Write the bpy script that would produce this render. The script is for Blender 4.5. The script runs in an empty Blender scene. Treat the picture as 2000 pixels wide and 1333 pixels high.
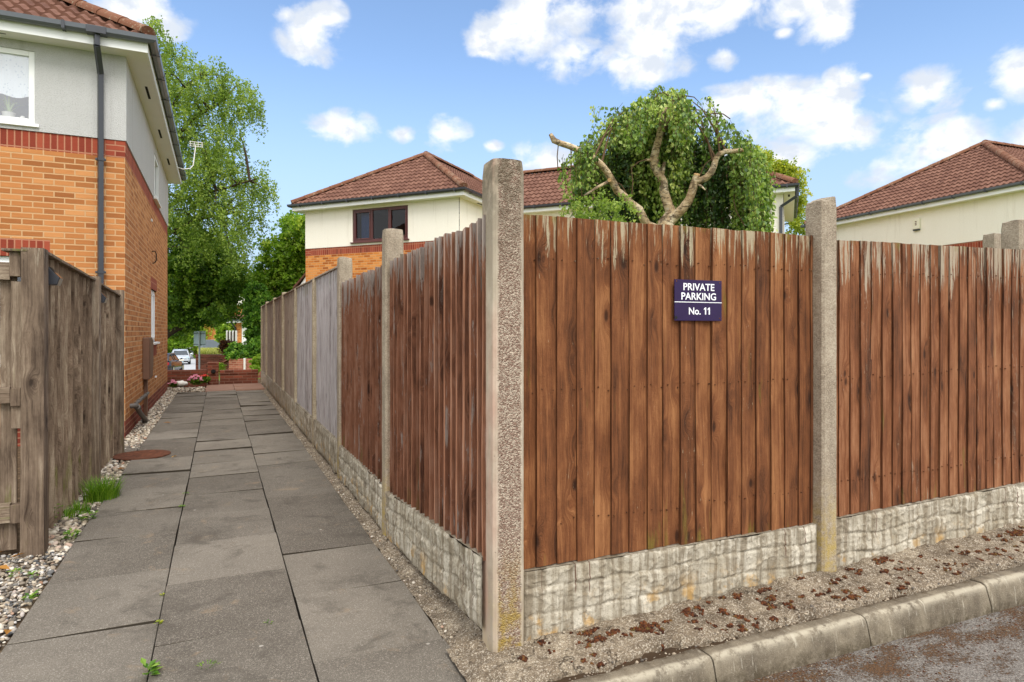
import bpy, math, random
import numpy as np
from mathutils import Vector, Matrix, noise as mnoise

C = bpy.context.scene.collection
scene = bpy.context.scene
rng = random.Random(7)
nrg = np.random.default_rng(11)
F_PX, HZ, EYE = 1250.0, 648.0, 1.42      # focal length in photo pixels, horizon row, eye height


def lin(r, g, b):
    def f(c):
        c /= 255.0
        return c / 12.92 if c <= 0.04045 else ((c + 0.055) / 1.055) ** 2.4
    return (f(r), f(g), f(b), 1.0)


# ---------------------------------------------------------------- camera
cam_d = bpy.data.cameras.new('camera')
cam = bpy.data.objects.new('camera', cam_d)
C.objects.link(cam)
cam.location = (0, 0, EYE)
cam.rotation_euler = (math.radians(90), 0, 0)
cam_d.sensor_width = 36.0
cam_d.lens = 36.0 * F_PX / 2000.0
cam_d.shift_y = -(666.5 - HZ) / 2000.0
cam_d.clip_start = 0.05
cam_d.clip_end = 3000.0
scene.camera = cam

# ---------------------------------------------------------------- light
SUN_EL, SUN_AZ = 52.0, 158.0             # azimuth clockwise from +Y
sun_d = bpy.data.lights.new('sun', 'SUN')
sun_d.energy = 1.5
sun_d.angle = math.radians(28)
sun_d.color = (1.0, 0.965, 0.92)
sun = bpy.data.objects.new('sun', sun_d)
C.objects.link(sun)
_sd = Vector((math.sin(math.radians(SUN_AZ)) * math.cos(math.radians(SUN_EL)),
              math.cos(math.radians(SUN_AZ)) * math.cos(math.radians(SUN_EL)),
              math.sin(math.radians(SUN_EL))))
sun.rotation_euler = (-_sd).to_track_quat('-Z', 'Y').to_euler()
sun.location = _sd * 30
scene.view_settings.view_transform = 'Standard'
scene.view_settings.look = 'None'
scene.view_settings.gamma = 1.0
scene.view_settings.use_curve_mapping = False
scene.view_settings.exposure = 0.88


# ---------------------------------------------------------------- node helper
class NT:
    def __init__(s, tree):
        s.t = tree
        s.t.nodes.clear()

    def n(s, kind, **kw):
        nd = s.t.nodes.new(kind)
        for k, v in kw.items():
            setattr(nd, k, v)
        return nd

    def put(s, sock, val):
        if hasattr(val, 'is_output') or isinstance(val, bpy.types.NodeSocket):
            s.t.links.new(val, sock)
        elif val is not None:
            sock.default_value = val

    def m(s, op, a, b=None, c=None, clamp=False):
        nd = s.n('ShaderNodeMath', operation=op, use_clamp=clamp)
        s.put(nd.inputs[0], a)
        if b is not None: s.put(nd.inputs[1], b)
        if c is not None: s.put(nd.inputs[2], c)
        return nd.outputs[0]

    def vm(s, op, a, b=None):
        nd = s.n('ShaderNodeVectorMath', operation=op)
        s.put(nd.inputs[0], a)
        if b is not None: s.put(nd.inputs[1], b)
        return nd.outputs[0]

    def mapv(s, vec, scale=(1, 1, 1), loc=(0, 0, 0)):
        nd = s.n('ShaderNodeMapping')
        s.put(nd.inputs['Vector'], vec)
        nd.inputs['Scale'].default_value = scale
        nd.inputs['Location'].default_value = loc
        return nd.outputs[0]

    def noise(s, vec, scale=5.0, detail=4.0, rough=0.55, dist=0.0):
        nd = s.n('ShaderNodeTexNoise')
        s.put(nd.inputs['Vector'], vec)
        nd.inputs['Scale'].default_value = scale
        nd.inputs['Detail'].default_value = detail
        nd.inputs['Roughness'].default_value = rough
        nd.inputs['Distortion'].default_value = dist
        return nd.outputs['Fac']

    def voro(s, vec, scale=5.0, feature='F1', out='Distance', rnd=1.0):
        nd = s.n('ShaderNodeTexVoronoi', feature=feature)
        s.put(nd.inputs['Vector'], vec)
        nd.inputs['Scale'].default_value = scale
        nd.inputs['Randomness'].default_value = rnd
        return nd.outputs[out]

    def ramp(s, fac, stops, interp='LINEAR'):
        nd = s.n('ShaderNodeValToRGB')
        s.put(nd.inputs[0], fac)
        cr = nd.color_ramp
        cr.interpolation = interp
        while len(cr.elements) < len(stops): cr.elements.new(0.5)
        for e, (p, c) in zip(cr.elements, stops):
            e.position = p
            e.color = c if not isinstance(c, (int, float)) else (c, c, c, 1)
        return nd.outputs[0]

    def sstep(s, x, lo, hi):
        nd = s.n('ShaderNodeMapRange', interpolation_type='SMOOTHSTEP')
        s.put(nd.inputs['Value'], x)
        nd.inputs['From Min'].default_value = lo
        nd.inputs['From Max'].default_value = hi
        return nd.outputs[0]

    def mix(s, fac, a, b, blend='MIX'):
        nd = s.n('ShaderNodeMix', data_type='RGBA', blend_type=blend)
        s.put(nd.inputs[0], fac)
        s.put(nd.inputs[6], a)
        s.put(nd.inputs[7], b)
        return nd.outputs[2]

    def sep(s, v):
        return s.n_link('ShaderNodeSeparateXYZ', v)

    def n_link(s, kind, v):
        nd = s.n(kind)
        s.put(nd.inputs[0], v)
        return nd.outputs

    def comb(s, x, y, z=0.0):
        nd = s.n('ShaderNodeCombineXYZ')
        s.put(nd.inputs[0], x); s.put(nd.inputs[1], y); s.put(nd.inputs[2], z)
        return nd.outputs[0]

    def attr(s, name):
        return s.n('ShaderNodeAttribute', attribute_name=name).outputs['Fac']

    def uv(s):
        return s.n('ShaderNodeTexCoord').outputs['UV']

    def obj(s):
        return s.n('ShaderNodeTexCoord').outputs['Object']

    def world(s):
        return s.n('ShaderNodeNewGeometry').outputs['Position']

    def bump(s, h, strength=0.5, dist=0.01):
        nd = s.n('ShaderNodeBump')
        nd.inputs['Strength'].default_value = strength
        nd.inputs['Distance'].default_value = dist
        s.put(nd.inputs['Height'], h)
        return nd.outputs[0]

    def out(s, col, rough=0.8, bump=None, metal=0.0, spec=0.4, **kw):
        b = s.n('ShaderNodeBsdfPrincipled')
        s.put(b.inputs['Base Color'], col)
        s.put(b.inputs['Roughness'], rough)
        s.put(b.inputs['Metallic'], metal)
        b.inputs['Specular IOR Level'].default_value = spec
        for k, v in kw.items():
            s.put(b.inputs[k.replace('_', ' ')], v)
        if bump is not None: s.put(b.inputs['Normal'], bump)
        o = s.n('ShaderNodeOutputMaterial')
        s.t.links.new(b.outputs[0], o.inputs[0])
        return b


MATS = {}


def mat(name):
    def deco(fn):
        m = bpy.data.materials.new(name)
        m.use_nodes = True
        fn(NT(m.node_tree))
        MATS[name] = m
        return m
    return deco


# ---------------------------------------------------------------- sky with clouds (all by direction, at infinity); cloud out of view added as fill
def px_dir(px, py):
    u, v = (px - 1000) / F_PX, (HZ - py) / F_PX
    return math.atan2(u, 1.0), math.atan2(v, math.hypot(u, 1.0))


wd = bpy.data.worlds.new('World')
scene.world = wd
wd.use_nodes = True
w = NT(wd.node_tree)
gen = w.n('ShaderNodeTexCoord').outputs['Generated']
sx = w.sep(gen)
az = w.m('ARCTAN2', sx[0], sx[1])
el = w.m('ARCSINE', sx[2])
ae = w.comb(az, el)
sky = w.n('ShaderNodeTexSky', sky_type='NISHITA')
sky.sun_disc = False
sky.sun_elevation = math.radians(SUN_EL)
sky.sun_rotation = math.radians(SUN_AZ)
sky.air_density = 1.0
sky.dust_density = 0.6
sky.ozone_density = 2.0
skyc = sky.outputs[0]
CLOUDS = [
    (1020, 62, 120, 50), (1150, 25, 200, 50), (1280, 35, 170, 70), (1420, 15, 170, 45), (1560, 15, 110, 40),
    (1612, 50, 55, 42), (955, 78, 60, 32), (1140, 112, 90, 46), (1235, 130, 110, 44), (1270, 85, 90, 60),
    (1530, 65, 24, 12), (1415, 113, 30, 26), (1470, 205, 140, 46), (1560, 235, 140, 66), (1630, 262, 100, 52),
    (1545, 305, 90, 46), (1650, 156, 42, 28), (1825, 168, 70, 50), (1992, 145, 55, 55), (1940, 205, 24, 18),
    (1840, 290, 120, 66), (1770, 325, 110, 44), (1872, 255, 50, 36), (1070, 315, 80, 40), (605, 58, 64, 66),
    (632, 30, 46, 36), (270, 15, 90, 46), (322, 48, 44, 28), (672, 250, 72, 34), (868, 264, 54, 36),
    (785, 262, 30, 18), (962, 286, 24, 12), (1690, 150, 20, 10), (560, 30, 30, 20), (1400, 330, 120, 40),
    (2120, 260, 140, 60), (2300, 90, 220, 80), (-200, 120, 200, 90), (-500, 300, 260, 80), (600, -260, 400, 90),
    (1500, -300, 420, 110), (2700, 300, 300, 90)]
tot = None
for (cx, cy, rx, ry) in CLOUDS:
    a0, e0 = px_dir(cx, cy)
    sxr = rx * 1.25 / F_PX * math.cos(a0)
    syr = ry * 1.22 / F_PX * math.cos(a0)
    mp = w.mapv(ae, (1 / sxr, 1 / syr, 1), (-a0 / sxr, -e0 / syr, 0))
    gr = w.n('ShaderNodeTexGradient', gradient_type='SPHERICAL')
    w.put(gr.inputs[0], mp)
    g = gr.outputs['Fac']
    tot = g if tot is None else w.m('MAXIMUM', tot, g)
side = w.sstep(w.m('ABSOLUTE', az), 0.9, 1.25)
high = w.sstep(el, 0.72, 0.95)
nv = w.mapv(ae, (1.0, 1.35, 1))
wide = w.noise(nv, 2.2, 3, 0.5)
tot = w.m('MAXIMUM', tot, w.m('MULTIPLY', w.m('MAXIMUM', side, high), w.sstep(wide, 0.22, 0.45)))  # unseen cloud cover at the sides and overhead, added as fill light
fb = w.noise(nv, 12.0, 12, 0.58, 0.2)
fb2 = w.noise(nv, 5.0, 5, 0.55)
dens = w.m('ADD', w.m('MULTIPLY', tot, 1.0), w.m('MULTIPLY', w.m('SUBTRACT', fb, 0.5), 3.1))
dens = w.m('ADD', dens, w.m('MULTIPLY', w.m('SUBTRACT', fb2, 0.5), 0.35))
cm = w.m('POWER', w.sstep(dens, 0.10, 0.86), 0.9)
cm = w.m('MULTIPLY', cm, w.sstep(tot, 0.0, 0.22))
low = w.noise(w.mapv(ae, (1.0, 1.35, 1), (0.0, 0.028, 0)), 12.0, 12, 0.58, 0.2)
ccol = w.mix(w.sstep(w.m('SUBTRACT', low, fb), -0.12, 0.07), (4.3, 4.65, 5.2, 1), (6.3, 6.3, 6.3, 1))
ccol = w.mix(w.m('MAXIMUM', side, high), ccol, (9.0, 9.1, 9.3, 1))  # that unseen cloud is made brighter to lift the ambient light
hs = w.n('ShaderNodeHueSaturation')
hs.inputs['Saturation'].default_value = 1.02
hs.inputs['Value'].default_value = 1.36
w.put(hs.inputs['Color'], skyc)
skyb = w.mix(w.sstep(el, 0.42, 0.0), hs.outputs[0], (2.95, 3.85, 5.25, 1))
allc = w.mix(cm, skyb, ccol)
bg = w.n('ShaderNodeBackground')
bg.inputs['Strength'].default_value = 0.1
w.put(bg.inputs['Color'], allc)
wo = w.n('ShaderNodeOutputWorld')
w.t.links.new(bg.outputs[0], wo.inputs[0])


# ---------------------------------------------------------------- frames
class Frame:
    """right-handed ground frame: origin, rotation about z"""
    def __init__(s, ox, oy, rot, z=0.0):
        s.o = (ox, oy); s.r = rot; s.z = z
        s.c, s.s = math.cos(rot), math.sin(rot)

    def w(s, x, y, z=0.0):
        return Vector((s.o[0] + x * s.c - y * s.s, s.o[1] + x * s.s + y * s.c, s.z + z))

    def l(s, X, Y):
        dx, dy = X - s.o[0], Y - s.o[1]
        return dx * s.c + dy * s.s, -dx * s.s + dy * s.c


PATH = Frame(0, 0, math.atan2(572, 1250))               # x across the path, y along it
FRONT = Frame(-0.078, 2.73, math.atan2(0.394, 0.919))   # x along the front fence from the corner post's arris, y behind it


def at(px, py, d):
    """photo pixel at a depth -> world point"""
    return Vector(((px - 1000) / F_PX * d, d, EYE + (HZ - py) / F_PX * d))


def on_plane(px, py, fr, y):
    """photo pixel on the vertical plane y = const of a frame -> local (x, z)"""
    u, v = (px - 1000) / F_PX, (HZ - py) / F_PX
    # local y of (u*d, d) = y
    k = -u * fr.s + fr.c
    c0 = -(-fr.o[0]) * fr.s + (-fr.o[1]) * fr.c
    d = (y - c0) / k
    lx, _ = fr.l(u * d, d)
    return lx, EYE + v * d


# ---------------------------------------------------------------- mesh builder
class MB:
    def __init__(s):
        s.v = []; s.f = []; s.r = []; s.uvs = []; s.sm = []

    def add(s, verts, faces, r=0.0, uvs=None, smooth=False):
        b = len(s.v)
        s.v.extend(verts)
        for i, f in enumerate(faces):
            s.f.append([b + k for k in f])
            s.r.append(r)
            s.uvs.append(uvs[i] if uvs else None)
            s.sm.append(smooth)
        return b

    def quad(s, a, b, c, d, r=0.0, uv=None, smooth=False):
        s.add([a, b, c, d], [(0, 1, 2, 3)], r, [uv] if uv else None, smooth)

    def box(s, x0, x1, y0, y1, z0, z1, r=0.0, M=None):
        v = [(x0, y0, z0), (x1, y0, z0), (x1, y1, z0), (x0, y1, z0), (x0, y0, z1), (x1, y0, z1), (x1, y1, z1), (x0, y1, z1)]
        if M is not None: v = [tuple(M @ Vector(p)) for p in v]
        s.add(v, [(3, 2, 1, 0), (4, 5, 6, 7), (0, 1, 5, 4), (1, 2, 6, 5), (2, 3, 7, 6), (3, 0, 4, 7)], r)
        return s

    def tube(s, pts, radii, n=8, r=0.0, smooth=True, cap=True):
        pts = [Vector(p) for p in pts]
        if not hasattr(radii, '__len__'): radii = [radii] * len(pts)
        rings = []
        up = Vector((0.13, 0.31, 0.94))
        prev = None
        for i, p in enumerate(pts):
            t = (pts[min(i + 1, len(pts) - 1)] - pts[max(i - 1, 0)]).normalized()
            if prev is None:
                a = t.cross(up)
                if a.length < 0.1: a = t.cross(Vector((1, 0, 0)))
            else:
                a = prev - t * prev.dot(t)
            a.normalize()
            prev = a
            b = t.cross(a)
            rings.append([tuple(p + (a * math.cos(2 * math.pi * k / n) + b * math.sin(2 * math.pi * k / n)) * radii[i]) for k in range(n)])
        vs = [q for ring in rings for q in ring]
        fs = []
        for i in range(len(pts) - 1):
            for k in range(n):
                fs.append((i * n + k, i * n + (k + 1) % n, (i + 1) * n + (k + 1) % n, (i + 1) * n + k))
        s.add(vs, fs, r, None, smooth)
        if cap:
            b0 = len(s.v)
            s.add(rings[0], [tuple(range(n))[::-1]], r)
            s.add(rings[-1], [tuple(range(n))], r)
        return s

    def build(s, name, m, parent=None, loc=(0, 0, 0), rot=0.0, bevel=0.0, seg=2, kind=None):
        me = bpy.data.meshes.new(name)
        me.from_pydata([tuple(p) for p in s.v], [], s.f)
        me.update()
        uvl = me.uv_layers.new(name='UVMap')
        flat = np.zeros(len(me.loops) * 2, dtype=np.float32)
        i = 0
        V = s.v
        for f, uv in zip(s.f, s.uvs):
            if uv is None:
                a, b, c = Vector(V[f[0]]), Vector(V[f[1]]), Vector(V[f[-1]])
                nn = (b - a).cross(c - a)
                if nn.length > 1e-12: nn.normalize()
                if abs(nn.z) > 0.75:
                    for k in f:
                        flat[i] = V[k][0]; flat[i + 1] = V[k][1]; i += 2
                else:
                    t = Vector((-nn.y, nn.x, 0))
                    if t.length < 1e-6: t = Vector((1, 0, 0))
                    t.normalize()
                    if t.x < -0.7071 or (abs(t.x) <= 0.7071 and t.y < 0): t = -t
                    for k in f:
                        flat[i] = V[k][0] * t.x + V[k][1] * t.y; flat[i + 1] = V[k][2]; i += 2
            else:
                for (a, b) in uv:
                    flat[i] = a; flat[i + 1] = b; i += 2
        uvl.data.foreach_set('uv', flat)
        at_ = me.attributes.new('rnd', 'FLOAT', 'FACE')
        at_.data.foreach_set('value', np.array(s.r, dtype=np.float32))
        me.polygons.foreach_set('use_smooth', np.array(s.sm, dtype=bool))
        me.materials.append(m if not isinstance(m, str) else MATS[m])
        o = bpy.data.objects.new(name, me)
        C.objects.link(o)
        if parent is not None: o.parent = parent
        o.location = loc
        o.rotation_euler = (0, 0, rot)
        if bevel:
            bv = o.modifiers.new('bevel', 'BEVEL')
            bv.width = bevel; bv.segments = seg; bv.limit_method = 'ANGLE'; bv.angle_limit = math.radians(50)
        if kind: o['kind'] = kind
        return o


def np_mesh(name, verts, faces, rnd, m, parent=None, loc=(0, 0, 0), rot=0.0, smooth=False, kind=None):
    """verts (N,3), faces (M,k) arrays, rnd (M,)"""
    me = bpy.data.meshes.new(name)
    k = faces.shape[1]
    me.vertices.add(len(verts))
    me.vertices.foreach_set('co', verts.astype(np.float32).ravel())
    me.loops.add(faces.size)
    me.loops.foreach_set('vertex_index', faces.astype(np.int32).ravel())
    me.polygons.add(len(faces))
    me.polygons.foreach_set('loop_start', np.arange(0, faces.size, k, dtype=np.int32))
    me.polygons.foreach_set('loop_total', np.full(len(faces), k, dtype=np.int32))
    me.update(calc_edges=True)
    me.validate()
    a = me.attributes.new('rnd', 'FLOAT', 'FACE')
    a.data.foreach_set('value', rnd.astype(np.float32))
    me.polygons.foreach_set('use_smooth', np.full(len(faces), smooth, dtype=bool))
    me.materials.append(MATS[m])
    o = bpy.data.objects.new(name, me)
    C.objects.link(o)
    if parent is not None: o.parent = parent
    o.location = loc
    o.rotation_euler = (0, 0, rot)
    if kind: o['kind'] = kind
    return o


def tag(o, label, cat, group=None):
    o['label'] = label
    o['category'] = cat
    if group: o['group'] = group
    return o


def thing(name, label, cat, loc=(0, 0, 0), rot=0.0, group=None):
    o = bpy.data.objects.new(name, None)
    o.empty_display_size = 0.2
    C.objects.link(o)
    o.location = loc
    o.rotation_euler = (0, 0, rot)
    return tag(o, label, cat, group)


def fbm(x, y, z=0.0, s=1.0, o=4):
    return mnoise.fractal(Vector((x * s, y * s, z * s)), 1.0, 2.0, o)
# ================================================================ materials
def plain(name, col, rough=0.6, metal=0.0, spec=0.4, bump=0.0, bscale=60, vary=0.12):
    @mat(name)
    def _(t):
        n = t.noise(t.obj(), bscale * 0.12, 5, 0.6)
        n2 = t.noise(t.obj(), bscale, 4, 0.6)
        c = t.mix(t.m('MULTIPLY', n, 1.0), tuple(x * (1 - vary) for x in col[:3]) + (1,), tuple(min(1, x * (1 + vary)) for x in col[:3]) + (1,))
        t.out(c, rough, t.bump(n2, bump, 0.004) if bump else None, metal, spec)


def brick_mat(name, cols, mortar, bw=0.225, bh=0.075, off=0.5, vary=1.0, msz=0.009):
    @mat(name)
    def _(t):
        uv = t.uv()
        wob = t.noise(uv, 14, 2, 0.5)
        uvw = t.vm('ADD', uv, t.comb(t.m('MULTIPLY', t.m('SUBTRACT', wob, 0.5), 0.004), t.m('MULTIPLY', t.m('SUBTRACT', wob, 0.5), 0.006)))
        b = t.n('ShaderNodeTexBrick')
        b.offset = off
        b.inputs['Scale'].default_value = 1.0
        b.inputs['Brick Width'].default_value = bw
        b.inputs['Row Height'].default_value = bh
        b.inputs['Mortar Size'].default_value = msz
        b.inputs['Mortar Smooth'].default_value = 0.25
        b.inputs['Bias'].default_value = 0.0
        b.inputs['Color1'].default_value = (0, 0, 0, 1)
        b.inputs['Color2'].default_value = (1, 1, 1, 1)
        b.inputs['Mortar'].default_value = (0.5, 0.5, 0.5, 1)
        t.put(b.inputs['Vector'], uvw)
        k = t.n_link('ShaderNodeSeparateColor', b.outputs['Color'])[0]
        rag = t.noise(t.mapv(uv, (6, 70, 1)), 1.0, 4, 0.65)
        blot = t.noise(uv, 1.3, 4, 0.6)
        k2 = t.m('ADD', k, t.m('MULTIPLY', t.m('SUBTRACT', rag, 0.5), 0.55))
        k2 = t.m('ADD', k2, t.m('MULTIPLY', t.m('SUBTRACT', blot, 0.5), 0.35))
        st = [(i / (len(cols) - 1), c) for i, c in enumerate(cols)]
        col = t.ramp(k2, st)
        col = t.mix(b.outputs['Fac'], col, mortar)
        fine = t.noise(uv, 160, 4, 0.7)
        h = t.m('ADD', t.m('MULTIPLY', b.outputs['Fac'], -1.0), t.m('MULTIPLY', rag, 0.5))
        h = t.m('ADD', h, t.m('MULTIPLY', fine, 0.35))
        t.out(col, 0.9, t.bump(h, 0.6, 0.006), 0, 0.25)


brick_mat('brick_ochre', [lin(150, 92, 50), lin(172, 110, 62), lin(184, 121, 70), lin(198, 138, 86)], lin(194, 154, 112))
brick_mat('brick_ochre_far', [lin(150, 80, 32), lin(188, 110, 48), lin(205, 130, 62), lin(214, 144, 80)], lin(196, 152, 106))
brick_mat('brick_red_soldier', [lin(120, 50, 36), lin(142, 62, 44), lin(156, 76, 54)], lin(172, 118, 92), 0.075, 0.235, 0.0)
brick_mat('brick_red', [lin(116, 50, 36), lin(140, 62, 44), lin(156, 76, 54)], lin(170, 118, 92))
brick_mat('brick_plinth', [lin(100, 44, 32), lin(128, 58, 42), lin(142, 70, 50)], lin(150, 108, 84))
brick_mat('brick_brown', [lin(92, 50, 36), lin(122, 66, 48), lin(146, 82, 62)], lin(128, 92, 74))
brick_mat('brick_pink', [lin(140, 78, 60), lin(164, 96, 76), lin(182, 118, 96)], lin(178, 138, 116))


def render_mat(name, c0, c1, sc, bs):
    @mat(name)
    def _(t):
        o = t.obj()
        n = t.noise(o, 1.6, 5, 0.6)
        d = t.noise(t.mapv(o, (8, 8, 0.7)), 1.0, 4, 0.6)
        col = t.mix(t.m('MULTIPLY', t.m('ADD', n, d), 0.5), c0, c1)
        dr = t.noise(t.mapv(o, (5, 5, 0.35)), 1.0, 5, 0.7)
        col = t.mix(t.m('MULTIPLY', t.sstep(dr, 0.54, 0.74), 0.35), col, (c0[0] * .6, c0[1] * .57, c0[2] * .5, 1))
        g = t.noise(t.mapv(t.uv(), (1.0, 1.6, 1)), sc, 3, 0.6)
        col = t.mix(t.sstep(g, 0.36, 0.5), t.mix(0.5, col, (c0[0] * 0.75, c0[1] * 0.75, c0[2] * 0.75, 1)), col)
        t.out(col, 0.92, t.bump(g, bs, 0.012), 0, 0.2)


render_mat('render_grey', lin(182, 181, 178), lin(198, 197, 195), 62, 0.9)
render_mat('render_cream', lin(240, 232, 216), lin(247, 242, 230), 60, 0.3)
plain('white_plastic', lin(238, 238, 236), 0.35, 0, 0.5, 0, 30, 0.03)
plain('dull_white', lin(232, 229, 224), 0.5, 0, 0.4, 0, 20, 0.07)
plain('black_plastic', lin(54, 56, 62), 0.38, 0, 0.5, 0, 40, 0.15)
plain('grey_plastic', lin(96, 90, 84), 0.5, 0, 0.4, 0.15, 60, 0.25)
plain('brown_plastic', lin(112, 82, 64), 0.5, 0, 0.4, 0.15, 40, 0.18)
plain('dark_slot', lin(30, 28, 26), 0.9)
plain('brown_frame', lin(84, 38, 34), 0.4, 0, 0.5, 0, 40, 0.15)
plain('galv_metal', lin(170, 178, 184), 0.5, 0.3, 0.5, 0, 30, 0.08)
plain('sign_back', lin(176, 196, 204), 0.5, 0.1, 0.5, 0, 30, 0.06)
plain('silver', lin(190, 188, 182), 0.3, 0.7, 0.5)
plain('white_stone', lin(226, 222, 212), 0.8, 0, 0.3, 0.4, 90, 0.1)
plain('white_paint', lin(240, 240, 242), 0.5)
plain('petal_pink', lin(236, 150, 170), 0.7, vary=0.3)
plain('petal_red', lin(206, 60, 46), 0.7, vary=0.25)
plain('interior', lin(176, 182, 196), 0.9)
plain('gutter_sky_sheen', lin(92, 96, 102), 0.35, 0, 0.5, 0, 40, 0.12)  # black gutter plastic, greyed to paint in the reflected sky
plain('interior_dark', lin(52, 48, 46), 0.95)
plain('plant_pale', lin(170, 190, 130), 0.6, vary=0.25)
plain('blue_grey_wall', lin(122, 128, 140), 0.85, 0, 0.3, 0.3, 20, 0.15)
plain('car_silver', lin(206, 212, 218), 0.25, 0.35, 0.6, 0, 20, 0.03)
plain('car_dark', lin(42, 34, 40), 0.2, 0.2, 0.6, 0, 20, 0.1)
plain('soil_dark', lin(66, 52, 38), 0.95, 0, 0.15, 0.8, 60, 0.4)
plain('tyre', lin(32, 32, 32), 0.9)
plain('lamp_red', lin(150, 22, 30), 0.25)
plain('car_glass', lin(44, 54, 62), 0.08, 0, 0.8)
plain('bell_cream', lin(236, 230, 208), 0.5)
plain('blue_curtain', lin(70, 100, 150), 0.9)


@mat('glass')
def _(t):
    lw = t.n('ShaderNodeFresnel'); lw.inputs['IOR'].default_value = 1.5
    tr = t.n('ShaderNodeBsdfTransparent'); tr.inputs[0].default_value = (0.86, 0.9, 0.9, 1)
    gl = t.n('ShaderNodeBsdfGlossy'); gl.inputs['Roughness'].default_value = 0.02
    mx = t.n('ShaderNodeMixShader')
    t.put(mx.inputs[0], t.m('ADD', lw.outputs[0], 0.10))
    t.t.links.new(tr.outputs[0], mx.inputs[1]); t.t.links.new(gl.outputs[0], mx.inputs[2])
    o = t.n('ShaderNodeOutputMaterial'); t.t.links.new(mx.outputs[0], o.inputs[0])


@mat('glass_bright')
def _(t):
    tr = t.n('ShaderNodeBsdfTransparent'); tr.inputs[0].default_value = (0.9, 0.93, 0.95, 1)
    gl = t.n('ShaderNodeBsdfGlossy'); gl.inputs['Roughness'].default_value = 0.03
    mx = t.n('ShaderNodeMixShader')
    mx.inputs[0].default_value = 0.3
    t.t.links.new(tr.outputs[0], mx.inputs[1]); t.t.links.new(gl.outputs[0], mx.inputs[2])
    o = t.n('ShaderNodeOutputMaterial'); t.t.links.new(mx.outputs[0], o.inputs[0])


@mat('glass_dark')
def _(t):
    lw = t.n('ShaderNodeFresnel'); lw.inputs['IOR'].default_value = 1.45
    tr = t.n('ShaderNodeBsdfTransparent'); tr.inputs[0].default_value = (0.7, 0.75, 0.78, 1)
    gl = t.n('ShaderNodeBsdfGlossy'); gl.inputs['Roughness'].default_value = 0.02
    mx = t.n('ShaderNodeMixShader')
    t.put(mx.inputs[0], lw.outputs[0])
    t.t.links.new(tr.outputs[0], mx.inputs[1]); t.t.links.new(gl.outputs[0], mx.inputs[2])
    o = t.n('ShaderNodeOutputMaterial'); t.t.links.new(mx.outputs[0], o.inputs[0])


@mat('lace')
def _(t):
    uv = t.uv()
    fl = t.sstep(t.voro(t.mapv(uv, (1, 1, 1)), 26, 'F1'), 0.22, 0.3)
    c = t.mix(fl, lin(214, 218, 228), lin(240, 241, 245))
    d = t.n('ShaderNodeBsdfDiffuse'); t.put(d.inputs[0], c)
    tl = t.n('ShaderNodeBsdfTranslucent'); t.put(tl.inputs[0], c)
    mx = t.n('ShaderNodeMixShader'); mx.inputs[0].default_value = 0.08
    t.t.links.new(d.outputs[0], mx.inputs[1]); t.t.links.new(tl.outputs[0], mx.inputs[2])
    o = t.n('ShaderNodeOutputMaterial'); t.t.links.new(mx.outputs[0], o.inputs[0])


def tile_mat(name, cols, lichen=0.35):
    @mat(name)
    def _(t):
        o = t.obj(); r = t.attr('rnd')
        n = t.noise(o, 3.0, 5, 0.65); f = t.noise(o, 60, 4, 0.7)
        k = t.m('ADD', t.m('MULTIPLY', r, 0.45), t.m('MULTIPLY', n, 0.55))
        k = t.m('ADD', k, t.m('MULTIPLY', t.m('SUBTRACT', f, 0.5), 0.3))
        c = t.ramp(k, [(i / (len(cols) - 1), q) for i, q in enumerate(cols)])
        l1 = t.sstep(t.m('ADD', t.noise(o, 26, 5, 0.7), t.m('MULTIPLY', t.m('SUBTRACT', n, 0.5), 0.5)), 0.74 - lichen * 0.3, 0.8 - lichen * 0.3)
        c = t.mix(t.m('MULTIPLY', l1, 0.7), c, lin(152, 138, 116))
        l2 = t.sstep(t.noise(o, 8, 5, 0.7), 0.70 - lichen * 0.1, 0.76 - lichen * 0.1)
        c = t.mix(t.m('MULTIPLY', l2, 0.6), c, lin(92, 62, 40))
        t.out(c, 0.9, t.bump(f, 0.4, 0.006), 0, 0.2)


tile_mat('roof_tile', [lin(84, 57, 47), lin(106, 73, 60), lin(122, 87, 72), lin(140, 104, 88)], 0.10)
tile_mat('ridge_tile', [lin(98, 62, 46), lin(118, 78, 58), lin(136, 98, 76)], 0.6)


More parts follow.
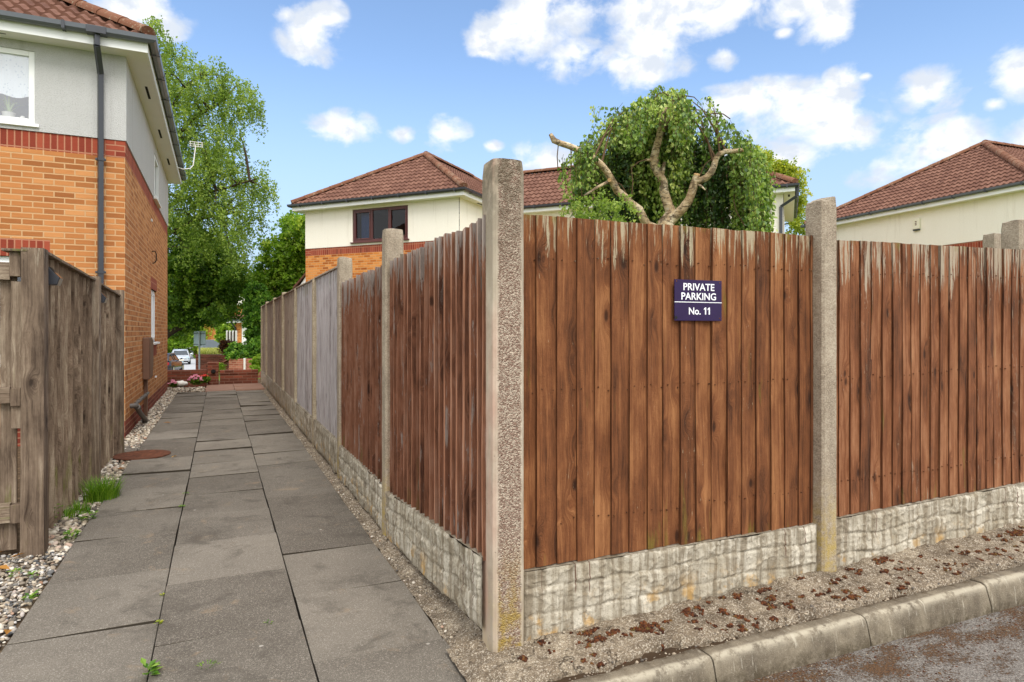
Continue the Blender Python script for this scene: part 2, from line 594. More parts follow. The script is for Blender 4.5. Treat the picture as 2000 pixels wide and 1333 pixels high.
def wood(name, dark, mid, light, streak, green, streak_amt, top=1.93, fade=0.38, knots=1.0, bs=0.5, edge=0.6, bleach=2.0):
    @mat(name)
    def _(t):
        uv = t.uv(); s = t.sep(uv); u, v = s[0], s[1]
        r = t.m('MODULO', t.attr('rnd'), 1.0)
        kv = t.vm('ADD', t.mapv(uv, (10.0, 4.4, 1)), t.comb(0.0, t.m('MULTIPLY', t.noise(t.mapv(uv, (6, 3, 1)), 1.0, 2, 0.5), 0.5)))
        kn = t.voro(kv, 1.0, 'F1')
        kc = t.n_link('ShaderNodeSeparateColor', t.voro(kv, 1.0, 'F1', 'Color'))[0]
        on = t.m('MULTIPLY', t.sstep(kc, 0.42, 0.48), knots)
        knm = t.m('MULTIPLY', t.sstep(kn, 0.17, 0.07), on)
        halo = t.m('MULTIPLY', t.sstep(kn, 0.55, 0.05), on)
        wv = t.noise(t.mapv(uv, (5, 1.6, 1)), 1.0, 3, 0.5)
        gu = t.m('ADD', u, t.m('ADD', t.m('MULTIPLY', t.m('SUBTRACT', wv, 0.5), 0.055), t.m('MULTIPLY', halo, 0.045)))
        rings = t.noise(t.comb(t.m('MULTIPLY', gu, 62.0), t.m('MULTIPLY', v, 1.2)), 1.0, 4, 0.6)
        fine = t.noise(t.comb(t.m('MULTIPLY', gu, 360.0), t.m('MULTIPLY', v, 9.0)), 1.0, 3, 0.65)
        big = t.noise(t.mapv(uv, (7, 2.2, 1)), 1.0, 5, 0.65)
        k = t.m('ADD', t.m('MULTIPLY', rings, 0.60), t.m('MULTIPLY', fine, 0.32))
        k = t.m('ADD', k, t.m('MULTIPLY', t.m('SUBTRACT', big, 0.5), 0.85))
        k = t.m('ADD', k, t.m('MULTIPLY', t.m('SUBTRACT', r, 0.5), 0.17))
        k = t.m('SUBTRACT', k, t.m('MULTIPLY', t.m('MULTIPLY', halo, big), 0.26))
        c = t.ramp(k, [(0.20, dark), (0.455, mid), (0.71, light)])
        c = t.mix(t.m('MULTIPLY', knm, 0.8), c, tuple(x * 0.5 for x in dark[:3]) + (1,))
        z = t.sep(t.obj())[2]
        per = t.noise(t.comb(t.m('MULTIPLY', r, 37.0), 0.5), 1.0, 1, 0.5)
        topb = t.m('MULTIPLY', t.sstep(z, top - fade, top + 0.05), t.m('MULTIPLY', per, 0.37))
        stn = t.noise(t.comb(t.m('MULTIPLY', u, 46.0), t.m('MULTIPLY', v, 2.6)), 1.0, 6, 0.7)
        wide = t.noise(t.mapv(uv, (3.0, 0.5, 1)), 1.0, 2, 0.5)
        sk = t.m('ADD', t.m('ADD', stn, topb), t.m('MULTIPLY', t.m('SUBTRACT', wide, 0.5), 0.30))
        sk = t.m('ADD', sk, t.m('MULTIPLY', t.m('SUBTRACT', fine, 0.5), 0.22))
        sm = t.sstep(sk, 0.76 - streak_amt, 0.83 - streak_amt)
        c = t.mix(t.m('MULTIPLY', sm, 0.8), c, t.mix(fine, streak, tuple(x * 0.6 for x in streak[:3]) + (1,)))
        fl = t.noise(t.comb(t.m('MULTIPLY', u, 120.0), t.m('MULTIPLY', v, 16.0)), 1.0, 4, 0.7)
        fm = t.sstep(t.m('ADD', fl, t.m('MULTIPLY', t.m('SUBTRACT', wide, 0.5), 0.35)), 0.72 - streak_amt * 0.4, 0.77 - streak_amt * 0.4)
        c = t.mix(t.m('MULTIPLY', fm, 0.65), c, streak)
        c = t.mix(t.m('MULTIPLY', t.m('GREATER_THAN', r, bleach), t.sstep(stn, 0.36, 0.52)), c, t.mix(rings, tuple(x * .6 for x in streak[:3]) + (1,), streak))
        ed = t.sstep(z, top - 0.05, top + 0.01)
        gn = t.noise(t.mapv(uv, (9, 1.4, 1), (3.3, 1.7, 0)), 1.0, 4, 0.65)
        bot = t.m('MULTIPLY', t.sstep(z, 0.60, 0.36), 0.10)
        gm = t.sstep(t.m('ADD', t.m('ADD', gn, bot), t.m('MULTIPLY', ed, 0.12)), 0.64, 0.78)
        c = t.mix(t.m('MULTIPLY', gm, 0.6), c, green)
        eg = t.m('GREATER_THAN', t.attr('rnd'), 1.5)
        c = t.mix(eg, c, t.mix(1.0, c, (edge, edge, edge, 1), 'MULTIPLY'))
        h = t.m('ADD', t.m('MULTIPLY', rings, 0.6), t.m('MULTIPLY', fine, 0.6))
        h = t.m('ADD', h, t.m('MULTIPLY', knm, -0.6))
        h = t.m('ADD', h, t.m('MULTIPLY', big, 0.8))
        h = t.m('ADD', h, t.m('MULTIPLY', t.noise(t.mapv(uv, (1, .5, 1)), 130, 4, 0.75), 0.7))
        t.out(c, 0.82, t.bump(h, bs, 0.009), 0, 0.25)


wood('wood_stained', lin(60, 34, 18), lin(120, 73, 42), lin(164, 112, 70), lin(202, 190, 158), lin(126, 116, 44), 0.07, bs=0.8)
wood('wood_stained_worn', lin(64, 37, 20), lin(126, 77, 47), lin(170, 120, 84), lin(198, 186, 162), lin(124, 116, 54), 0.115, bs=0.8, bleach=0.955, fade=0.5)
wood('wood_stained_path', lin(94, 58, 40), lin(176, 120, 90), lin(212, 164, 136), lin(222, 212, 202), lin(124, 120, 54), 0.17, bs=0.7, edge=0.42)  # edge darkens the sawn edges to paint shade between the boards
wood('wood_silver', lin(134, 126, 122), lin(182, 174, 172), lin(208, 202, 200), lin(228, 226, 226), lin(140, 138, 110), 0.04, bs=0.4, edge=0.7)
wood('wood_greybrown', lin(126, 110, 96), lin(168, 150, 134), lin(192, 178, 162), lin(176, 164, 150), lin(122, 116, 84), 0.02, bs=0.4)
wood('wood_weathered', lin(70, 56, 45), lin(128, 110, 92), lin(176, 160, 138), lin(186, 172, 150), lin(104, 108, 44), 0.03, bs=0.9, edge=1.35)


def concrete(name, c0, c1, agg, scale=150, aggm=0.5, bs=0.5, stain=None, low=None):
    @mat(name)
    def _(t):
        o = t.obj()
        n = t.noise(o, 7, 6, 0.65)
        c = t.mix(t.sstep(n, 0.3, 0.7), c0, c1)
        vr = t.voro(o, scale, 'F1', 'Color')
        k = t.n_link('ShaderNodeSeparateColor', vr)[0]
        vd = t.voro(o, scale, 'F1')
        am = t.m('MULTIPLY', t.sstep(k, 0.45, 0.75), aggm)
        c = t.mix(am, c, agg)
        dk = t.m('MULTIPLY', t.sstep(k, 0.22, 0.08), aggm * 0.7)
        c = t.mix(dk, c, tuple(x * 0.4 for x in c0[:3]) + (1,))
        if stain is not None:
            sn = t.noise(t.mapv(o, (5, 5, 1.2)), 1.0, 5, 0.65)
            c = t.mix(t.m('MULTIPLY', t.sstep(sn, 0.5, 0.72), 0.7), c, stain)
        if low is not None:
            z = t.sep(o)[2]
            ln = t.noise(o, 16, 5, 0.7)
            lm = t.m('MULTIPLY', t.sstep(z, 0.62, 0.12), t.sstep(ln, 0.36, 0.62))
            c = t.mix(t.m('MULTIPLY', lm, 0.8), c, low)
        f = t.noise(o, 220, 3, 0.7)
        h = t.m('ADD', t.m('MULTIPLY', vd, -0.8), t.m('MULTIPLY', f, 0.4))
        t.out(c, 0.92, t.bump(h, bs, 0.006), 0, 0.2)


concrete('concrete_post', lin(138, 124, 106), lin(168, 154, 134), lin(196, 184, 164), 150, 0.32, 0.6, lin(120, 108, 92), lin(172, 148, 76))
concrete('concrete_post_pink', lin(150, 120, 104), lin(178, 150, 130), lin(204, 186, 166), 130, 0.6, 0.8, lin(150, 106, 92), lin(174, 150, 78))
concrete('concrete_post_far', lin(150, 136, 112), lin(178, 164, 138), lin(196, 182, 158), 100, 0.4, 0.5, lin(128, 114, 94))


@mat('kerb_concrete')
def _(t):
    o = t.obj(); s = t.sep(o)
    n = t.noise(o, 6, 6, 0.68)
    c = t.mix(t.sstep(n, 0.32, 0.68), lin(102, 92, 78), lin(138, 127, 108))
    f = t.noise(o, 150, 4, 0.8)
    c = t.mix(t.m('MULTIPLY', t.sstep(f, 0.55, 0.68), 0.45), c, lin(190, 180, 160))
    c = t.mix(t.m('MULTIPLY', t.sstep(f, 0.44, 0.32), 0.5), c, lin(70, 62, 52))
    run = t.noise(t.mapv(o, (16, 3, 3)), 1.0, 5, 0.7)
    c = t.mix(t.m('MULTIPLY', t.sstep(run, 0.52, 0.68), 0.5), c, lin(84, 76, 64))
    sc = t.noise(t.mapv(o, (60, 8, 8)), 1.0, 3, 0.6)
    c = t.mix(t.m('MULTIPLY', t.sstep(sc, 0.62, 0.70), 0.45), c, lin(196, 188, 170))
    w_ = t.m('MULTIPLY', t.sstep(t.m('ABSOLUTE', t.m('ADD', s[1], 0.396)), 0.024, 0.004), t.sstep(t.noise(o, 18, 5, 0.7), 0.36, 0.55))
    c = t.mix(t.m('MULTIPLY', w_, 0.6), c, lin(200, 190, 168))
    m_ = t.m('MULTIPLY', t.sstep(s[1], -0.37, -0.325), t.sstep(t.noise(o, 14, 5, 0.75), 0.5, 0.62))
    c = t.mix(t.m('MULTIPLY', m_, 0.7), c, lin(82, 66, 46))
    b_ = t.m('MULTIPLY', t.sstep(s[2], 0.0, -0.06), t.sstep(t.noise(o, 20, 5, 0.75), 0.40, 0.58))
    c = t.mix(t.m('MULTIPLY', b_, 0.65), c, lin(70, 60, 42))
    t.out(c, 0.93, t.bump(t.m('ADD', f, t.m('MULTIPLY', t.noise(o, 30, 5, 0.7), 0.8)), 0.8, 0.006), 0, 0.2)




@mat('post_chip')
def _(t):
    o = t.obj()
    s = t.sep(o); x, y, z = s[0], s[1], s[2]
    n = t.noise(o, 7, 6, 0.65)
    wob = t.m('MULTIPLY', t.m('SUBTRACT', t.noise(o, 22, 4, 0.6), 0.5), 0.02)
    # exposed pebbles only in the middle of the front face; smooth cast margins and sides
    agg = t.m('MULTIPLY', t.sstep(t.m('ABSOLUTE', t.m('ADD', t.m('SUBTRACT', x, 0.074), wob)), 0.060, 0.046), t.sstep(y, 0.02, 0.006))
    smooth = t.mix(t.sstep(n, 0.3, 0.7), lin(168, 154, 134), lin(196, 184, 164))
    pk = t.sstep(t.noise(t.mapv(o, (4, 4, 0.8)), 1.0, 3, 0.6), 0.40, 0.58)
    sidep = t.m('MULTIPLY', pk, t.sstep(x, 0.03, 0.0))
    smooth = t.mix(t.m('MULTIPLY', sidep, 0.7), smooth, lin(204, 158, 140))
    k = t.n_link('ShaderNodeSeparateColor', t.voro(o, 170, 'F1', 'Color'))[0]
    k2 = t.n_link('ShaderNodeSeparateColor', t.voro(o, 280, 'F1', 'Color'))[1]
    rough = t.mix(t.sstep(k, 0.1, 1.0), lin(136, 110, 94), lin(194, 178, 158))
    rough = t.mix(t.m('MULTIPLY', t.sstep(k2, 0.3, 0.1), 0.4), rough, lin(98, 80, 68))
    c = t.mix(agg, smooth, rough)
    ln = t.noise(o, 14, 5, 0.7)
    lm = t.m('MULTIPLY', t.sstep(t.m('ADD', z, t.m('MULTIPLY', ln, 0.5)), 0.85, 0.35), t.sstep(ln, 0.40, 0.62))
    lm = t.m('MULTIPLY', lm, t.m('ADD', t.m('MULTIPLY', agg, 0.7), 0.25))
    c = t.mix(lm, c, lin(164, 138, 62))
    tm = t.m('MULTIPLY', t.sstep(z, 1.5, 2.15), t.sstep(ln, 0.3, 0.58))
    c = t.mix(t.m('MULTIPLY', tm, 0.75), c, lin(98, 88, 70))
    bl = t.m('MULTIPLY', t.sstep(t.m('ADD', z, t.m('MULTIPLY', ln, 0.2)), 0.2, 0.08), 0.5)
    c = t.mix(bl, c, lin(96, 84, 66))
    ch = t.sstep(t.voro(o, 26, 'F1'), 0.10, 0.05)
    c = t.mix(t.m('MULTIPLY', ch, 0.5), c, lin(110, 92, 76))
    vd = t.voro(o, 170, 'F1')
    h = t.m('ADD', t.m('MULTIPLY', t.m('MULTIPLY', vd, agg), -1.4), t.m('MULTIPLY', t.noise(o, 300, 3, 0.7), 0.3))
    h = t.m('ADD', h, t.m('MULTIPLY', ch, -0.6))
    t.out(c, 0.93, t.bump(h, 0.9, 0.006), 0, 0.2)


@mat('gravel_board_stone')
def _(t):
    o = t.obj()
    n = t.noise(o, 5, 6, 0.65)
    c = t.mix(t.sstep(n, 0.3, 0.7), lin(166, 156, 136), lin(208, 200, 182))
    run = t.noise(t.mapv(o, (26, 26, 1.4)), 1.0, 5, 0.65)
    c = t.mix(t.m('MULTIPLY', t.sstep(run, 0.43, 0.62), 0.75), c, lin(120, 106, 84))
    sp = t.noise(o, 70, 5, 0.75)
    c = t.mix(t.m('MULTIPLY', t.sstep(sp, 0.50, 0.68), 0.6), c, lin(104, 92, 76))
    z = t.sep(o)[2]
    ln = t.noise(o, 9, 5, 0.65)
    lm = t.m('MULTIPLY', t.sstep(z, 0.24, 0.03), t.sstep(ln, 0.52, 0.66))
    c = t.mix(t.m('MULTIPLY', lm, 0.7), c, lin(204, 158, 82))
    dm = t.m('MULTIPLY', t.sstep(z, 0.1, 0.0), t.sstep(sp, 0.35, 0.6))
    c = t.mix(t.m('MULTIPLY', dm, 0.6), c, lin(96, 84, 68))
    drip = t.noise(t.mapv(o, (58, 0.1, 0.9), (2.1, 0, 0)), 1.0, 1, 0.4)
    dr = t.m('MULTIPLY', t.sstep(drip, 0.70, 0.72), t.sstep(t.m('ADD', z, t.m('MULTIPLY', t.noise(t.mapv(o, (9, 0.1, 0.1)), 1.0, 2, 0.5), 0.2)), 0.27, 0.30))
    c = t.mix(t.m('MULTIPLY', dr, 0.8), c, lin(92, 56, 40))
    jt = t.m('MULTIPLY', t.sstep(t.attr('rnd'), 0.7, 0.0), t.sstep(t.noise(o, 24, 4, 0.7), 0.3, 0.55))
    c = t.mix(t.m('MULTIPLY', jt, 0.58), c, lin(92, 80, 62))
    t.out(c, 0.93, t.bump(t.m('ADD', t.noise(o, 40, 6, 0.7), t.m('MULTIPLY', t.noise(o, 160, 4, 0.7), 0.4)), 0.6, 0.012), 0, 0.2)


@mat('paving')
def _(t):
    o = t.obj(); r0 = t.attr('rnd'); r = t.m('MODULO', r0, 1.0)
    n = t.noise(o, 1.7, 6, 0.62)
    k = t.m('ADD', t.m('MULTIPLY', n, 0.8), t.m('MULTIPLY', t.m('SUBTRACT', r, 0.5), 0.42))
    c = t.ramp(k, [(0.15, lin(90, 83, 74)), (0.45, lin(108, 101, 91)), (0.8, lin(130, 122, 110))])
    f = t.noise(o, 190, 4, 0.82)
    c = t.mix(t.m('MULTIPLY', t.sstep(f, 0.52, 0.66), 0.5), c, lin(178, 169, 154))
    c = t.mix(t.m('MULTIPLY', t.sstep(f, 0.47, 0.34), 0.6), c, lin(66, 60, 54))
    v = t.n_link('ShaderNodeSeparateColor', t.voro(o, 230, 'F1', 'Color'))[0]
    c = t.mix(t.m('MULTIPLY', t.sstep(v, 0.86, 0.95), 0.3), c, lin(190, 182, 168))
    st = t.noise(o, 4.3, 6, 0.7, 0.8)
    c = t.mix(t.m('MULTIPLY', t.sstep(st, 0.58, 0.72), 0.5), c, lin(150, 128, 102))
    dk = t.noise(t.vm('ADD', o, (9.1, 3.3, 0.0)), 3.1, 6, 0.7, 0.5)
    c = t.mix(t.m('MULTIPLY', t.sstep(dk, 0.50, 0.68), 0.6), c, lin(74, 68, 60))
    sp = t.voro(o, 5.0, 'F1')
    sn = t.noise(o, 30, 3, 0.6)
    c = t.mix(t.m('MULTIPLY', t.sstep(t.m('ADD', sp, t.m('MULTIPLY', sn, 0.1)), 0.105, 0.085), 0.6), c, lin(188, 182, 170))
    c = t.mix(t.m('GREATER_THAN', r0, 1.5), c, lin(60, 53, 43))
    t.out(c, 0.9, t.bump(t.m('ADD', f, t.m('MULTIPLY', v, 0.4)), 0.55, 0.004), 0, 0.25)


@mat('paving_pink')
def _(t):
    o = t.obj(); r = t.attr('rnd')
    n = t.noise(o, 2.5, 6, 0.65)
    c = t.mix(t.m('ADD', t.m('MULTIPLY', n, 0.7), t.m('MULTIPLY', r, 0.3)), lin(118, 88, 74), lin(150, 118, 100))
    t.out(c, 0.9, t.bump(t.noise(o, 120, 4, 0.7), 0.4, 0.004), 0, 0.2)


@mat('mortar_verge')
def _(t):
    o = t.obj()
    n = t.noise(o, 5, 6, 0.7)
    c = t.ramp(n, [(0.28, lin(84, 73, 60)), (0.5, lin(124, 110, 92)), (0.72, lin(160, 146, 124))])
    p = t.n_link('ShaderNodeSeparateColor', t.voro(o, 210, 'F1', 'Color'))[0]
    vd = t.voro(o, 210, 'F1')
    c = t.mix(t.m('MULTIPLY', t.sstep(p, 0.72, 0.9), 0.6), c, lin(200, 190, 172))
    c = t.mix(t.m('MULTIPLY', t.sstep(p, 0.26, 0.08), 0.65), c, lin(78, 68, 58))
    cr = t.m('ABSOLUTE', t.m('SUBTRACT', t.noise(o, 4.2, 5, 0.6, 0.4), 0.5))
    crm = t.m('MULTIPLY', t.sstep(cr, 0.012, 0.002), t.sstep(t.noise(o, 6.0, 3, 0.5), 0.48, 0.6))
    pit = t.sstep(t.noise(o, 38, 6, 0.78), 0.50, 0.38)
    c = t.mix(t.m('MULTIPLY', pit, 0.6), c, lin(80, 68, 54))
    lsp = t.sstep(t.m('ADD', t.voro(o, 16, 'F1'), t.m('MULTIPLY', t.noise(o, 60, 4, 0.7), 0.25)), 0.30, 0.24)
    c = t.mix(t.m('MULTIPLY', lsp, 0.75), c, lin(60, 50, 40))
    dirt = t.sstep(t.noise(t.vm('ADD', o, (3.1, 1.2, 0)), 7.5, 6, 0.72), 0.54, 0.68)
    c = t.mix(t.m('MULTIPLY', dirt, 0.7), c, lin(80, 66, 52))
    c = t.mix(t.m('MULTIPLY', crm, 0.75), c, lin(58, 48, 38))
    h = t.m('ADD', t.m('MULTIPLY', crm, -1.2), t.m('MULTIPLY', vd, -0.25))
    h = t.m('ADD', h, t.m('MULTIPLY', t.noise(o, 38, 6, 0.78), 1.6))
    t.out(c, 0.95, t.bump(h, 0.6, 0.007), 0, 0.15)


@mat('asphalt')
def _(t):
    o = t.obj()
    f = t.noise(o, 240, 3, 0.8)
    vg = t.n_link('ShaderNodeSeparateColor', t.voro(o, 230, 'F1', 'Color'))[0]
    c = t.ramp(t.m('ADD', t.m('MULTIPLY', f, 0.6), t.m('MULTIPLY', vg, 0.4)), [(0.2, lin(86, 81, 75)), (0.5, lin(126, 120, 113)), (0.8, lin(170, 163, 154))])
    ms = t.noise(t.mapv(o, (1.0, 1.9, 1)), 3.4, 7, 0.72, 0.1)
    fm = t.noise(o, 85, 5, 0.85)
    # moss thickest next to the kerb, in ragged bands
    s = t.sep(o)
    band = t.m('MULTIPLY', t.sstep(s[1], -0.9, -0.42), 0.09)
    mk = t.m('ADD', t.m('ADD', ms, band), t.m('MULTIPLY', t.m('SUBTRACT', fm, 0.5), 1.15))
    mm = t.sstep(mk, 0.56, 0.62)
    c = t.mix(t.m('MULTIPLY', mm, 0.88), c, t.mix(t.sstep(t.noise(o, 130, 4, 0.8), 0.38, 0.62), lin(42, 28, 14), lin(118, 80, 40)))
    t.out(c, 0.9, t.bump(t.m('ADD', f, t.m('MULTIPLY', mm, 0.8)), 0.8, 0.008), 0, 0.25)


@mat('road_far')
def _(t):
    o = t.obj()
    c = t.mix(t.noise(o, 1.2, 5, 0.6), lin(150, 152, 154), lin(182, 184, 186))
    t.out(c, 0.9)


@mat('soil')
def _(t):
    o = t.obj()
    c = t.ramp(t.noise(o, 14, 6, 0.75), [(0.3, lin(52, 42, 32)), (0.55, lin(94, 78, 60)), (0.75, lin(140, 122, 98))])
    t.out(c, 0.95, t.bump(t.noise(o, 70, 5, 0.75), 0.8, 0.015), 0, 0.15)


@mat('grass_ground')
def _(t):
    o = t.obj()
    c = t.ramp(t.noise(o, 3, 6, 0.75), [(0.3, lin(70, 90, 34)), (0.55, lin(112, 134, 52)), (0.75, lin(156, 166, 84))])
    t.out(c, 0.95, t.bump(t.noise(o, 60, 4, 0.7), 0.8, 0.03), 0, 0.15)


def rnd_ramp(name, stops, rough=0.85, bscale=50, bs=0.3):
    @mat(name)
    def _(t):
        r = t.attr('rnd')
        c = t.ramp(r, stops)
        n = t.noise(t.obj(), bscale, 3, 0.6)
        c = t.mix(t.m('MULTIPLY', n, 0.35), c, t.mix(1.0, c, (0.5, 0.5, 0.5, 1), 'MULTIPLY'))
        t.out(c, rough, t.bump(n, bs, 0.004), 0, 0.3)


rnd_ramp('pebble', [(0.0, lin(92, 86, 80)), (0.25, lin(140, 128, 112)), (0.5, lin(176, 160, 138)), (0.72, lin(200, 188, 166)), (0.9, lin(226, 218, 204)), (1.0, lin(168, 122, 92))])
rnd_ramp('pebble_grey', [(0.0, lin(84, 84, 84)), (0.35, lin(128, 126, 122)), (0.6, lin(164, 156, 146)), (0.85, lin(204, 200, 194)), (1.0, lin(150, 112, 86))])
rnd_ramp('moss', [(0.0, lin(44, 24, 14)), (0.4, lin(78, 42, 22)), (0.8, lin(110, 62, 32)), (1.0, lin(96, 76, 36))], 0.97)


def leaf_mat(name, stops, trans=0.4, spec=0.35):
    @mat(name)
    def _(t):
        r = t.attr('rnd')
        c = t.ramp(r, stops)
        b = t.n('ShaderNodeBsdfPrincipled')
        t.put(b.inputs['Base Color'], c)
        b.inputs['Roughness'].default_value = 0.5
        b.inputs['Specular IOR Level'].default_value = spec
        tl = t.n('ShaderNodeBsdfTranslucent')
        t.put(tl.inputs[0], t.mix(0.5, c, t.mix(1.0, c, (1.4, 1.5, 0.5, 1), 'MULTIPLY')))
        mx = t.n('ShaderNodeMixShader'); mx.inputs[0].default_value = trans
        t.t.links.new(b.outputs[0], mx.inputs[1]); t.t.links.new(tl.outputs[0], mx.inputs[2])
        o = t.n('ShaderNodeOutputMaterial'); t.t.links.new(mx.outputs[0], o.inputs[0])


leaf_mat('leaf_birch', [(0, lin(58, 88, 36)), (0.45, lin(112, 142, 54)), (0.8, lin(164, 184, 86)), (1, lin(204, 214, 124))], 0.38, 0.6)
leaf_mat('leaf_birch_far', [(0, lin(92, 116, 44)), (0.5, lin(132, 156, 66)), (0.85, lin(164, 182, 88)), (1, lin(190, 200, 108))], 0.5)
leaf_mat('leaf_dark', [(0, lin(62, 92, 28)), (0.5, lin(104, 138, 44)), (0.85, lin(140, 168, 62)), (1, lin(160, 182, 74))], 0.5)
leaf_mat('leaf_bright', [(0, lin(84, 118, 28)), (0.5, lin(124, 158, 42)), (0.85, lin(160, 184, 64)), (1, lin(188, 200, 84))], 0.5)
leaf_mat('leaf_yellow', [(0, lin(120, 140, 40)), (0.5, lin(164, 176, 58)), (1, lin(206, 200, 80))], 0.5)
leaf_mat('leaf_ivy', [(0, lin(46, 80, 24)), (0.5, lin(88, 134, 38)), (0.9, lin(130, 170, 58)), (1, lin(150, 180, 70))], 0.4)
leaf_mat('leaf_weed', [(0, lin(66, 108, 30)), (0.5, lin(104, 146, 44)), (1, lin(150, 174, 76))], 0.4)
leaf_mat('grass_blade', [(0, lin(70, 112, 20)), (0.5, lin(104, 148, 30)), (1, lin(150, 180, 60))], 0.4)
leaf_mat('grass_dry', [(0, lin(140, 148, 60)), (0.5, lin(176, 176, 86)), (1, lin(206, 196, 120))], 0.4)
leaf_mat('leaf_red', [(0, lin(70, 40, 30)), (0.5, lin(112, 66, 46)), (1, lin(146, 100, 60))], 0.3)
leaf_mat('dead_leaf', [(0, lin(110, 74, 36)), (0.5, lin(170, 116, 52)), (1, lin(206, 160, 80))], 0.3)


@mat('bark_birch')
def _(t):
    o = t.obj()
    n = t.noise(o, 9, 5, 0.65)
    c = t.ramp(n, [(0.3, lin(140, 114, 82)), (0.5, lin(190, 166, 130)), (0.7, lin(222, 208, 178))])
    b = t.noise(t.mapv(o, (14, 14, 48)), 1.0, 5, 0.7)
    c = t.mix(t.m('MULTIPLY', t.sstep(b, 0.53, 0.62), 0.85), c, lin(62, 48, 36))
    p = t.noise(o, 22, 4, 0.65)
    c = t.mix(t.m('MULTIPLY', t.sstep(p, 0.58, 0.7), 0.7), c, lin(216, 208, 194))
    d = t.noise(o, 11, 5, 0.7)
    c = t.mix(t.m('MULTIPLY', t.sstep(d, 0.50, 0.60), 0.75), c, lin(74, 58, 42))
    t.out(c, 0.85, t.bump(t.m('ADD', p, b), 0.7, 0.015), 0, 0.25)


plain('bark_dark', lin(62, 50, 38), 0.9, 0, 0.2, 0.6, 40, 0.3)
plain('twig', lin(92, 72, 52), 0.9, 0, 0.2, 0.3, 40, 0.3)
plain('cut_wood', lin(186, 150, 104), 0.85, 0, 0.2, 0.4, 60, 0.2)


@mat('sign_purple')
def _(t):
    o = t.obj()
    c = t.mix(t.noise(o, 14, 2, 0.5), lin(34, 16, 56), lin(42, 22, 68))
    t.out(c, 0.12, None, 0, 0.22)


@mat('rust')
def _(t):
    o = t.obj()
    c = t.ramp(t.noise(o, 18, 5, 0.7), [(0.3, lin(70, 44, 32)), (0.6, lin(112, 68, 48)), (0.8, lin(140, 92, 66))])
    t.out(c, 0.9, t.bump(t.noise(o, 60, 3, 0.6), 0.6, 0.006), 0, 0.25)
# ================================================================ ground
def gz(p):
    xs = [(-1e4, -0.13), (22, -0.13), (34, -0.5), (48, -1.55), (74, -1.85), (110, -2.1), (1e4, -2.1)]
    for (a, za), (b, zb) in zip(xs, xs[1:]):
        if a <= p <= b: return za + (zb - za) * (p - a) / (b - a)
    return -2.1


def ground_sheet(name, m, qs, ps, dz, kind='structure'):
    mb = MB()
    vs = [(q, p, gz(p) + dz) for p in ps for q in qs]
    n = len(qs)
    mb.add(vs, [(j * n + i, j * n + i + 1, (j + 1) * n + i + 1, (j + 1) * n + i) for j in range(len(ps) - 1) for i in range(n - 1)])
    o = mb.build(name, m, None, (0, 0, 0), PATH.r)
    o['kind'] = kind
    return o


_ps = [-400, -100, -20, 0, 10, 22, 28, 34, 41, 48, 60, 74, 110, 200, 500, 1200]
ground_sheet('ground', 'grass_ground', [-900, -200, -50, -10, 0, 10, 50, 200, 900], _ps, 0.0)
ground_sheet('street', 'road_far', [-8.5, -5, -0.9], [26, 30, 34, 41, 48, 60, 74, 110, 200], 0.006)

# asphalt of the parking court, seen in front of the kerb
mb = MB()
mb.quad((-9, -14, -0.072), (40, -14, -0.072), (40, -0.36, -0.060), (-9, -0.36, -0.072))
mb.build('road', 'asphalt', None, (FRONT.o[0], FRONT.o[1], 0), FRONT.r, kind='structure')

# ---------------------------------------------------------------- path of concrete slabs
def slabs(mb, q0, q1, starts, ends, step, first, gap=0.008):
    k = first
    while k < ends:
        p0, p1 = max(k, starts), min(k + step, ends)
        if p1 - p0 > 0.12:
            dz = [rng.uniform(-0.007, 0.007), rng.uniform(-0.009, 0.009)]
            h = rng.uniform(-0.008, 0.008)
            e = [rng.uniform(-0.002, 0.001), rng.uniform(-0.001, 0.002), rng.uniform(0.0, 0.006), rng.uniform(-0.006, 0.0)]
            z = lambda a, b: h + dz[0] * a + dz[1] * b
            a0, a1, b0, b1 = q0 + gap / 2 + e[0], q1 - gap / 2 + e[1], p0 + gap / 2 + e[2], p1 - gap / 2 + e[3]
            sk = rng.uniform(-0.006, 0.006)
            v = [(a0, b0, -0.1), (a1, b0 + sk, -0.1), (a1, b1 + sk, -0.1), (a0, b1, -0.1),
                 (a0, b0, z(-1, -1)), (a1, b0 + sk, z(1, -1)), (a1, b1 + sk, z(1, 1)), (a0, b1, z(-1, 1))]
            mb.add(v, [(4, 5, 6, 7), (0, 1, 5, 4), (1, 2, 6, 5), (2, 3, 7, 6), (3, 0, 4, 7)], rng.random())
            for q in (-1, -2, -3, -4): mb.r[q] += 2.0
        k += step


mb = MB()
PEND = 16.75
slabs(mb, -0.885, -0.268, -1.5, PEND, 0.755, 3.6 - 0.755 * 7)
slabs(mb, -0.268, 0.365, -1.5, PEND, 0.735, 3.3 - 0.735 * 7)
slabs(mb, 0.365, 0.955, -1.5, PEND, 0.74, 2.85 - 0.74 * 6)
# short slab running to the house corner behind the timber fence
for (a, b, c, d) in [(-1.12, -0.885, 8.75, 9.3)]:
    mb.box(a, b - 0.01, c, d, -0.1, 0.002, 0.4)
mb.build('path', 'paving', None, (0, 0, 0), PATH.r, bevel=0.0025, seg=1, kind='structure')
mb = MB()
slabs(mb, -0.30, 0.34, PEND + 0.02, 18.75, 0.95, PEND + 0.02)
slabs(mb, 0.34, 1.02, PEND + 0.02, 18.75, 0.95, PEND + 0.02)
mb.build('pavement', 'paving_pink', None, (0, 0, 0.02), PATH.r, bevel=0.006, kind='structure')

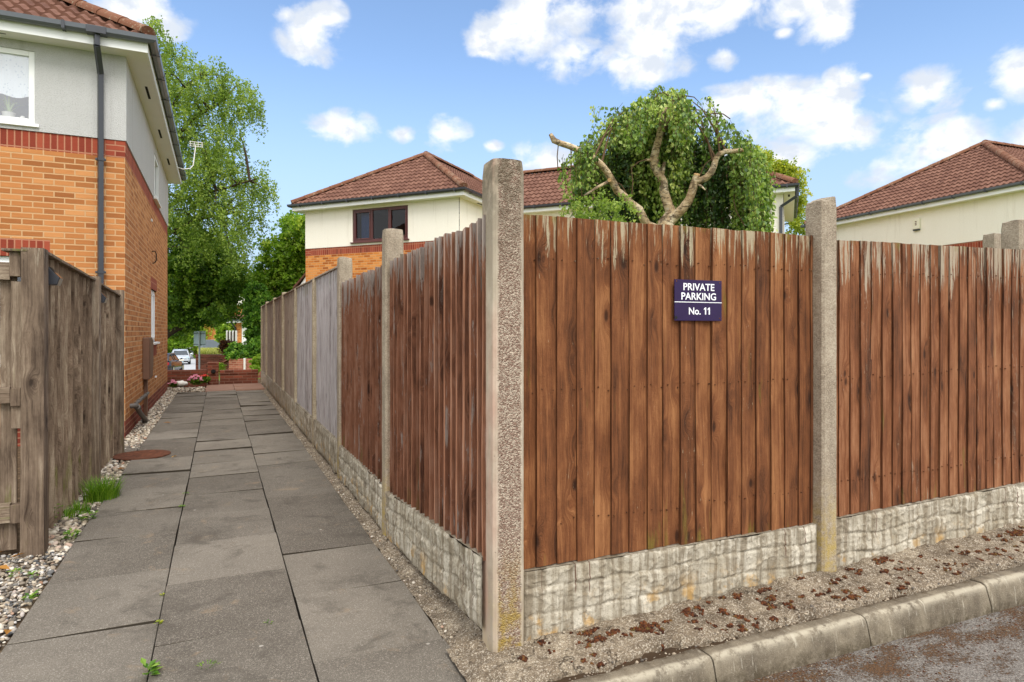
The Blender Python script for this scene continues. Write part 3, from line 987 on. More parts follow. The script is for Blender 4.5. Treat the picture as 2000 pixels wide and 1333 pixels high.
# dirt below and beside the slabs
mb = MB()
mb.quad((-0.89, -2, -0.045), (0.955, -2, -0.045), (0.955, 21, -0.045), (-0.89, 21, -0.045))
mb.quad((-3.2, -2, -0.03), (-0.89, -2, -0.03), (-0.89, 21, -0.03), (-3.2, 21, -0.03))
mb.quad((0.955, -2, -0.03), (1.5, -2, -0.03), (1.5, 21, -0.03), (0.955, 21, -0.03))
mb.build('soil', 'soil', None, (0, 0, 0), PATH.r, kind='structure')


# ---------------------------------------------------------------- gravel (thousands of loose stones)
def ico(sub=0):
    t = (1 + 5 ** 0.5) / 2
    v = np.array([(-1, t, 0), (1, t, 0), (-1, -t, 0), (1, -t, 0), (0, -1, t), (0, 1, t), (0, -1, -t), (0, 1, -t), (t, 0, -1), (t, 0, 1), (-t, 0, -1), (-t, 0, 1)], float)
    v /= np.linalg.norm(v[0])
    f = [(0, 11, 5), (0, 5, 1), (0, 1, 7), (0, 7, 10), (0, 10, 11), (1, 5, 9), (5, 11, 4), (11, 10, 2), (10, 7, 6), (7, 1, 8),
         (3, 9, 4), (3, 4, 2), (3, 2, 6), (3, 6, 8), (3, 8, 9), (4, 9, 5), (2, 4, 11), (6, 2, 10), (8, 6, 7), (9, 8, 1)]
    v = [tuple(x) for x in v]
    for _ in range(sub):
        mid = {}
        def m(a, b):
            k = (min(a, b), max(a, b))
            if k not in mid:
                q = np.array(v[a]) + np.array(v[b]); q /= np.linalg.norm(q)
                v.append(tuple(q)); mid[k] = len(v) - 1
            return mid[k]
        nf = []
        for a, b, c in f:
            x, y, z = m(a, b), m(b, c), m(c, a)
            nf += [(a, x, z), (b, y, x), (c, z, y), (x, y, z)]
        f = nf
    return np.array(v), np.array(f)


def rot_mats(n, tilt=0.5):
    a = nrg.uniform(0, 2 * np.pi, n); b = nrg.normal(0, tilt, n); c = nrg.normal(0, tilt, n)
    ca, sa, cb, sb, cc, sc = np.cos(a), np.sin(a), np.cos(b), np.sin(b), np.cos(c), np.sin(c)
    Rz = np.zeros((n, 3, 3)); Rz[:, 0, 0] = ca; Rz[:, 0, 1] = -sa; Rz[:, 1, 0] = sa; Rz[:, 1, 1] = ca; Rz[:, 2, 2] = 1
    Rx = np.zeros((n, 3, 3)); Rx[:, 0, 0] = 1; Rx[:, 1, 1] = cb; Rx[:, 1, 2] = -sb; Rx[:, 2, 1] = sb; Rx[:, 2, 2] = cb
    Ry = np.zeros((n, 3, 3)); Ry[:, 1, 1] = 1; Ry[:, 0, 0] = cc; Ry[:, 0, 2] = sc; Ry[:, 2, 0] = -sc; Ry[:, 2, 2] = cc
    return Rz @ Rx @ Ry


def stones(name, m, pos, smin, smax, sub=1, flat=0.6, loc=(0, 0, 0), rot=0.0, kind='stuff', rmin=0.0, rmax=1.0):
    n = len(pos)
    v, f = ico(sub)
    sz = smin + (smax - smin) * nrg.random(n) ** 2.0
    sc = np.stack([sz, sz * nrg.uniform(0.6, 1.0, n), sz * nrg.uniform(flat * 0.7, flat * 1.2, n)], 1)
    base = v[None] * (1 + nrg.normal(0, 0.11, (n, len(v), 1)))
    vv = base * sc[:, None, :]
    vv = np.einsum('nij,nkj->nki', rot_mats(n, 0.35), vv) + pos[:, None, :]
    ff = f[None] + (np.arange(n) * len(v))[:, None, None]
    r = np.repeat(rmin + (rmax - rmin) * nrg.random(n), len(f))
    return np_mesh(name, vv.reshape(-1, 3), ff.reshape(-1, 3), r, m, None, loc, rot, True, kind)


def scatter(n, q0, q1, p0, p1, z0, z1):
    return np.stack([nrg.uniform(q0, q1, n), nrg.uniform(p0, p1, n), nrg.uniform(z0, z1, n)], 1)


P1 = scatter(4600, -2.0, -0.9, 2.2, 5.1, -0.035, -0.010)
o = stones('gravel', 'pebble_grey', P1, 0.007, 0.021, 1, 0.5, rot=PATH.r)
P1 = scatter(4600, -2.0, -0.9, 2.2, 5.1, -0.030, -0.006)
o = stones('gravel', 'pebble', P1, 0.007, 0.019, 1, 0.5, rot=PATH.r)
P2 = np.concatenate([scatter(2600, -1.12, -0.895, 5.0, 8.7, -0.035, -0.005), scatter(3600, -1.15, -0.89, 9.0, 16.9, -0.03, 0.0),
                     scatter(2600, -3.0, -0.32, 16.95, 18.2, -0.03, 0.012)])
o2 = stones('gravel', 'pebble', P2, 0.010, 0.028, 1, 0.6, rot=PATH.r)
# crumbs along the fence and in the kerb gap
P3 = np.concatenate([scatter(1500, 0.955, 1.03, 2.0, 12, -0.02, 0.004), scatter(500, 0.96, 1.03, 12, 18.5, -0.02, 0.004)])
stones('grit', 'pebble', P3, 0.003, 0.011, 0, 0.6, rot=PATH.r)

# ---------------------------------------------------------------- broken mortar verge between fence and kerb
def verge_z(x, y):
    """x along the front fence, y behind (negative = towards the road)"""
    rise = 0.055 + 0.026 * max(0.0, x) if x > 0 else 0.055
    rise = min(rise, 0.30)
    t = min(1, max(0, (-y) / 0.33))
    z = rise * (1 - t) + (0.035 + 0.012 * max(0, x)) * t
    # falls to the paving beyond the corner
    if x < 0.1: z = min(z, 0.010 + max(0, 0.045 * (x + 0.2) / 0.3))
    a = fbm(x, y, 0.3, 3.1, 4)
    b = fbm(x, y, 5.3, 11, 5)
    c = fbm(x, y, 9.3, 42, 3)
    z += 0.013 * a + 0.014 * b + 0.004 * c
    # ragged step where the mortar has broken off before the kerb
    edge = -0.235 + 0.05 * fbm(x, 0.0, 2.0, 2.6, 3) + 0.02 * fbm(x, 0.0, 7.0, 14, 3)
    if x > 1.1: edge = -0.285 + 0.035 * fbm(x, 0, 2.0, 2.2, 3)
    if y < edge: z -= 0.075 * min(1, (edge - y) / 0.010)
    return z


mb = MB()
nx, ny = 560, 52
X0, X1, Y0, Y1 = -0.16, 5.6, -0.335, 0.17
vs = []
for j in range(ny + 1):
    for i in range(nx + 1):
        fx = i / nx
        x = X0 + (X1 - X0) * (fx ** 1.35)
        y = Y0 + (Y1 - Y0) * j / ny
        vs.append((x, y, verge_z(x, y)))
mb.add(vs, [(j * (nx + 1) + i, j * (nx + 1) + i + 1, (j + 1) * (nx + 1) + i + 1, (j + 1) * (nx + 1) + i) for j in range(ny) for i in range(nx)], smooth=True)
mb.build('verge', 'mortar_verge', None, (FRONT.o[0], FRONT.o[1], 0), FRONT.r, kind='structure')
mb = MB()
nx, ny = 260, 8
vs = []
for j in range(ny + 1):
    for i in range(nx + 1):
        x = -0.1 + 5.7 * i / nx; y = -0.33 + 0.17 * j / ny
        vs.append((x, y, 0.012 + 0.02 * max(0, x) * .6 + 0.010 * fbm(x, y, 1, 13, 4)))
mb.add(vs, [(j * (nx + 1) + i, j * (nx + 1) + i + 1, (j + 1) * (nx + 1) + i + 1, (j + 1) * (nx + 1) + i) for j in range(ny) for i in range(nx)], smooth=True)
mb.build('soil', 'soil_dark', None, (FRONT.o[0], FRONT.o[1], 0), FRONT.r, kind='structure')
mb = MB()
nx, ny = 14, 900
vs = []
for j in range(ny + 1):
    p = 1.9 + 17 * (j / ny) ** 1.5
    for i in range(nx + 1):
        q = 0.952 + 0.15 * i / nx
        z = -0.012 + 0.05 * (i / nx) ** 1.5 + 0.012 * fbm(q, p, 0, 4, 4) + 0.012 * fbm(q, p, 3, 16, 4)
        vs.append((q, p, z))
mb.add(vs, [(j * (nx + 1) + i, j * (nx + 1) + i + 1, (j + 1) * (nx + 1) + i + 1, (j + 1) * (nx + 1) + i) for j in range(ny) for i in range(nx)], smooth=True)
mb.build('verge', 'mortar_verge', None, (0, 0, 0), PATH.r, kind='structure')

# kerb: half-batter stones, each with a worn arris
mb = MB()
L = 0.915
k0 = 0.83 - L * 3
jx = [k0 + L * i for i in range(12)]
for i in range(11):
    a, b = jx[i] + 0.004, jx[i + 1] - 0.004
    sl = lambda x: 0.010 * max(0, x)
    dz = rng.uniform(-0.004, 0.004)
    N = 70
    prof = [(-0.316, -0.10), (-0.316, 0.040), (-0.322, 0.048), (-0.35, 0.052), (-0.385, 0.052), (-0.398, 0.048), (-0.408, 0.038), (-0.414, 0.022), (-0.430, -0.065), (-0.430, -0.12)]
    vs = []
    for s_ in range(N + 1):
        x = a + (b - a) * s_ / N
        endr = min(s_, N - s_)
        for k, (y, z) in enumerate(prof):
            wob = 0.004 * fbm(x, z, k * 0.37, 6, 4) + 0.004 * min(0, fbm(x, k * .2, 3, 22, 3)) if 1 < k < 8 else 0
            chip = -0.006 if endr == 0 and 1 < k < 8 else 0
            vs.append((x, y + wob - chip, z + sl(x) + dz + wob + chip))
    n = len(prof)
    fs = [(s_ * n + k, s_ * n + k + 1, (s_ + 1) * n + k + 1, (s_ + 1) * n + k) for s_ in range(N) for k in range(n - 1)]
    mb.add(vs, fs, rng.random(), smooth=True)
    mb.add(vs[:n], [tuple(range(n))[::-1]]); mb.add(vs[-n:], [tuple(range(n))])
mb.build('kerb', 'kerb_concrete', None, (FRONT.o[0], FRONT.o[1], 0), FRONT.r, kind='structure')

# loose debris in the gap behind the kerb and moss cushions
n = 900
gx = nrg.uniform(0.2, 5.2, n); gy = nrg.uniform(-0.315, -0.235, n)
gzv = np.array([max(verge_z(x, y), 0.014 + 0.012 * x) for x, y in zip(gx, gy)])
stones('grit', 'pebble', np.stack([gx, gy, gzv], 1), 0.003, 0.011, 0, 0.7, (FRONT.o[0], FRONT.o[1], 0), FRONT.r, rmax=0.62)
n = 500
gx = nrg.uniform(0.0, 5.4, n); gy = nrg.uniform(-0.60, -0.44, n)
stones('grit', 'pebble', np.stack([gx, gy, np.full(n, -0.066)], 1), 0.002, 0.005, 0, 0.7, (FRONT.o[0], FRONT.o[1], 0), FRONT.r, rmax=0.6)


def moss_patch(spots, name='moss'):
    pts = []; sz = []
    for (x, y, r, n) in spots:
        for _ in range(n):
            a = rng.uniform(0, 6.283); d = r * rng.random() ** 0.7
            px, py = x + d * math.cos(a) * 1.5, y + d * math.sin(a) * 0.8
            if fbm(px, py, 1.0, 26, 3) < -0.12: continue
            if not (-0.31 < py < 0.0): continue
            pts.append((px, py, verge_z(px, py) + 0.002))
    return np.array(pts)


spots = []
for (px, py, r, n) in [(1140, 1235, .055, 210), (1165, 1255, .03, 70), (1200, 1243, .022, 40), (1262, 1232, .05, 170), (1350, 1205, .045, 150), (1372, 1222, .02, 50),
                       (1250, 1210, .018, 30), (1410, 1180, .02, 40), (1440, 1180, .02, 40), (1475, 1150, .02, 50), (1510, 1180, .026, 60), (1565, 1152, .018, 40), (1620, 1165, .015, 20),
                       (1715, 1118, .04, 110), (1790, 1088, .03, 60), (1830, 1085, .03, 60), (1850, 1080, .05, 150), (1880, 1100, .03, 70), (1940, 1060, .04, 90), (1985, 1068, .045, 110), (1660, 1130, .02, 30),
                       (1075, 1328, .03, 60), (1022, 1285, .012, 16), (1310, 1260, .012, 14), (1760, 1130, .02, 25), (1600, 1175, .012, 12)]:
    d = (EYE - 0.05) / ((py - HZ) / F_PX)
    lx, ly = FRONT.l((px - 1000) / F_PX * d, d)
    spots.append((lx, ly, r, n))
for _ in range(190):
    spots.append((rng.uniform(0.2, 5), rng.uniform(-0.27, -0.02), rng.uniform(.005, .02), rng.randint(4, 22)))
mp_ = moss_patch(spots)
rp = []
while len(rp) < 2600:
    x, y = rng.uniform(0.1, 5.2), -0.435 - abs(rng.gauss(0, .42))
    k_ = fbm(x, y * 1.9, 4.0, 2.6, 4) + .5 * fbm(x, y, 9.0, 17, 3) + max(0, .28 + (y + .435) * 1.2)
    if k_ > .17: rp.append((x, y, -0.0715 + 0.0003 * max(0, x)))
stones('moss', 'moss', np.array(rp), 0.003, 0.008, 0, 0.55, (FRONT.o[0], FRONT.o[1], 0), FRONT.r)
stones('moss', 'moss', np.concatenate([mp_, mp_ + nrg.normal(0, .006, mp_.shape) * np.array([1, 1, .2])]), 0.003, 0.009, 1, 0.75, (FRONT.o[0], FRONT.o[1], 0), FRONT.r)
# ================================================================ fences
def boards(mb, L, zb, zt, bw, thick, thin, near_thick=True, cup=0.003, wav=0.004, jag=0.006, nails=False, segs=9):
    """feather-edge boards along x from 0 to L, face towards -y; zb, zt: functions of x. near_thick: thick edge at the board's low-x side"""
    x = 0.0
    while x < L - 0.01:
        wd_ = bw * rng.uniform(0.90, 1.10)
        x1 = min(x + wd_, L)
        if L - x1 < bw * 0.35: x1 = L
        ov = 0.012
        a, b = (x, min(x1 + ov, L)) if near_thick else (max(x - ov, 0), x1)
        ya, yb = (-thick, -thin) if near_thick else (-thin, -thick)
        ou, ovv = rng.uniform(0, 50), rng.uniform(0, 50)
        r = rng.random()
        d0, d1 = rng.uniform(-jag, jag), rng.uniform(-jag, jag)
        ph, ph2 = rng.uniform(0, 9), rng.uniform(0, 9)
        cols = 4
        vs = []; uvs = []
        for j in range(segs + 1):
            t = j / segs
            for i in range(cols + 1):
                s = i / cols
                xx = a + (b - a) * s
                z0, z1 = zb(xx) + d0, zt(xx) + d1
                z = z0 + (z1 - z0) * t
                yy = ya + (yb - ya) * s + cup * math.sin(math.pi * s) * (1 if r > .5 else -1) + wav * fbm(ph, t * 2.1, ph2, 1.0, 2)
                xx += 0.35 * wav * fbm(ph2, t * 1.7, ph, 1.0, 2) if 0 < i < cols or True else 0
                vs.append((xx, yy, z)); uvs.append((xx - a + ou, z + ovv))
        n = cols + 1
        fs = []; fu = []; fr_ = []
        for j in range(segs):
            for i in range(cols):
                q = (j * n + i, j * n + i + 1, (j + 1) * n + i + 1, (j + 1) * n + i)
                fs.append(q); fu.append([uvs[k] for k in q])
        # edges and back
        nb = len(vs)
        bk = []
        for j in range(segs + 1):
            for i in (0, cols):
                p = vs[j * n + i]; bk.append((p[0], 0.0, p[2]))
        vs2 = vs + bk
        ub = lambda j, i: (uvs[j * n + i][0], uvs[j * n + i][1])
        for j in range(segs):
            A, B = j * n, (j + 1) * n
            fs.append((nb + 2 * j, A, B, nb + 2 * j + 2)); fu.append([(ou - .02, uvs[A][1]), uvs[A], uvs[B], (ou - .02, uvs[B][1])])
            A, B = j * n + cols, (j + 1) * n + cols
            fs.append((A, nb + 2 * j + 1, nb + 2 * j + 3, B)); fu.append([uvs[A], (uvs[A][0] + .02, uvs[A][1]), (uvs[B][0] + .02, uvs[B][1]), uvs[B]])
            fs.append((nb + 2 * j + 1, nb + 2 * j, nb + 2 * j + 2, nb + 2 * j + 3)); fu.append([ub(j, cols), ub(j, 0), ub(j + 1, 0), ub(j + 1, cols)])
        T = segs * n
        fs.append(tuple(T + i for i in range(n)) + (nb + 2 * segs + 1, nb + 2 * segs)); fu.append([uvs[T + i] for i in range(n)] + [ub(segs, cols), ub(segs, 0)])
        fs.append((nb, nb + 1) + tuple(range(cols, -1, -1))); fu.append([ub(0, 0), ub(0, cols)] + [uvs[i] for i in range(cols, -1, -1)])
        b0 = len(mb.r)
        mb.add(vs2, fs, r, fu)
        for j in range(segs):        # sawn edges
            q0 = b0 + segs * cols + 3 * j
            mb.r[q0 + (0 if near_thick else 1)] = 2.0 + r
        if nails:                    # rusty nail heads along the three rails
            for f in (0.12, 0.5, 0.88):
                for g in (0.18, 0.80):
                    xx = a + (b - a) * (g + rng.uniform(-.05, .05)); s = (xx - a) / (b - a)
                    zz = zb(xx) + (zt(xx) - zb(xx)) * f + rng.uniform(-.012, .012)
                    yy = ya + (yb - ya) * s - 0.0045
                    rr = 0.0035
                    mb.add([(xx + rr * math.cos(k * 1.0472), yy, zz + rr * math.sin(k * 1.0472)) for k in range(6)] + [(xx + rr * 1.2 * math.cos(k * 1.0472), yy + .01, zz + rr * 1.2 * math.sin(k * 1.0472)) for k in range(6)],
                           [tuple(range(6))] + [(k, 6 + k, 6 + (k + 1) % 6, (k + 1) % 6) for k in range(6)], 2.3)
        x = x1


def fence_panel(label, fr, x, y, L, zb, zt, mat_, bw, thick, thin, near_thick, cap=None, group='timber fence panels', nails=False, wav=0.004, jag=0.006):
    t = thing('fence_panel', label, 'fence panel', tuple(fr.w(x, y)), fr.r, group)
    mb = MB(); boards(mb, L, zb, zt, bw, thick, thin, near_thick, wav=wav, jag=jag, nails=nails)
    mb.build('boards', mat_, t)
    for z in (0.12, 0.5, 0.88):
        rl = MB()
        zz = zb(0) + (zt(0) - zb(0)) * z
        rl.box(0.01, L - 0.01, 0.001, 0.04, zz - 0.03, zz + 0.03)
        rl.build('back_rail', mat_, t, bevel=0.003)
    if cap:
        cp = MB()
        N = 12
        for i in range(N):
            x0, x1 = L * i / N, L * (i + 1) / N
            v = []
            for xx in (x0, x1):
                z = zt(xx)
                v += [(xx, -thick - 0.016, z + 0.001), (xx, 0.03, z + 0.001), (xx, 0.03, z + 0.016), (xx, -thick - 0.016, z + 0.016)]
            cp.add(v, [(0, 1, 5, 4), (1, 2, 6, 5), (2, 3, 7, 6), (3, 0, 4, 7)], 0.5)
            if i == 0: cp.add(v[:4], [(3, 2, 1, 0)], .5)
            if i == N - 1: cp.add(v[4:], [(0, 1, 2, 3)], .5)
        cp.build('capping_rail', cap, t)
    return t


def gravel_board(label, fr, x, y, L, h, z0, slope, res, mat_='gravel_board_stone', group='concrete gravel boards'):
    """rock-faced concrete plank; face towards -y"""
    mb = MB()
    nx, nz = max(12, int(L / res)), max(6, int(h / res))
    # block layout
    rows = [0, 0.36 + rng.uniform(-.06, .06), 0.68 + rng.uniform(-.05, .05), 1.0]
    blocks = []
    for a, b in zip(rows, rows[1:]):
        xx = 0.025
        while xx < L - 0.02:
            wb = rng.uniform(0.10, 0.26)
            e = min(xx + wb, L - 0.02)
            if L - 0.02 - e < 0.07: e = L - 0.02
            blocks.append((xx, e, a * h, b * h, rng.uniform(0.4, 1.0), rng.uniform(-.4, .4), rng.uniform(-.4, .4)))
            xx = e
    seed = rng.uniform(0, 99)
    vs = []; rv = []
    grid = np.zeros((nz + 1, nx + 1))
    for (bx0, bx1, bz0, bz1, am, tx, tz) in blocks:
        i0, i1 = int(bx0 / L * nx), int(math.ceil(bx1 / L * nx)); j0, j1 = max(0, int(bz0 / h * nz) - 3), int(math.ceil(bz1 / h * nz)) + 3
        for j in range(j0, min(j1, nz) + 1):
            for i in range(i0, min(i1, nx) + 1):
                u = (i / nx * L - bx0) / (bx1 - bx0); v = (j / nz * h + 0.022 * fbm(i / nx * L + seed, 3.0, 0, 3.5, 3) - bz0) / (bz1 - bz0)
                if not (0 <= u <= 1 and 0 <= v <= 1): continue
                e = min(u * (bx1 - bx0), (1 - u) * (bx1 - bx0), v * (bz1 - bz0), (1 - v) * (bz1 - bz0))
                bulge = min(1, e / 0.016) ** 0.5
                grid[j, i] = max(grid[j, i], bulge * (0.013 * am + 0.012 * tx * (u - .5) + 0.016 * tz * (v - .5)))
    for j in range(nz + 1):
        for i in range(nx + 1):
            X = i / nx * L; Z = j / nz * h
            n1 = fbm(X + seed, Z, 0, 9, 4); n2 = fbm(X + seed, Z, 4, 30, 3)
            g = grid[j, i]
            if X < 0.02 or X > L - 0.015: g = 0.0; n1 *= .1
            rid = abs(fbm(X + seed, Z * 2.2, 8, 7, 3))
            rv.append(min(1, g / 0.007))
            vs.append((X, -0.02 - g - (0.004 * n1 + 0.0018 * n2) - (0.006 * (1 - min(1, rid * 6))) * (g > 0.004), Z))
    mb.add(vs, [(j * (nx + 1) + i, j * (nx + 1) + i + 1, (j + 1) * (nx + 1) + i + 1, (j + 1) * (nx + 1) + i) for j in range(nz) for i in range(nx)], smooth=True)
    for j in range(nz):
        for i in range(nx): mb.r[j * nx + i] = (rv[j * (nx + 1) + i] + rv[(j + 1) * (nx + 1) + i + 1]) / 2
    mb.add([(0, -.02, h), (L, -.02, h), (L, .03, h), (0, .03, h)], [(0, 1, 2, 3)])
    mb.add([(0, .03, 0), (L, .03, 0), (L, .03, h), (0, .03, h)], [(1, 0, 3, 2)])
    mb.v = [(a, b, c + slope * a) for (a, b, c) in mb.v]
    o = mb.build('gravel_board', mat_, None, tuple(fr.w(x, y, z0)), fr.r)
    return tag(o, label, 'gravel board', group)


def concrete_post(label, fr, x, y, wx, wy, H, mat_, z0=0.0, rough=0.0, group='concrete fence posts', parts=None, lean=0.0, chamf=0.012, slots=None, bite=0):
    """post with chamfered arrises and a worn domed top; base corner (x, y) in frame, size wx by wy"""
    mb = MB()
    NZ = 40 if rough else 14
    c = chamf
    ring0 = [(c, 0), (wx - c, 0), (wx, c), (wx, wy - c), (wx - c, wy), (c, wy), (0, wy - c), (0, c)]
    ring = []
    for k in range(8):                       # extra points along the long sides
        a, b = ring0[k], ring0[(k + 1) % 8]
        nsub = 4 if k % 2 == 0 else 1
        for q in range(nsub):
            ring.append((a[0] + (b[0] - a[0]) * q / nsub, a[1] + (b[1] - a[1]) * q / nsub))
    sd = rng.uniform(0, 50)
    n = len(ring)
    vs = []
    for j in range(NZ + 1):
        t = j / NZ
        for (px, py) in ring:
            z = -0.12 + (H + 0.12) * t
            d = rough * fbm(px * 1 + sd, py, z, 9, 4) if rough else 0
            sx_ = 1.0
            if t > 0.985: sx_ = 0.93
            vx = wx / 2 + (px - wx / 2) * (sx_ + d) ; vy = wy / 2 + (py - wy / 2) * (sx_ + d)
            if j == NZ:
                z += 0.010 * fbm(px + sd, py, 0, 14, 3) * (1 if rough else 0.6)
                if bite: z -= bite * (1 if px < wx * 0.45 else 0)
            vs.append((vx + lean * z, vy, z))
    fs = [(j * n + k, j * n + (k + 1) % n, (j + 1) * n + (k + 1) % n, (j + 1) * n + k) for j in range(NZ) for k in range(n)]
    mb.add(vs, fs)
    b = NZ * n
    ctr = (wx / 2 + lean * H, wy / 2, H + 0.012 - (bite * .4))
    mb.add(vs[b:] + [ctr], [(k, (k + 1) % n, n) for k in range(n)])
    o = mb.build('concrete_post', mat_, None, tuple(fr.w(x, y, z0)), fr.r)
    return tag(o, label, 'fence post', group)


# --- corner post and the front run (along FRONT x)
PANEL_Y = 0.075
concrete_post('tall pitted concrete corner post where the two brown fences meet', PATH, 1.06, 2.515, 0.145, 0.15, 2.165, 'post_chip', 0, 0.012)
bpy.data.objects['concrete_post'].rotation_euler = (0, 0, FRONT.r)
bpy.data.objects['concrete_post'].location = tuple(FRONT.w(0, 0))
P2X = on_plane(1608, 800, FRONT, 0.0)[0]
concrete_post('slim concrete post right of the parking sign between two brown panels', FRONT, P2X, 0.0, 0.112, 0.13, 2.09, 'concrete_post', 0.07, 0.012, bite=0.02)
P3X = on_plane(1972, 600, FRONT, 0.10)[0] + 0.17
concrete_post('concrete post at the right edge standing behind the worn brown panel', FRONT, P3X, 0.125, 0.112, 0.13, 2.05, 'concrete_post', 0.14, 0.012)
xa, za = on_plane(1022, 1110, FRONT, PANEL_Y)
xb, zbb = on_plane(1606, 1018, FRONT, PANEL_Y)
xt0, zt0 = on_plane(1022, 420, FRONT, PANEL_Y)
xt1, zt1 = on_plane(1606, 463, FRONT, PANEL_Y)
print('front panel', xa, xb, za, zbb, zt0, zt1, P2X)
PX0 = 0.125
PL = P2X + 0.02 - PX0
fence_panel('brown stained board panel carrying the parking sign', FRONT, PX0, PANEL_Y, PL,
            lambda x: za + (zbb - za) * (x + PX0 - xa) / (xb - xa), lambda x: zt0 + (zt1 - zt0) * (x + PX0 - xt0) / (xt1 - xt0),
            'wood_stained', 0.0985, 0.017, 0.005, True, wav=0.008, jag=0.003, nails=True)
gravel_board('rock-faced concrete plank with brown drips under the panel with the sign', FRONT, PX0 + 0.01, PANEL_Y - 0.012, PL - 0.02, 0.33, (za + zbb) / 2 - 0.332, 0.0, 0.0062)
xc0, zc0 = on_plane(1650, 1005, FRONT, PANEL_Y)
xc1, zc1 = on_plane(2000, 940, FRONT, PANEL_Y)
xd0, zd0 = on_plane(1650, 470, FRONT, PANEL_Y)
xd1, zd1 = on_plane(1930, 485, FRONT, PANEL_Y)
print('panel 2', xc0, xc1, zc0, zc1, zd0, zd1)
QX0 = P2X + 0.095
QL = P3X + 0.30 - QX0
f2b = lambda x: zc0 + (zc1 - zc0) * (x + QX0 - xc0) / (xc1 - xc0)
f2t = lambda x: zd0 + (zd1 - zd0) * (x + QX0 - xd0) / (xd1 - xd0)
fence_panel('worn brown panel with flaking stain right of the slim post', FRONT, QX0, PANEL_Y, QL, f2b, f2t, 'wood_stained_worn', 0.092, 0.016, 0.005, True, wav=0.008, jag=0.003, nails=True)
gravel_board('blocky concrete plank with orange lichen under the worn panel', FRONT, QX0 + 0.01, PANEL_Y - 0.012, QL - 0.02, 0.33, f2b(0) - 0.332, (f2b(1) - f2b(0)), 0.0062)
RX0 = P3X + 0.31
fence_panel('brown panel beyond the post at the right edge', FRONT, RX0, PANEL_Y, 1.8, lambda x: f2b(x + RX0 - QX0), lambda x: f2t(x + RX0 - QX0), 'wood_stained_worn', 0.095, 0.016, 0.005, True)
gravel_board('concrete plank beyond the post at the right edge', FRONT, RX0, PANEL_Y - 0.012, 1.8, 0.33, f2b(RX0 - QX0) - 0.332, (f2b(1) - f2b(0)), 0.02)
# neighbour's post stub behind
c = at(1956, 470, 6.0)
lx, ly = FRONT.l(c.x, c.y)
concrete_post('short concrete post of a rear fence peeping over the worn panel', FRONT, lx - 0.09, ly, 0.17, 0.12, at(1953, 457, 6.0).z, 'concrete_post', 0, 0.01)

# --- the run along the path (face towards -x of PATH): local frame with x along the path away, face -y = towards the path
SIDE = Frame(PATH.w(1.04, 0).x, PATH.w(1.04, 0).y, PATH.r + math.radians(90))
# SIDE x = +p, SIDE y = -q + 1.04  -> behind the fence is negative y; flip using a mirrored run: start at the far end
def side_frame(p_far):
    o = PATH.w(1.04, p_far)
    return Frame(o.x, o.y, PATH.r - math.radians(90))      # x towards the camera, y behind the fence (+q)


post_p = [4.42, 6.30, 8.15, 10.25, 12.4, 14.5, 16.9, 18.8]
post_lab = ['first slim concrete post beyond the corner post along the path', 'second concrete post on the path where brown boards meet grey',
            'leaning slim post between the two silver grey panels', 'post between the silver grey and the browner grey panels',
            'fourth post back from the far end of the path fence', 'third post back from the far end of the path fence',
            'last but one post at the far end of the path fence', 'end post of the path fence by the low brick wall']
post_top = [2.13, 2.13, 2.07, 2.08, 2.13, 2.13, 2.15, 2.12]
edges = [2.59] + post_p
for i, p in enumerate(post_p):
    fr = side_frame(p + 0.06)
    concrete_post(post_lab[i], fr, 0.0, 0.0, 0.115, 0.13, post_top[i], 'concrete_post' if i < 2 else 'concrete_post_far', 0, 0.01 if i < 3 else 0.0)
plab = ['rusty brown ridged board panel next to the corner post', 'narrow brown ridged panel between the first two slim posts',
        'silver grey board panel next to the brown one', 'silver grey panel beyond the leaning post', 'browner grey panel after the silver pair',
        'shaded grey brown panel midway to the far end', 'third panel from the far end of the path fence', 'second panel from the far end of the path fence', 'farthest panel of the path fence']
glab = ['mossy rock-faced plank under the rusty brown panel', 'rock-faced plank under the narrow brown panel', 'plank under the nearer silver panel', 'plank under the farther silver panel',
        'plank under the browner grey panel', 'plank under the shaded midway panel', 'plank under the third panel from the far end', 'plank under the second panel from the far end', 'plank under the farthest path panel']
for i in range(8):
    p0, p1 = edges[i] + (0.02 if i == 0 else 0.03), edges[i + 1] - 0.03
    fr = side_frame(p1)
    L = p1 - p0
    if i < 2:
        m_, bw, tk, tn, cp = 'wood_stained_path', 0.088, 0.030, 0.003, None
    elif i < 4:
        m_, bw, tk, tn, cp = 'wood_silver', 0.105, 0.014, 0.006, 'wood_greybrown'
    else:
        m_, bw, tk, tn, cp = 'wood_greybrown', 0.105, 0.012, 0.006, 'wood_greybrown'
    if i == 0: zb0, zb1, zt0_, zt1_ = 0.31, 0.42, 1.91, 1.925
    elif i == 1: zb0, zb1, zt0_, zt1_ = 0.33, 0.34, 1.885, 1.90
    else:
        zb0 = zb1 = 0.34
        zt0_ = 2.015 + 0.006 * p1; zt1_ = 2.01 + 0.006 * p0
        if i >= 4: zt0_ = 2.03 + 0.004 * p1; zt1_ = 2.03 + 0.004 * p0
    # slightly ragged bottom edge near the camera
    fence_panel(plab[i], fr, 0, 0.045, L, (lambda a, b, l: (lambda x: a + (b - a) * x / l))(zb0, zb1, L), (lambda a, b, l: (lambda x: a + (b - a) * x / l))(zt0_, zt1_, L),
                m_, bw, tk, tn, False, cp, wav=0.005, jag=0.012 if i < 2 else 0.003)
    gravel_board(glab[i], fr, 0.0, 0.03, L, 0.32, min(zb0, zb1) - 0.31, (zb1 - zb0) / L if i == 0 else 0.0, 0.008 if i < 2 else (0.022 if i < 4 else 0.05))

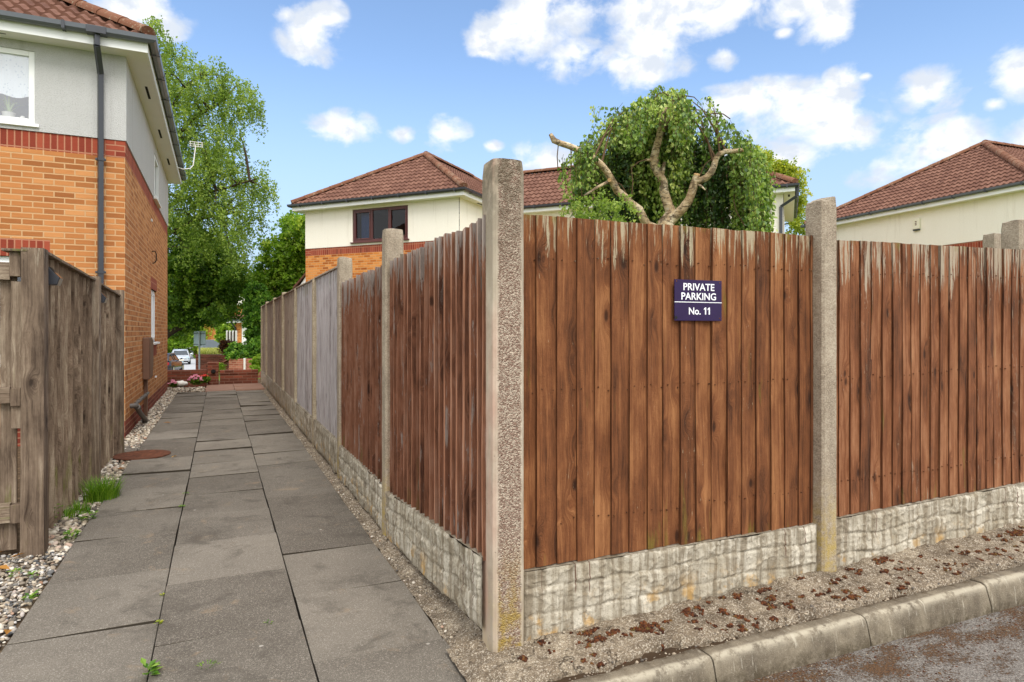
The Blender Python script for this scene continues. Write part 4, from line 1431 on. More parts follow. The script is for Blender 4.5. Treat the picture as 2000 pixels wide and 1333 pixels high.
# --- parking sign
sy = PANEL_Y - 0.024
sx0, sz1 = on_plane(1317, 545, FRONT, sy)
sx1, sz0 = on_plane(1409, 627, FRONT, sy)
_, sz1b = on_plane(1409, 550, FRONT, sy); _, sz0b = on_plane(1317, 627, FRONT, sy)
W_, H_ = sx1 - sx0, (sz1 + sz1b) / 2 - (sz0 + sz0b) / 2
zc = ((sz0 + sz0b) / 2)
print('sign', W_, H_)
t = thing('parking_sign', 'purple PRIVATE PARKING sign screwed to the brown panel', 'sign', tuple(FRONT.w(sx0, sy, zc)), FRONT.r)
mb = MB(); mb.box(0, W_, -0.002, 0.002, 0, H_)
mb.build('plate', 'sign_purple', t, bevel=0.0008)
mb = MB(); mb.box(0.0, W_, -0.0032, -0.0022, H_ * 0.445, H_ * 0.462)
mb.build('divider_line', 'white_paint', t)
for (a, b) in ((0.04, 0.955), (0.955, 0.945), (0.955, 0.06)):
    mb = MB(); mb.tube([(W_ * a, -0.0022, H_ * b), (W_ * a, -0.0045, H_ * b)], [0.0035, 0.0025], 10)
    mb.build('screw', 'rust', t)
mb = MB(); mb.tube([(W_ * .03, -0.0022, H_ * .075), (W_ * .03, -0.0035, H_ * .075)], [0.009, 0.008], 14)
mb.build('screw', 'dark_slot', t)


def text_mesh(s, size, m, parent, cx, z, squash=0.8, bold=0.012, y=-0.0030):
    cu = bpy.data.curves.new('lettering', 'FONT')
    cu.body = s; cu.size = size; cu.align_x = 'CENTER'; cu.extrude = 0.0004; cu.offset = bold * size; cu.resolution_u = 4
    tmp = bpy.data.objects.new('lettering', cu)
    C.objects.link(tmp)
    dg = bpy.context.evaluated_depsgraph_get()
    me = bpy.data.meshes.new_from_object(tmp.evaluated_get(dg))
    bpy.data.objects.remove(tmp)
    bpy.data.curves.remove(cu)
    me.materials.clear(); me.materials.append(MATS[m])
    for v in me.vertices:
        x, yy, zz = v.co
        v.co = (cx + x * squash, y - zz, z + yy)
    o = bpy.data.objects.new('lettering', me)
    C.objects.link(o); o.parent = parent
    return o


cap = 0.72        # cap height of the font relative to its size
hh = H_ * 0.175
text_mesh('PRIVATE', hh / cap, 'white_paint', t, W_ * 0.505, H_ * 0.745, 1.06, 0.014)
text_mesh('PARKING', hh / cap, 'white_paint', t, W_ * 0.505, H_ * 0.515, 1.06, 0.014)
text_mesh('No.', hh / cap, 'white_paint', t, W_ * 0.415, H_ * 0.155, 1.0, 0.014)
for cx_ in (0.635, 0.715):
    mb = MB()
    h_ = hh * 1.0; x_ = W_ * cx_; z_ = H_ * 0.155; sw_ = hh * 0.20
    pr = [(x_, z_), (x_ + sw_, z_), (x_ + sw_, z_ + h_), (x_ + sw_ * .25, z_ + h_), (x_ - sw_ * .95, z_ + h_ * .80), (x_ - sw_ * .95, z_ + h_ * .64), (x_, z_ + h_ * .76)]
    mb.add([(a, -0.0034, b) for a, b in pr] + [(a, -0.0024, b) for a, b in pr], [tuple(range(7))] + [(k, 7 + k, 7 + (k + 1) % 7, (k + 1) % 7) for k in range(7)])
    mb.build('lettering', 'white_paint', t)

# --- weathered timber fence left of the path
LQ = -1.085
def timber_post(label, q, p, w, H, top=0.0, group='weathered timber posts'):
    mb = MB()
    NZ = 12; ou = rng.uniform(0, 30)
    h = w / 2
    ring = [(-h, -h), (h, -h), (h, h), (-h, h)]
    vs = []; fs = []; fu = []
    sd = rng.uniform(0, 40)
    for j in range(NZ + 1):
        z = -0.15 + (H + 0.15) * j / NZ
        for (x, y) in ring:
            vs.append((x + 0.004 * fbm(sd, z, x * 9, .9, 2), y + 0.004 * fbm(sd, z, y * 9 + 4, .9, 2), z + (top * (0.5 - x / w) if j == NZ else 0)))
    for j in range(NZ):
        for k in range(4):
            q4 = (j * 4 + k, j * 4 + (k + 1) % 4, (j + 1) * 4 + (k + 1) % 4, (j + 1) * 4 + k)
            fs.append(q4)
            zz0, zz1 = vs[j * 4][2], vs[(j + 1) * 4][2]
            fu.append([(ou + k * 1.3, zz0), (ou + k * 1.3 + w, zz0), (ou + k * 1.3 + w, zz1), (ou + k * 1.3, zz1)])
    mb.add(vs, fs, rng.random(), fu)
    b = NZ * 4
    mb.add(vs[b:], [(0, 1, 2, 3)], 0.3)
    o = mb.build('timber_post', 'wood_weathered', None, tuple(PATH.w(q, p)), PATH.r, bevel=0.006)
    return tag(o, label, 'fence post', group)


timber_post('stout weathered timber post nearest the camera on the left', LQ, 5.05, 0.125, 1.955)
timber_post('middle weathered timber post of the left fence below the downpipe', LQ + 0.02, 7.02, 0.11, 1.93)
timber_post('far weathered timber post of the left fence against the brick corner', LQ + 0.02, 8.66, 0.11, 1.90)
for (p0, p1, lab, zt_a, zt_b) in ((5.12, 6.96, 'near bay of close boards in the left timber fence', 1.93, 1.955), (7.08, 8.60, 'far bay of close boards beside the brick corner', 1.87, 1.90)):
    o = PATH.w(LQ - 0.02, p0)
    fr = Frame(o.x, o.y, PATH.r + math.radians(90))        # x away along the path, face -y -> +q ... towards the path
    L = p1 - p0
    t = thing('fence_panel', lab, 'fence panel', tuple(fr.w(0, 0)), fr.r, 'weathered timber fence bays')
    mb = MB(); boards(mb, L, lambda x: 0.03, (lambda a, b, l: (lambda x: a + (b - a) * x / l))(zt_b - .02, zt_a - .04, L), 0.118, 0.040, 0.004, True, wav=0.014, jag=0.008)
    mb.build('boards', 'wood_weathered', t)
    for z in (0.4, 1.1, 1.7):
        rl = MB(); rl.box(0, L, 0.001, 0.05, z - 0.04, z + 0.04, rng.random())
        rl.build('back_rail', 'wood_weathered', t)
    cp = MB(); N = 10
    for i in range(N):
        x0, x1 = -0.03 + (L + 0.06) * i / N, -0.03 + (L + 0.06) * (i + 1) / N
        v = []
        for xx in (x0, x1):
            z = zt_b - .02 + (zt_a - .02 - zt_b) * xx / L + 0.004 * fbm(xx, 0, 0, 3, 2)
            v += [(xx, -0.07, z), (xx, 0.05, z + .004), (xx, 0.05, z + 0.026), (xx, -0.07, z + 0.018)]
        cp.add(v, [(0, 1, 5, 4), (1, 2, 6, 5), (2, 3, 7, 6), (3, 0, 4, 7)], 0.2)
        if i == 0: cp.add(v[:4], [(3, 2, 1, 0)], .2)
        if i == N - 1: cp.add(v[4:], [(0, 1, 2, 3)], .2)
    cp.build('capping_rail', 'wood_weathered', t)

# framed panel running left from the near post
t = thing('fence_panel', 'framed timber panel with three rails at the left edge', 'fence panel', tuple(PATH.w(LQ - 0.07, 5.07)), PATH.r + math.pi, 'weathered timber fence bays')
# local x runs left (away from the post), -y is away from the camera; build facing +y
mb = MB()
x = 0.0
while x < 1.8:
    w_ = rng.uniform(0.095, 0.12)
    ou = rng.uniform(0, 40)
    gap = 0.012 if x > 0.05 else 0.03
    a, b = x + gap, x + w_
    uvq = lambda u0, u1, z0, z1: [(ou + u0, z0), (ou + u1, z0), (ou + u1, z1), (ou + u0, z1)]
    mb.quad((b, 0.0, 0.02), (a, 0.0, 0.02), (a, 0.0, 1.86), (b, 0.0, 1.86), rng.random(), uvq(0, w_, 0, 1.9))
    mb.quad((a, 0.0, 0.02), (a, -0.02, 0.02), (a, -0.02, 1.86), (a, 0.0, 1.86), 0.2, uvq(0, .02, 0, 1.9))
    mb.quad((b, -0.02, 0.02), (b, 0.0, 0.02), (b, 0.0, 1.86), (b, -0.02, 1.86), 0.2, uvq(0, .02, 0, 1.9))
    mb.quad((a, -0.02, 0.02), (b, -0.02, 0.02), (b, -0.02, 1.86), (a, -0.02, 1.86), 0.2, uvq(0, w_, 0, 1.9))
    x += w_
mb.build('boards', 'wood_weathered', t)
for z, hh_ in ((1.805, 0.11), (1.015, 0.10), (0.265, 0.12)):
    mb = MB()
    ou = rng.uniform(0, 40)
    x0r, x1r = (0.055, 1.8)
    y0, y1 = 0.002, 0.045
    z0, z1 = z - hh_ / 2, z + hh_ / 2
    U = lambda a, b, c, d: [(ou + c, a), (ou + c, b), (ou + d, b), (ou + d, a)]
    mb.quad((x1r, y1, z0), (x0r, y1, z0), (x0r, y1, z1), (x1r, y1, z1), 0.8, [(ou, x1r), (ou, x0r), (ou + hh_, x0r), (ou + hh_, x1r)])
    mb.quad((x0r, y0, z1), (x1r, y0, z1), (x1r, y1, z1), (x0r, y1, z1), 0.9, [(ou, x0r), (ou, x1r), (ou + .05, x1r), (ou + .05, x0r)])
    mb.quad((x0r, y1, z0), (x1r, y1, z0), (x1r, y0, z0), (x0r, y0, z0), 0.4, [(ou, x0r), (ou, x1r), (ou + .05, x1r), (ou + .05, x0r)])
    mb.quad((x0r, y1, z0), (x0r, y0, z0), (x0r, y0, z1), (x0r, y1, z1), 0.4, [(ou, 0), (ou + .04, 0), (ou + .04, .1), (ou, .1)])
    mb.build('rail', 'wood_weathered', t)
mb = MB()
for (z0, z1) in ((0.80, 1.74), ):
    mb.box(-0.005, 0.05, 0.003, 0.04, z0, z1, .7)
mb.build('stile', 'wood_weathered', t, bevel=0.004)
for (z0, z1, w_) in ((1.77, 1.925, 0.055), (0.945, 1.06, 0.05), (0.2, 0.32, 0.05)):
    mb = MB(); mb.box(-0.004, w_, 0.004, 0.06, z0, z1, .2)
    mb.build('block', 'wood_weathered', t, bevel=0.004)
mb = MB(); mb.box(-0.05, 0.09, -0.04, 0.085, 1.928, 1.945, .3)
mb.build('cap', 'wood_weathered', t, bevel=0.004)

# solar lights on the left fence
for (p, z, lab) in ((5.24, 1.78, 'wedge solar light beside the near timber post'), (7.18, 1.74, 'wedge solar light beside the middle timber post')):
    t = thing('solar_light', lab, 'fence light', tuple(PATH.w(LQ + 0.022, p, z)), PATH.r, 'solar fence lights')
    mb = MB()
    prof = [(0, -0.045), (0, 0.075), (0.02, 0.075), (0.085, 0.0), (0.07, -0.045)]
    n = len(prof)
    v = [(a, -0.05, b) for a, b in prof] + [(a, 0.05, b) for a, b in prof]
    mb.add(v, [tuple(range(n)), tuple(range(2 * n - 1, n - 1, -1))] + [(k, n + k, n + (k + 1) % n, (k + 1) % n) for k in range(n)])
    mb.build('housing', 'black_plastic', t, bevel=0.003)
    mb = MB(); mb.add([(0.072, -0.047, -0.047), (0.088, -0.047, 0.001), (0.088, 0.047, 0.001), (0.072, 0.047, -0.047), (0.06, -0.047, -0.047), (0.06, 0.047, -0.047)],
                      [(0, 3, 2, 1), (0, 4, 5, 3)])
    mb.build('lens', 'silver', t)
    mb = MB(); mb.add([(0.022, -0.048, 0.0775), (0.088, -0.048, 0.002), (0.088, 0.048, 0.002), (0.022, 0.048, 0.0775)], [(0, 1, 2, 3)])
    mb.build('solar_panel', 'car_glass', t)

# manhole cover in the path
mb = MB()
N = 40
mb.add([(0.29 * math.cos(6.2832 * k / N), 0.29 * math.sin(6.2832 * k / N), 0) for k in range(N)] + [(0.29 * math.cos(6.2832 * k / N), 0.29 * math.sin(6.2832 * k / N), 0.012) for k in range(N)],
       [tuple(range(N, 2 * N))] + [(k, (k + 1) % N, N + (k + 1) % N, N + k) for k in range(N)])
o = mb.build('manhole_cover', 'rust', None, tuple(PATH.w(-0.80, 8.42, 0.004)), PATH.r, bevel=0.004)
tag(o, 'rusty round manhole cover at the left edge of the path', 'manhole cover')
# ================================================================ houses
def wall_face(mb, ox, oy, ux, uy, L, z0, z1, holes=(), nx=None, reveal=0.09, r=0.0):
    """vertical wall from (ox, oy) along (ux, uy); outward normal is (uy, -ux). holes: (u0, u1, z0, z1)"""
    us = sorted(set([0, L] + [a for h in holes for a in (max(0, min(L, h[0])), max(0, min(L, h[1])))]))
    zs = sorted(set([z0, z1] + [max(z0, min(z1, a)) for h in holes for a in (h[2], h[3])]))
    P = lambda u, z, d=0.0: (ox + ux * u - uy * d, oy + uy * u + ux * d, z)
    for a, b in zip(us, us[1:]):
        for c, d in zip(zs, zs[1:]):
            if b - a < 1e-6 or d - c < 1e-6: continue
            um, zm = (a + b) / 2, (c + d) / 2
            if any(h[0] < um < h[1] and h[2] < zm < h[3] for h in holes): continue
            mb.quad(P(a, c), P(b, c), P(b, d), P(a, d), r)
    for h in holes:
        a, b, c, d = h[0], h[1], max(h[2], z0), min(h[3], z1)
        if c >= d: continue
        mb.quad(P(a, c), P(a, c, reveal), P(a, d, reveal), P(a, d), r)
        mb.quad(P(b, c, reveal), P(b, c), P(b, d), P(b, d, reveal), r)
        if h[2] >= z0: mb.quad(P(a, c), P(b, c), P(b, c, reveal), P(a, c, reveal), r)
        if h[3] <= z1: mb.quad(P(a, d, reveal), P(b, d, reveal), P(b, d), P(a, d), r)


def tile_face(mb, A, e, nrm, L, ze, tanp, rmax, per=0.165, dr=0.275, amp=0.034, lb=1.0, rb=1.0):
    """pantiled roof face; A eave start (x, y), e eave direction, nrm inward direction, bounds close in by lb/rb per metre of run"""
    steps = 8
    j = 0
    r0 = -0.05
    while r0 < rmax - 0.02:
        r1 = min(r0 + dr, rmax)
        lo = (max(0, r0) * lb, L - max(0, r0) * rb); hi = (r1 * lb, L - r1 * rb)
        n = int(L / per * steps) + 1
        top = []; bot = []; rise = []; tid = []
        for i in range(n + 1):
            x = i * per / steps
            x0 = min(max(x, lo[0]), lo[1]); x1 = min(max(x, hi[0]), hi[1]) if hi[0] <= hi[1] else (hi[0] + hi[1]) / 2
            def prof(x):
                ph = (x / per) % 1.0
                return amp * (math.sin(math.pi * ph / 0.68) if ph < 0.68 else -0.10 * math.sin(math.pi * (ph - .68) / .32))
            zl = ze + r0 * tanp + 0.046 + prof(x0); zh = ze + r1 * tanp + 0.004 + prof(x1)
            bot.append((A[0] + e[0] * x0 + nrm[0] * r0, A[1] + e[1] * x0 + nrm[1] * r0, zl))
            rise.append((A[0] + e[0] * x0 + nrm[0] * (r0 + .012), A[1] + e[1] * x0 + nrm[1] * (r0 + .012), ze + r0 * tanp - 0.002))
            top.append((A[0] + e[0] * x1 + nrm[0] * r1, A[1] + e[1] * x1 + nrm[1] * r1, zh))
            tid.append((x0, x1))
        rr = {}
        for i in range(n):
            if tid[i][0] == tid[i + 1][0] and tid[i][1] == tid[i + 1][1]: continue
            k = int((i / steps))
            if k not in rr: rr[k] = rng.random()
            b = len(mb.v)
            mb.add([bot[i], bot[i + 1], top[i + 1], top[i]], [(0, 1, 2, 3)], rr[k], None, True)
            mb.add([rise[i], rise[i + 1], bot[i + 1], bot[i]], [(0, 1, 2, 3)], rr[k] * 0.6, None, False)
        j += 1
        r0 = r1


def merge_smooth(o):
    import bmesh
    bm = bmesh.new(); bm.from_mesh(o.data)
    bmesh.ops.remove_doubles(bm, verts=bm.verts, dist=0.0005)
    bm.to_mesh(o.data); bm.free()
    # keep the step under each course crisp
    md = o.modifiers.new('edge split', 'EDGE_SPLIT'); md.split_angle = math.radians(48)


def ridge_line(mb, a, b, rad=0.115, seg=0.42):
    a, b = Vector(a), Vector(b)
    n = max(1, int((b - a).length / seg))
    t = (b - a).normalized()
    side = Vector((-t.y, t.x, 0)).normalized()
    up = side.cross(t) * -1
    if up.z < 0: up = -up
    for i in range(n):
        p, q = a + (b - a) * (i / n), a + (b - a) * ((i + 1.06) / n)
        rA, rB = rad * 1.05, rad * 0.96
        r = rng.random()
        ring = []
        for (c, rr) in ((p, rA), (q, rB)):
            for k in range(11):
                an = math.radians(-8 + 196 * k / 10)
                ring.append(tuple(c + side * (rr * math.cos(an)) + up * (rr * 0.85 * math.sin(an))))
        mb.add(ring, [(k, k + 1, 12 + k, 11 + k) for k in range(10)], r, None, True)
        mb.add(ring[:11], [tuple(range(11))], r * .7)
        mb.add(ring[11:], [tuple(range(10, -1, -1))], r * .7)


def ring_sweep(mb, rect, prof, r=0.0, smooth=False):
    """sweep a closed (offset, z) profile round a rectangle (x0, x1, y0, y1) with mitred corners"""
    x0, x1, y0, y1 = rect
    vs = []
    for (sx_, sy_) in ((-1, -1), (1, -1), (1, 1), (-1, 1)):
        for (o, z) in prof:
            vs.append(((x0 - o) if sx_ < 0 else (x1 + o), (y0 - o) if sy_ < 0 else (y1 + o), z))
    n = len(prof)
    mb.add(vs, [(c * n + k, ((c + 1) % 4) * n + k, ((c + 1) % 4) * n + (k + 1) % n, c * n + (k + 1) % n) for c in range(4) for k in range(n)], r, None, smooth)


def roof_set(t, rect, zs, tanp, over=0.30, fasc=0.19, tile='roof_tile', skip=(), gut=True, per=0.165, brackets=True, gm='black_plastic', amp=0.034):
    """rect = wall rectangle; builds roof, ridge tiles, fascia, soffit, gutter under Empty t"""
    x0, x1, y0, y1 = rect
    X0, X1, Y0, Y1 = x0 - over, x1 + over, y0 - over, y1 + over
    ze = zs + fasc
    w, d = X1 - X0, Y1 - Y0
    half = min(w, d) / 2
    rf = MB()
    faces = {'front': ((X0, Y0), (1, 0), (0, 1), w), 'right': ((X1, Y0), (0, 1), (-1, 0), d), 'back': ((X1, Y1), (-1, 0), (0, -1), w), 'left': ((X0, Y1), (0, -1), (1, 0), d)}
    for k, (A, e, nr, L) in faces.items():
        if k in skip: continue
        tile_face(rf, A, e, nr, L, ze, tanp, half, per, amp=amp)
    ro = rf.build('roof', tile, t)
    merge_smooth(ro)
    # under-sheet closing the roof
    us = MB()
    zt_ = ze + half * tanp
    if w <= d: R = [((X0 + X1) / 2, Y0 + half), ((X0 + X1) / 2, Y1 - half)]
    else: R = [(X0 + half, (Y0 + Y1) / 2), (X1 - half, (Y0 + Y1) / 2)]
    c = [(X0, Y0, ze - .03), (X1, Y0, ze - .03), (X1, Y1, ze - .03), (X0, Y1, ze - .03), (R[0][0], R[0][1], zt_ - .04), (R[1][0], R[1][1], zt_ - .04)]
    if w <= d: us.add(c, [(0, 1, 4), (1, 2, 5, 4), (2, 3, 5), (3, 0, 4, 5)])
    else: us.add(c, [(0, 1, 5, 4), (1, 2, 5), (2, 3, 4, 5), (3, 0, 4)])
    us.build('roof_underlay', 'dark_slot', ro)
    rd = MB()
    up = 0.045
    cs = [(X0, Y0), (X1, Y0), (X1, Y1), (X0, Y1)]
    near = {0: R[0], 2: R[1]}
    near[1] = R[0] if w <= d else R[1]
    near[3] = R[1] if w <= d else R[0]
    for i, (cx, cy) in enumerate(cs):
        ridge_line(rd, (cx, cy, ze + up), (near[i][0], near[i][1], zt_ + up))
    ridge_line(rd, (R[0][0], R[0][1], zt_ + up + .02), (R[1][0], R[1][1], zt_ + up + .02))
    rd.build('ridge_tiles', 'ridge_tile', ro)
    fa = MB(); ring_sweep(fa, (X0, X1, Y0, Y1), [(-0.02, zs - 0.012), (0.0, zs - 0.012), (0.0, ze - 0.035), (-0.02, ze - 0.035)])
    fa.build('fascia', 'white_plastic', t)
    so = MB(); ring_sweep(so, (X0, X1, Y0, Y1), [(-over + 0.002, zs - 0.004), (-0.0205, zs - 0.004), (-0.0205, zs + 0.012), (-over + 0.002, zs + 0.012)])
    sf = so.build('soffit', 'dull_white', t)
    if gut:
        g = MB()
        zg = ze - 0.005
        ring_sweep(g, (X0, X1, Y0, Y1), [(0.004, zg), (0.008, zg - 0.055), (0.03, zg - 0.085), (0.075, zg - 0.085), (0.105, zg - 0.055), (0.112, zg), (0.106, zg), (0.098, zg - 0.05), (0.072, zg - 0.076), (0.034, zg - 0.076), (0.014, zg - 0.05), (0.010, zg)])
        go = g.build('gutter', gm, t)
        if brackets:
            def brk(cx, cy, ax):
                b = MB()
                for (o0, o1, za, zb) in ((0.0, 0.118, zg - 0.094, zg - 0.088), (0.113, 0.118, zg - 0.09, zg + 0.006)):
                    if ax == 'y-': b.box(cx - .018, cx + .018, Y0 - o1, Y0 - o0, za, zb)
                    if ax == 'x+': b.box(X1 + o0, X1 + o1, cy - .018, cy + .018, za, zb)
                    if ax == 'x-': b.box(X0 - o1, X0 - o0, cy - .018, cy + .018, za, zb)
                b.build('gutter_bracket', 'black_plastic', go)
            xx = X0 + .35
            while xx < X1: brk(xx, 0, 'y-'); xx += 0.92
            yy = Y0 + .35
            while yy < Y1: brk(0, yy, 'x+'); brk(0, yy, 'x-'); yy += 0.92
    return ro, sf, (X0, X1, Y0, Y1, ze)


def window(t, ox, oy, ux, uy, u0, u1, z0, z1, frame_mat, mull=(), inset=0.06, fw=0.06, sill=None, sill_out=0.05, curtain=None, transom=None, sash=True, inner='interior_dark', glass_name='glass'):
    """window in a wall_face hole; parts: window > frame is the part itself, pane, sill"""
    P = lambda u, z, d: (ox + ux * u - uy * d, oy + uy * u + ux * d, z)
    mb = MB()
    def bar(a, b, c, d, d0, d1):
        v = [P(a, c, d0), P(b, c, d0), P(b, c, d1), P(a, c, d1), P(a, d, d0), P(b, d, d0), P(b, d, d1), P(a, d, d1)]
        mb.add(v, [(3, 2, 1, 0), (4, 5, 6, 7), (0, 1, 5, 4), (1, 2, 6, 5), (2, 3, 7, 6), (3, 0, 4, 7)])
    d0, d1 = inset, inset + 0.06
    bar(u0, u0 + fw, z0, z1, d0, d1); bar(u1 - fw, u1, z0, z1, d0, d1)
    bar(u0 + fw, u1 - fw, z0, z0 + fw, d0, d1); bar(u0 + fw, u1 - fw, z1 - fw, z1, d0, d1)
    ed = [u0 + fw * .5] + [u0 + (u1 - u0) * f for f in mull] + [u1 - fw * .5]
    for f in mull:
        c = u0 + (u1 - u0) * f
        bar(c - fw * .5, c + fw * .5, z0 + fw, z1 - fw, d0 + .001, d1)
    if sash:
        for i, (a, b) in enumerate(zip(ed, ed[1:])):
            if sash != True and i not in sash: continue
            a += fw * .5; b -= fw * .5
            s_ = fw * .55
            bar(a, a + s_, z0 + fw, z1 - fw, d0 - .012, d1 - .01); bar(b - s_, b, z0 + fw, z1 - fw, d0 - .012, d1 - .01)
            bar(a + s_, b - s_, z0 + fw, z0 + fw + s_, d0 - .012, d1 - .01); bar(a + s_, b - s_, z1 - fw - s_, z1 - fw, d0 - .012, d1 - .01)
    fo = mb.build('window', frame_mat, t, bevel=0.004)
    pn = MB(); pn.quad(P(u0 + fw * .6, z0 + fw * .6, d1 - .03), P(u1 - fw * .6, z0 + fw * .6, d1 - .03), P(u1 - fw * .6, z1 - fw * .6, d1 - .03), P(u0 + fw * .6, z1 - fw * .6, d1 - .03))
    pn.build('pane', glass_name, fo)
    if sill:
        sl = MB()
        v = [P(u0 - .05, z0 - .045, -sill_out), P(u1 + .05, z0 - .045, -sill_out), P(u1 + .05, z0 - .045, d1), P(u0 - .05, z0 - .045, d1),
             P(u0 - .05, z0 - .008, -sill_out), P(u1 + .05, z0 - .008, -sill_out), P(u1 + .05, z0 + .0, d1 - .061), P(u0 - .05, z0 + .0, d1 - .061)]
        sl.add(v, [(3, 2, 1, 0), (4, 5, 6, 7), (0, 1, 5, 4), (1, 2, 6, 5), (3, 0, 4, 7), (2, 3, 7, 6)])
        sl.build('sill', sill, fo, bevel=0.004)
    # room behind
    rm = MB()
    dd = 1.6
    A = [P(u0 - .3, z0 - .3, d1 + .06), P(u1 + .3, z0 - .3, d1 + .06), P(u1 + .3, z1 + .15, d1 + .06), P(u0 - .3, z1 + .15, d1 + .06)]
    B = [P(u0 - .3, z0 - .3, dd), P(u1 + .3, z0 - .3, dd), P(u1 + .3, z1 + .15, dd), P(u0 - .3, z1 + .15, dd)]
    rm.add(A + B, [(4, 5, 6, 7), (0, 1, 5, 4), (1, 2, 6, 5), (2, 3, 7, 6), (3, 0, 4, 7)])
    rm.build('room', inner, fo)
    return fo, P


def downpipe(t, pts, w=0.065, m='black_plastic', name='downpipe', collars=()):
    mb = MB()
    r = w / 2 * 1.35
    for a, b in zip(pts, pts[1:]):
        a, b = Vector(a), Vector(b)
        mb.tube([a, b], r, 4, 0, False)
    for z in collars:
        p = pts[-1]
        mb.tube([(p[0], p[1], z - .02), (p[0], p[1], z + .02)], r * 1.28, 4, 0, False)
        mb.box(p[0] - .06, p[0] + .06, p[1] - .006, p[1] + .03, z - .014, z + .014)
    return mb.build(name, m, t, bevel=0.004)


ZB0, ZB1, ZSOF = 3.74, 3.965, 5.10
# ---------------------------------------------------------------- left house
HL = PATH.w(-1.145, 9.945)
W1, D1 = 6.2, 7.72
t = thing('brick_house', 'ochre brick house with grey pebbledash upper storey and black downpipe at the left', 'house', (HL.x, HL.y, 0), PATH.r)
BL, RL, BD, PLN = MB(), MB(), MB(), MB()
# front wall runs from x=-W1 to 0 at y=0 (facing -y); u measured from the left end
u = lambda s: W1 - s          # s = distance from the corner
win_g = (u(2.15), u(0.93), 1.02, 2.37)
win_u = (u(2.30), u(0.99), 4.06, 4.985)
wall_face(BL, -W1, 0, 1, 0, W1, 0.225, ZB0, [win_g, (u(2.25), u(0.83), 2.37, 2.595)], reveal=0.10)
lint = MB(); lint.box(-2.25, -0.83, -0.001, 0.09, 2.371, 2.594)
# side wall at x=0 facing +x : direction +y
sw = (3.62, 4.72, 1.22, 2.22)
wall_face(BL, 0, 0, 0, 1, D1, 0.225, ZB0, [sw, (3.52, 4.82, 2.22, 2.445), (3.62, 4.72, 0.95, 1.22)], reveal=0.10)
lint.box(-0.09, 0.001, 3.52, 4.82, 2.221, 2.444)
apr = MB(); apr.box(-0.09, 0.001, 3.62, 4.72, 0.951, 1.17)
wall_face(BL, 0, D1, -1, 0, W1, 0.225, ZB0)
wall_face(BL, -W1, D1, 0, -1, D1, 0.225, ZB0)
BL.build('brickwork', 'brick_ochre', t)
for (a, b, c, d, L) in ((-W1, 0, 1, 0, W1), (0, 0, 0, 1, D1), (0, D1, -1, 0, W1), (-W1, D1, 0, -1, D1)):
    wall_face(PLN, a, b, c, d, L, -0.2, 0.225)
    wall_face(BD, a, b, c, d, L, ZB0, ZB1)
PLN.build('plinth', 'brick_plinth', t)
bo = BD.build('brick_band', 'brick_red_soldier', t)
q = MB(); q.box(-0.225, 0.0035, -0.0035, 0.225, ZB0 + .001, ZB1 - .001)
q.build('quoin', 'brick_red', bo)
lint.build('lintel', 'brick_red_soldier', t)
apr.build('apron_panel', 'brick_red_soldier', t)
o_ = 0.016
uw = (4.05, 5.0, 4.0, 4.86)
wall_face(RL, -W1, -o_, 1, 0, W1 + o_, ZB1 + .004, ZSOF + .01, [win_u], reveal=0.10)
wall_face(RL, o_, -o_, 0, 1, D1 + 2 * o_, ZB1 + .004, ZSOF + .01, [(uw[0] + o_, uw[1] + o_, uw[2], uw[3])], reveal=0.10)
wall_face(RL, o_, D1 + o_, -1, 0, W1 + o_, ZB1 + .004, ZSOF + .01)
wall_face(RL, -W1, D1 + o_, 0, -1, D1 + 2 * o_, ZB1 + .004, ZSOF + .01)
RL.add([(-W1, -o_, ZB1 + .004), (o_, -o_, ZB1 + .004), (o_, D1 + o_, ZB1 + .004), (0, D1, ZB1 + .004), (0, 0, ZB1 + .004), (-W1, 0, ZB1 + .004)], [(0, 5, 4, 1), (1, 4, 3, 2)])
RL.build('rendered_wall', 'render_grey', t)
fo, P = window(t, -W1, 0, 1, 0, *win_g, 'white_plastic', (), 0.05, 0.07, 'white_plastic')
fo, Pu = window(t, -W1, -o_, 1, 0, *win_u, 'white_plastic', (), 0.02, 0.065, 'white_plastic', 0.03, sash=False, inner='interior', glass_name='glass_bright')
fo2, _ = window(t, 0, 0, 0, 1, *sw, 'white_plastic', (0.5,), 0.035, 0.065, 'dull_white', 0.06)
fo3, _ = window(t, o_, -o_, 0, 1, uw[0] + o_, uw[1] + o_, uw[2], uw[3], 'white_plastic', (), 0.01, 0.06, 'dull_white', 0.05)
# net curtain behind the upper window: wavy, scalloped lower edge
cm_ = MB()
nx_, nz_ = 90, 14
vs = []; uvv = []
for j in range(nz_ + 1):
    for i in range(nx_ + 1):
        uu = win_u[0] + 0.03 + (win_u[1] - win_u[0] - .06) * i / nx_
        zb = 4.42 - 0.035 * abs(math.sin(uu * 11))
        z = zb + (win_u[3] - 0.03 - zb) * j / nz_
        d = 0.072 + 0.007 * math.sin(uu * 34 + 0.4 * math.sin(uu * 9)) + 0.004 * math.sin(uu * 71)
        vs.append(Pu(uu, z, d)); uvv.append((uu, z))
n = nx_ + 1
fs = [(j * n + i, j * n + i + 1, (j + 1) * n + i + 1, (j + 1) * n + i) for j in range(nz_) for i in range(nx_)]
cm_.add(vs, fs, 0, [[uvv[k] for k in f] for f in fs], True)
cm_.build('curtain', 'lace', fo)
ro, sf, EX = roof_set(t, (-W1, 0, 0, D1), ZSOF, 0.65, 0.29, 0.19, gm='gutter_sky_sheen', amp=0.044)
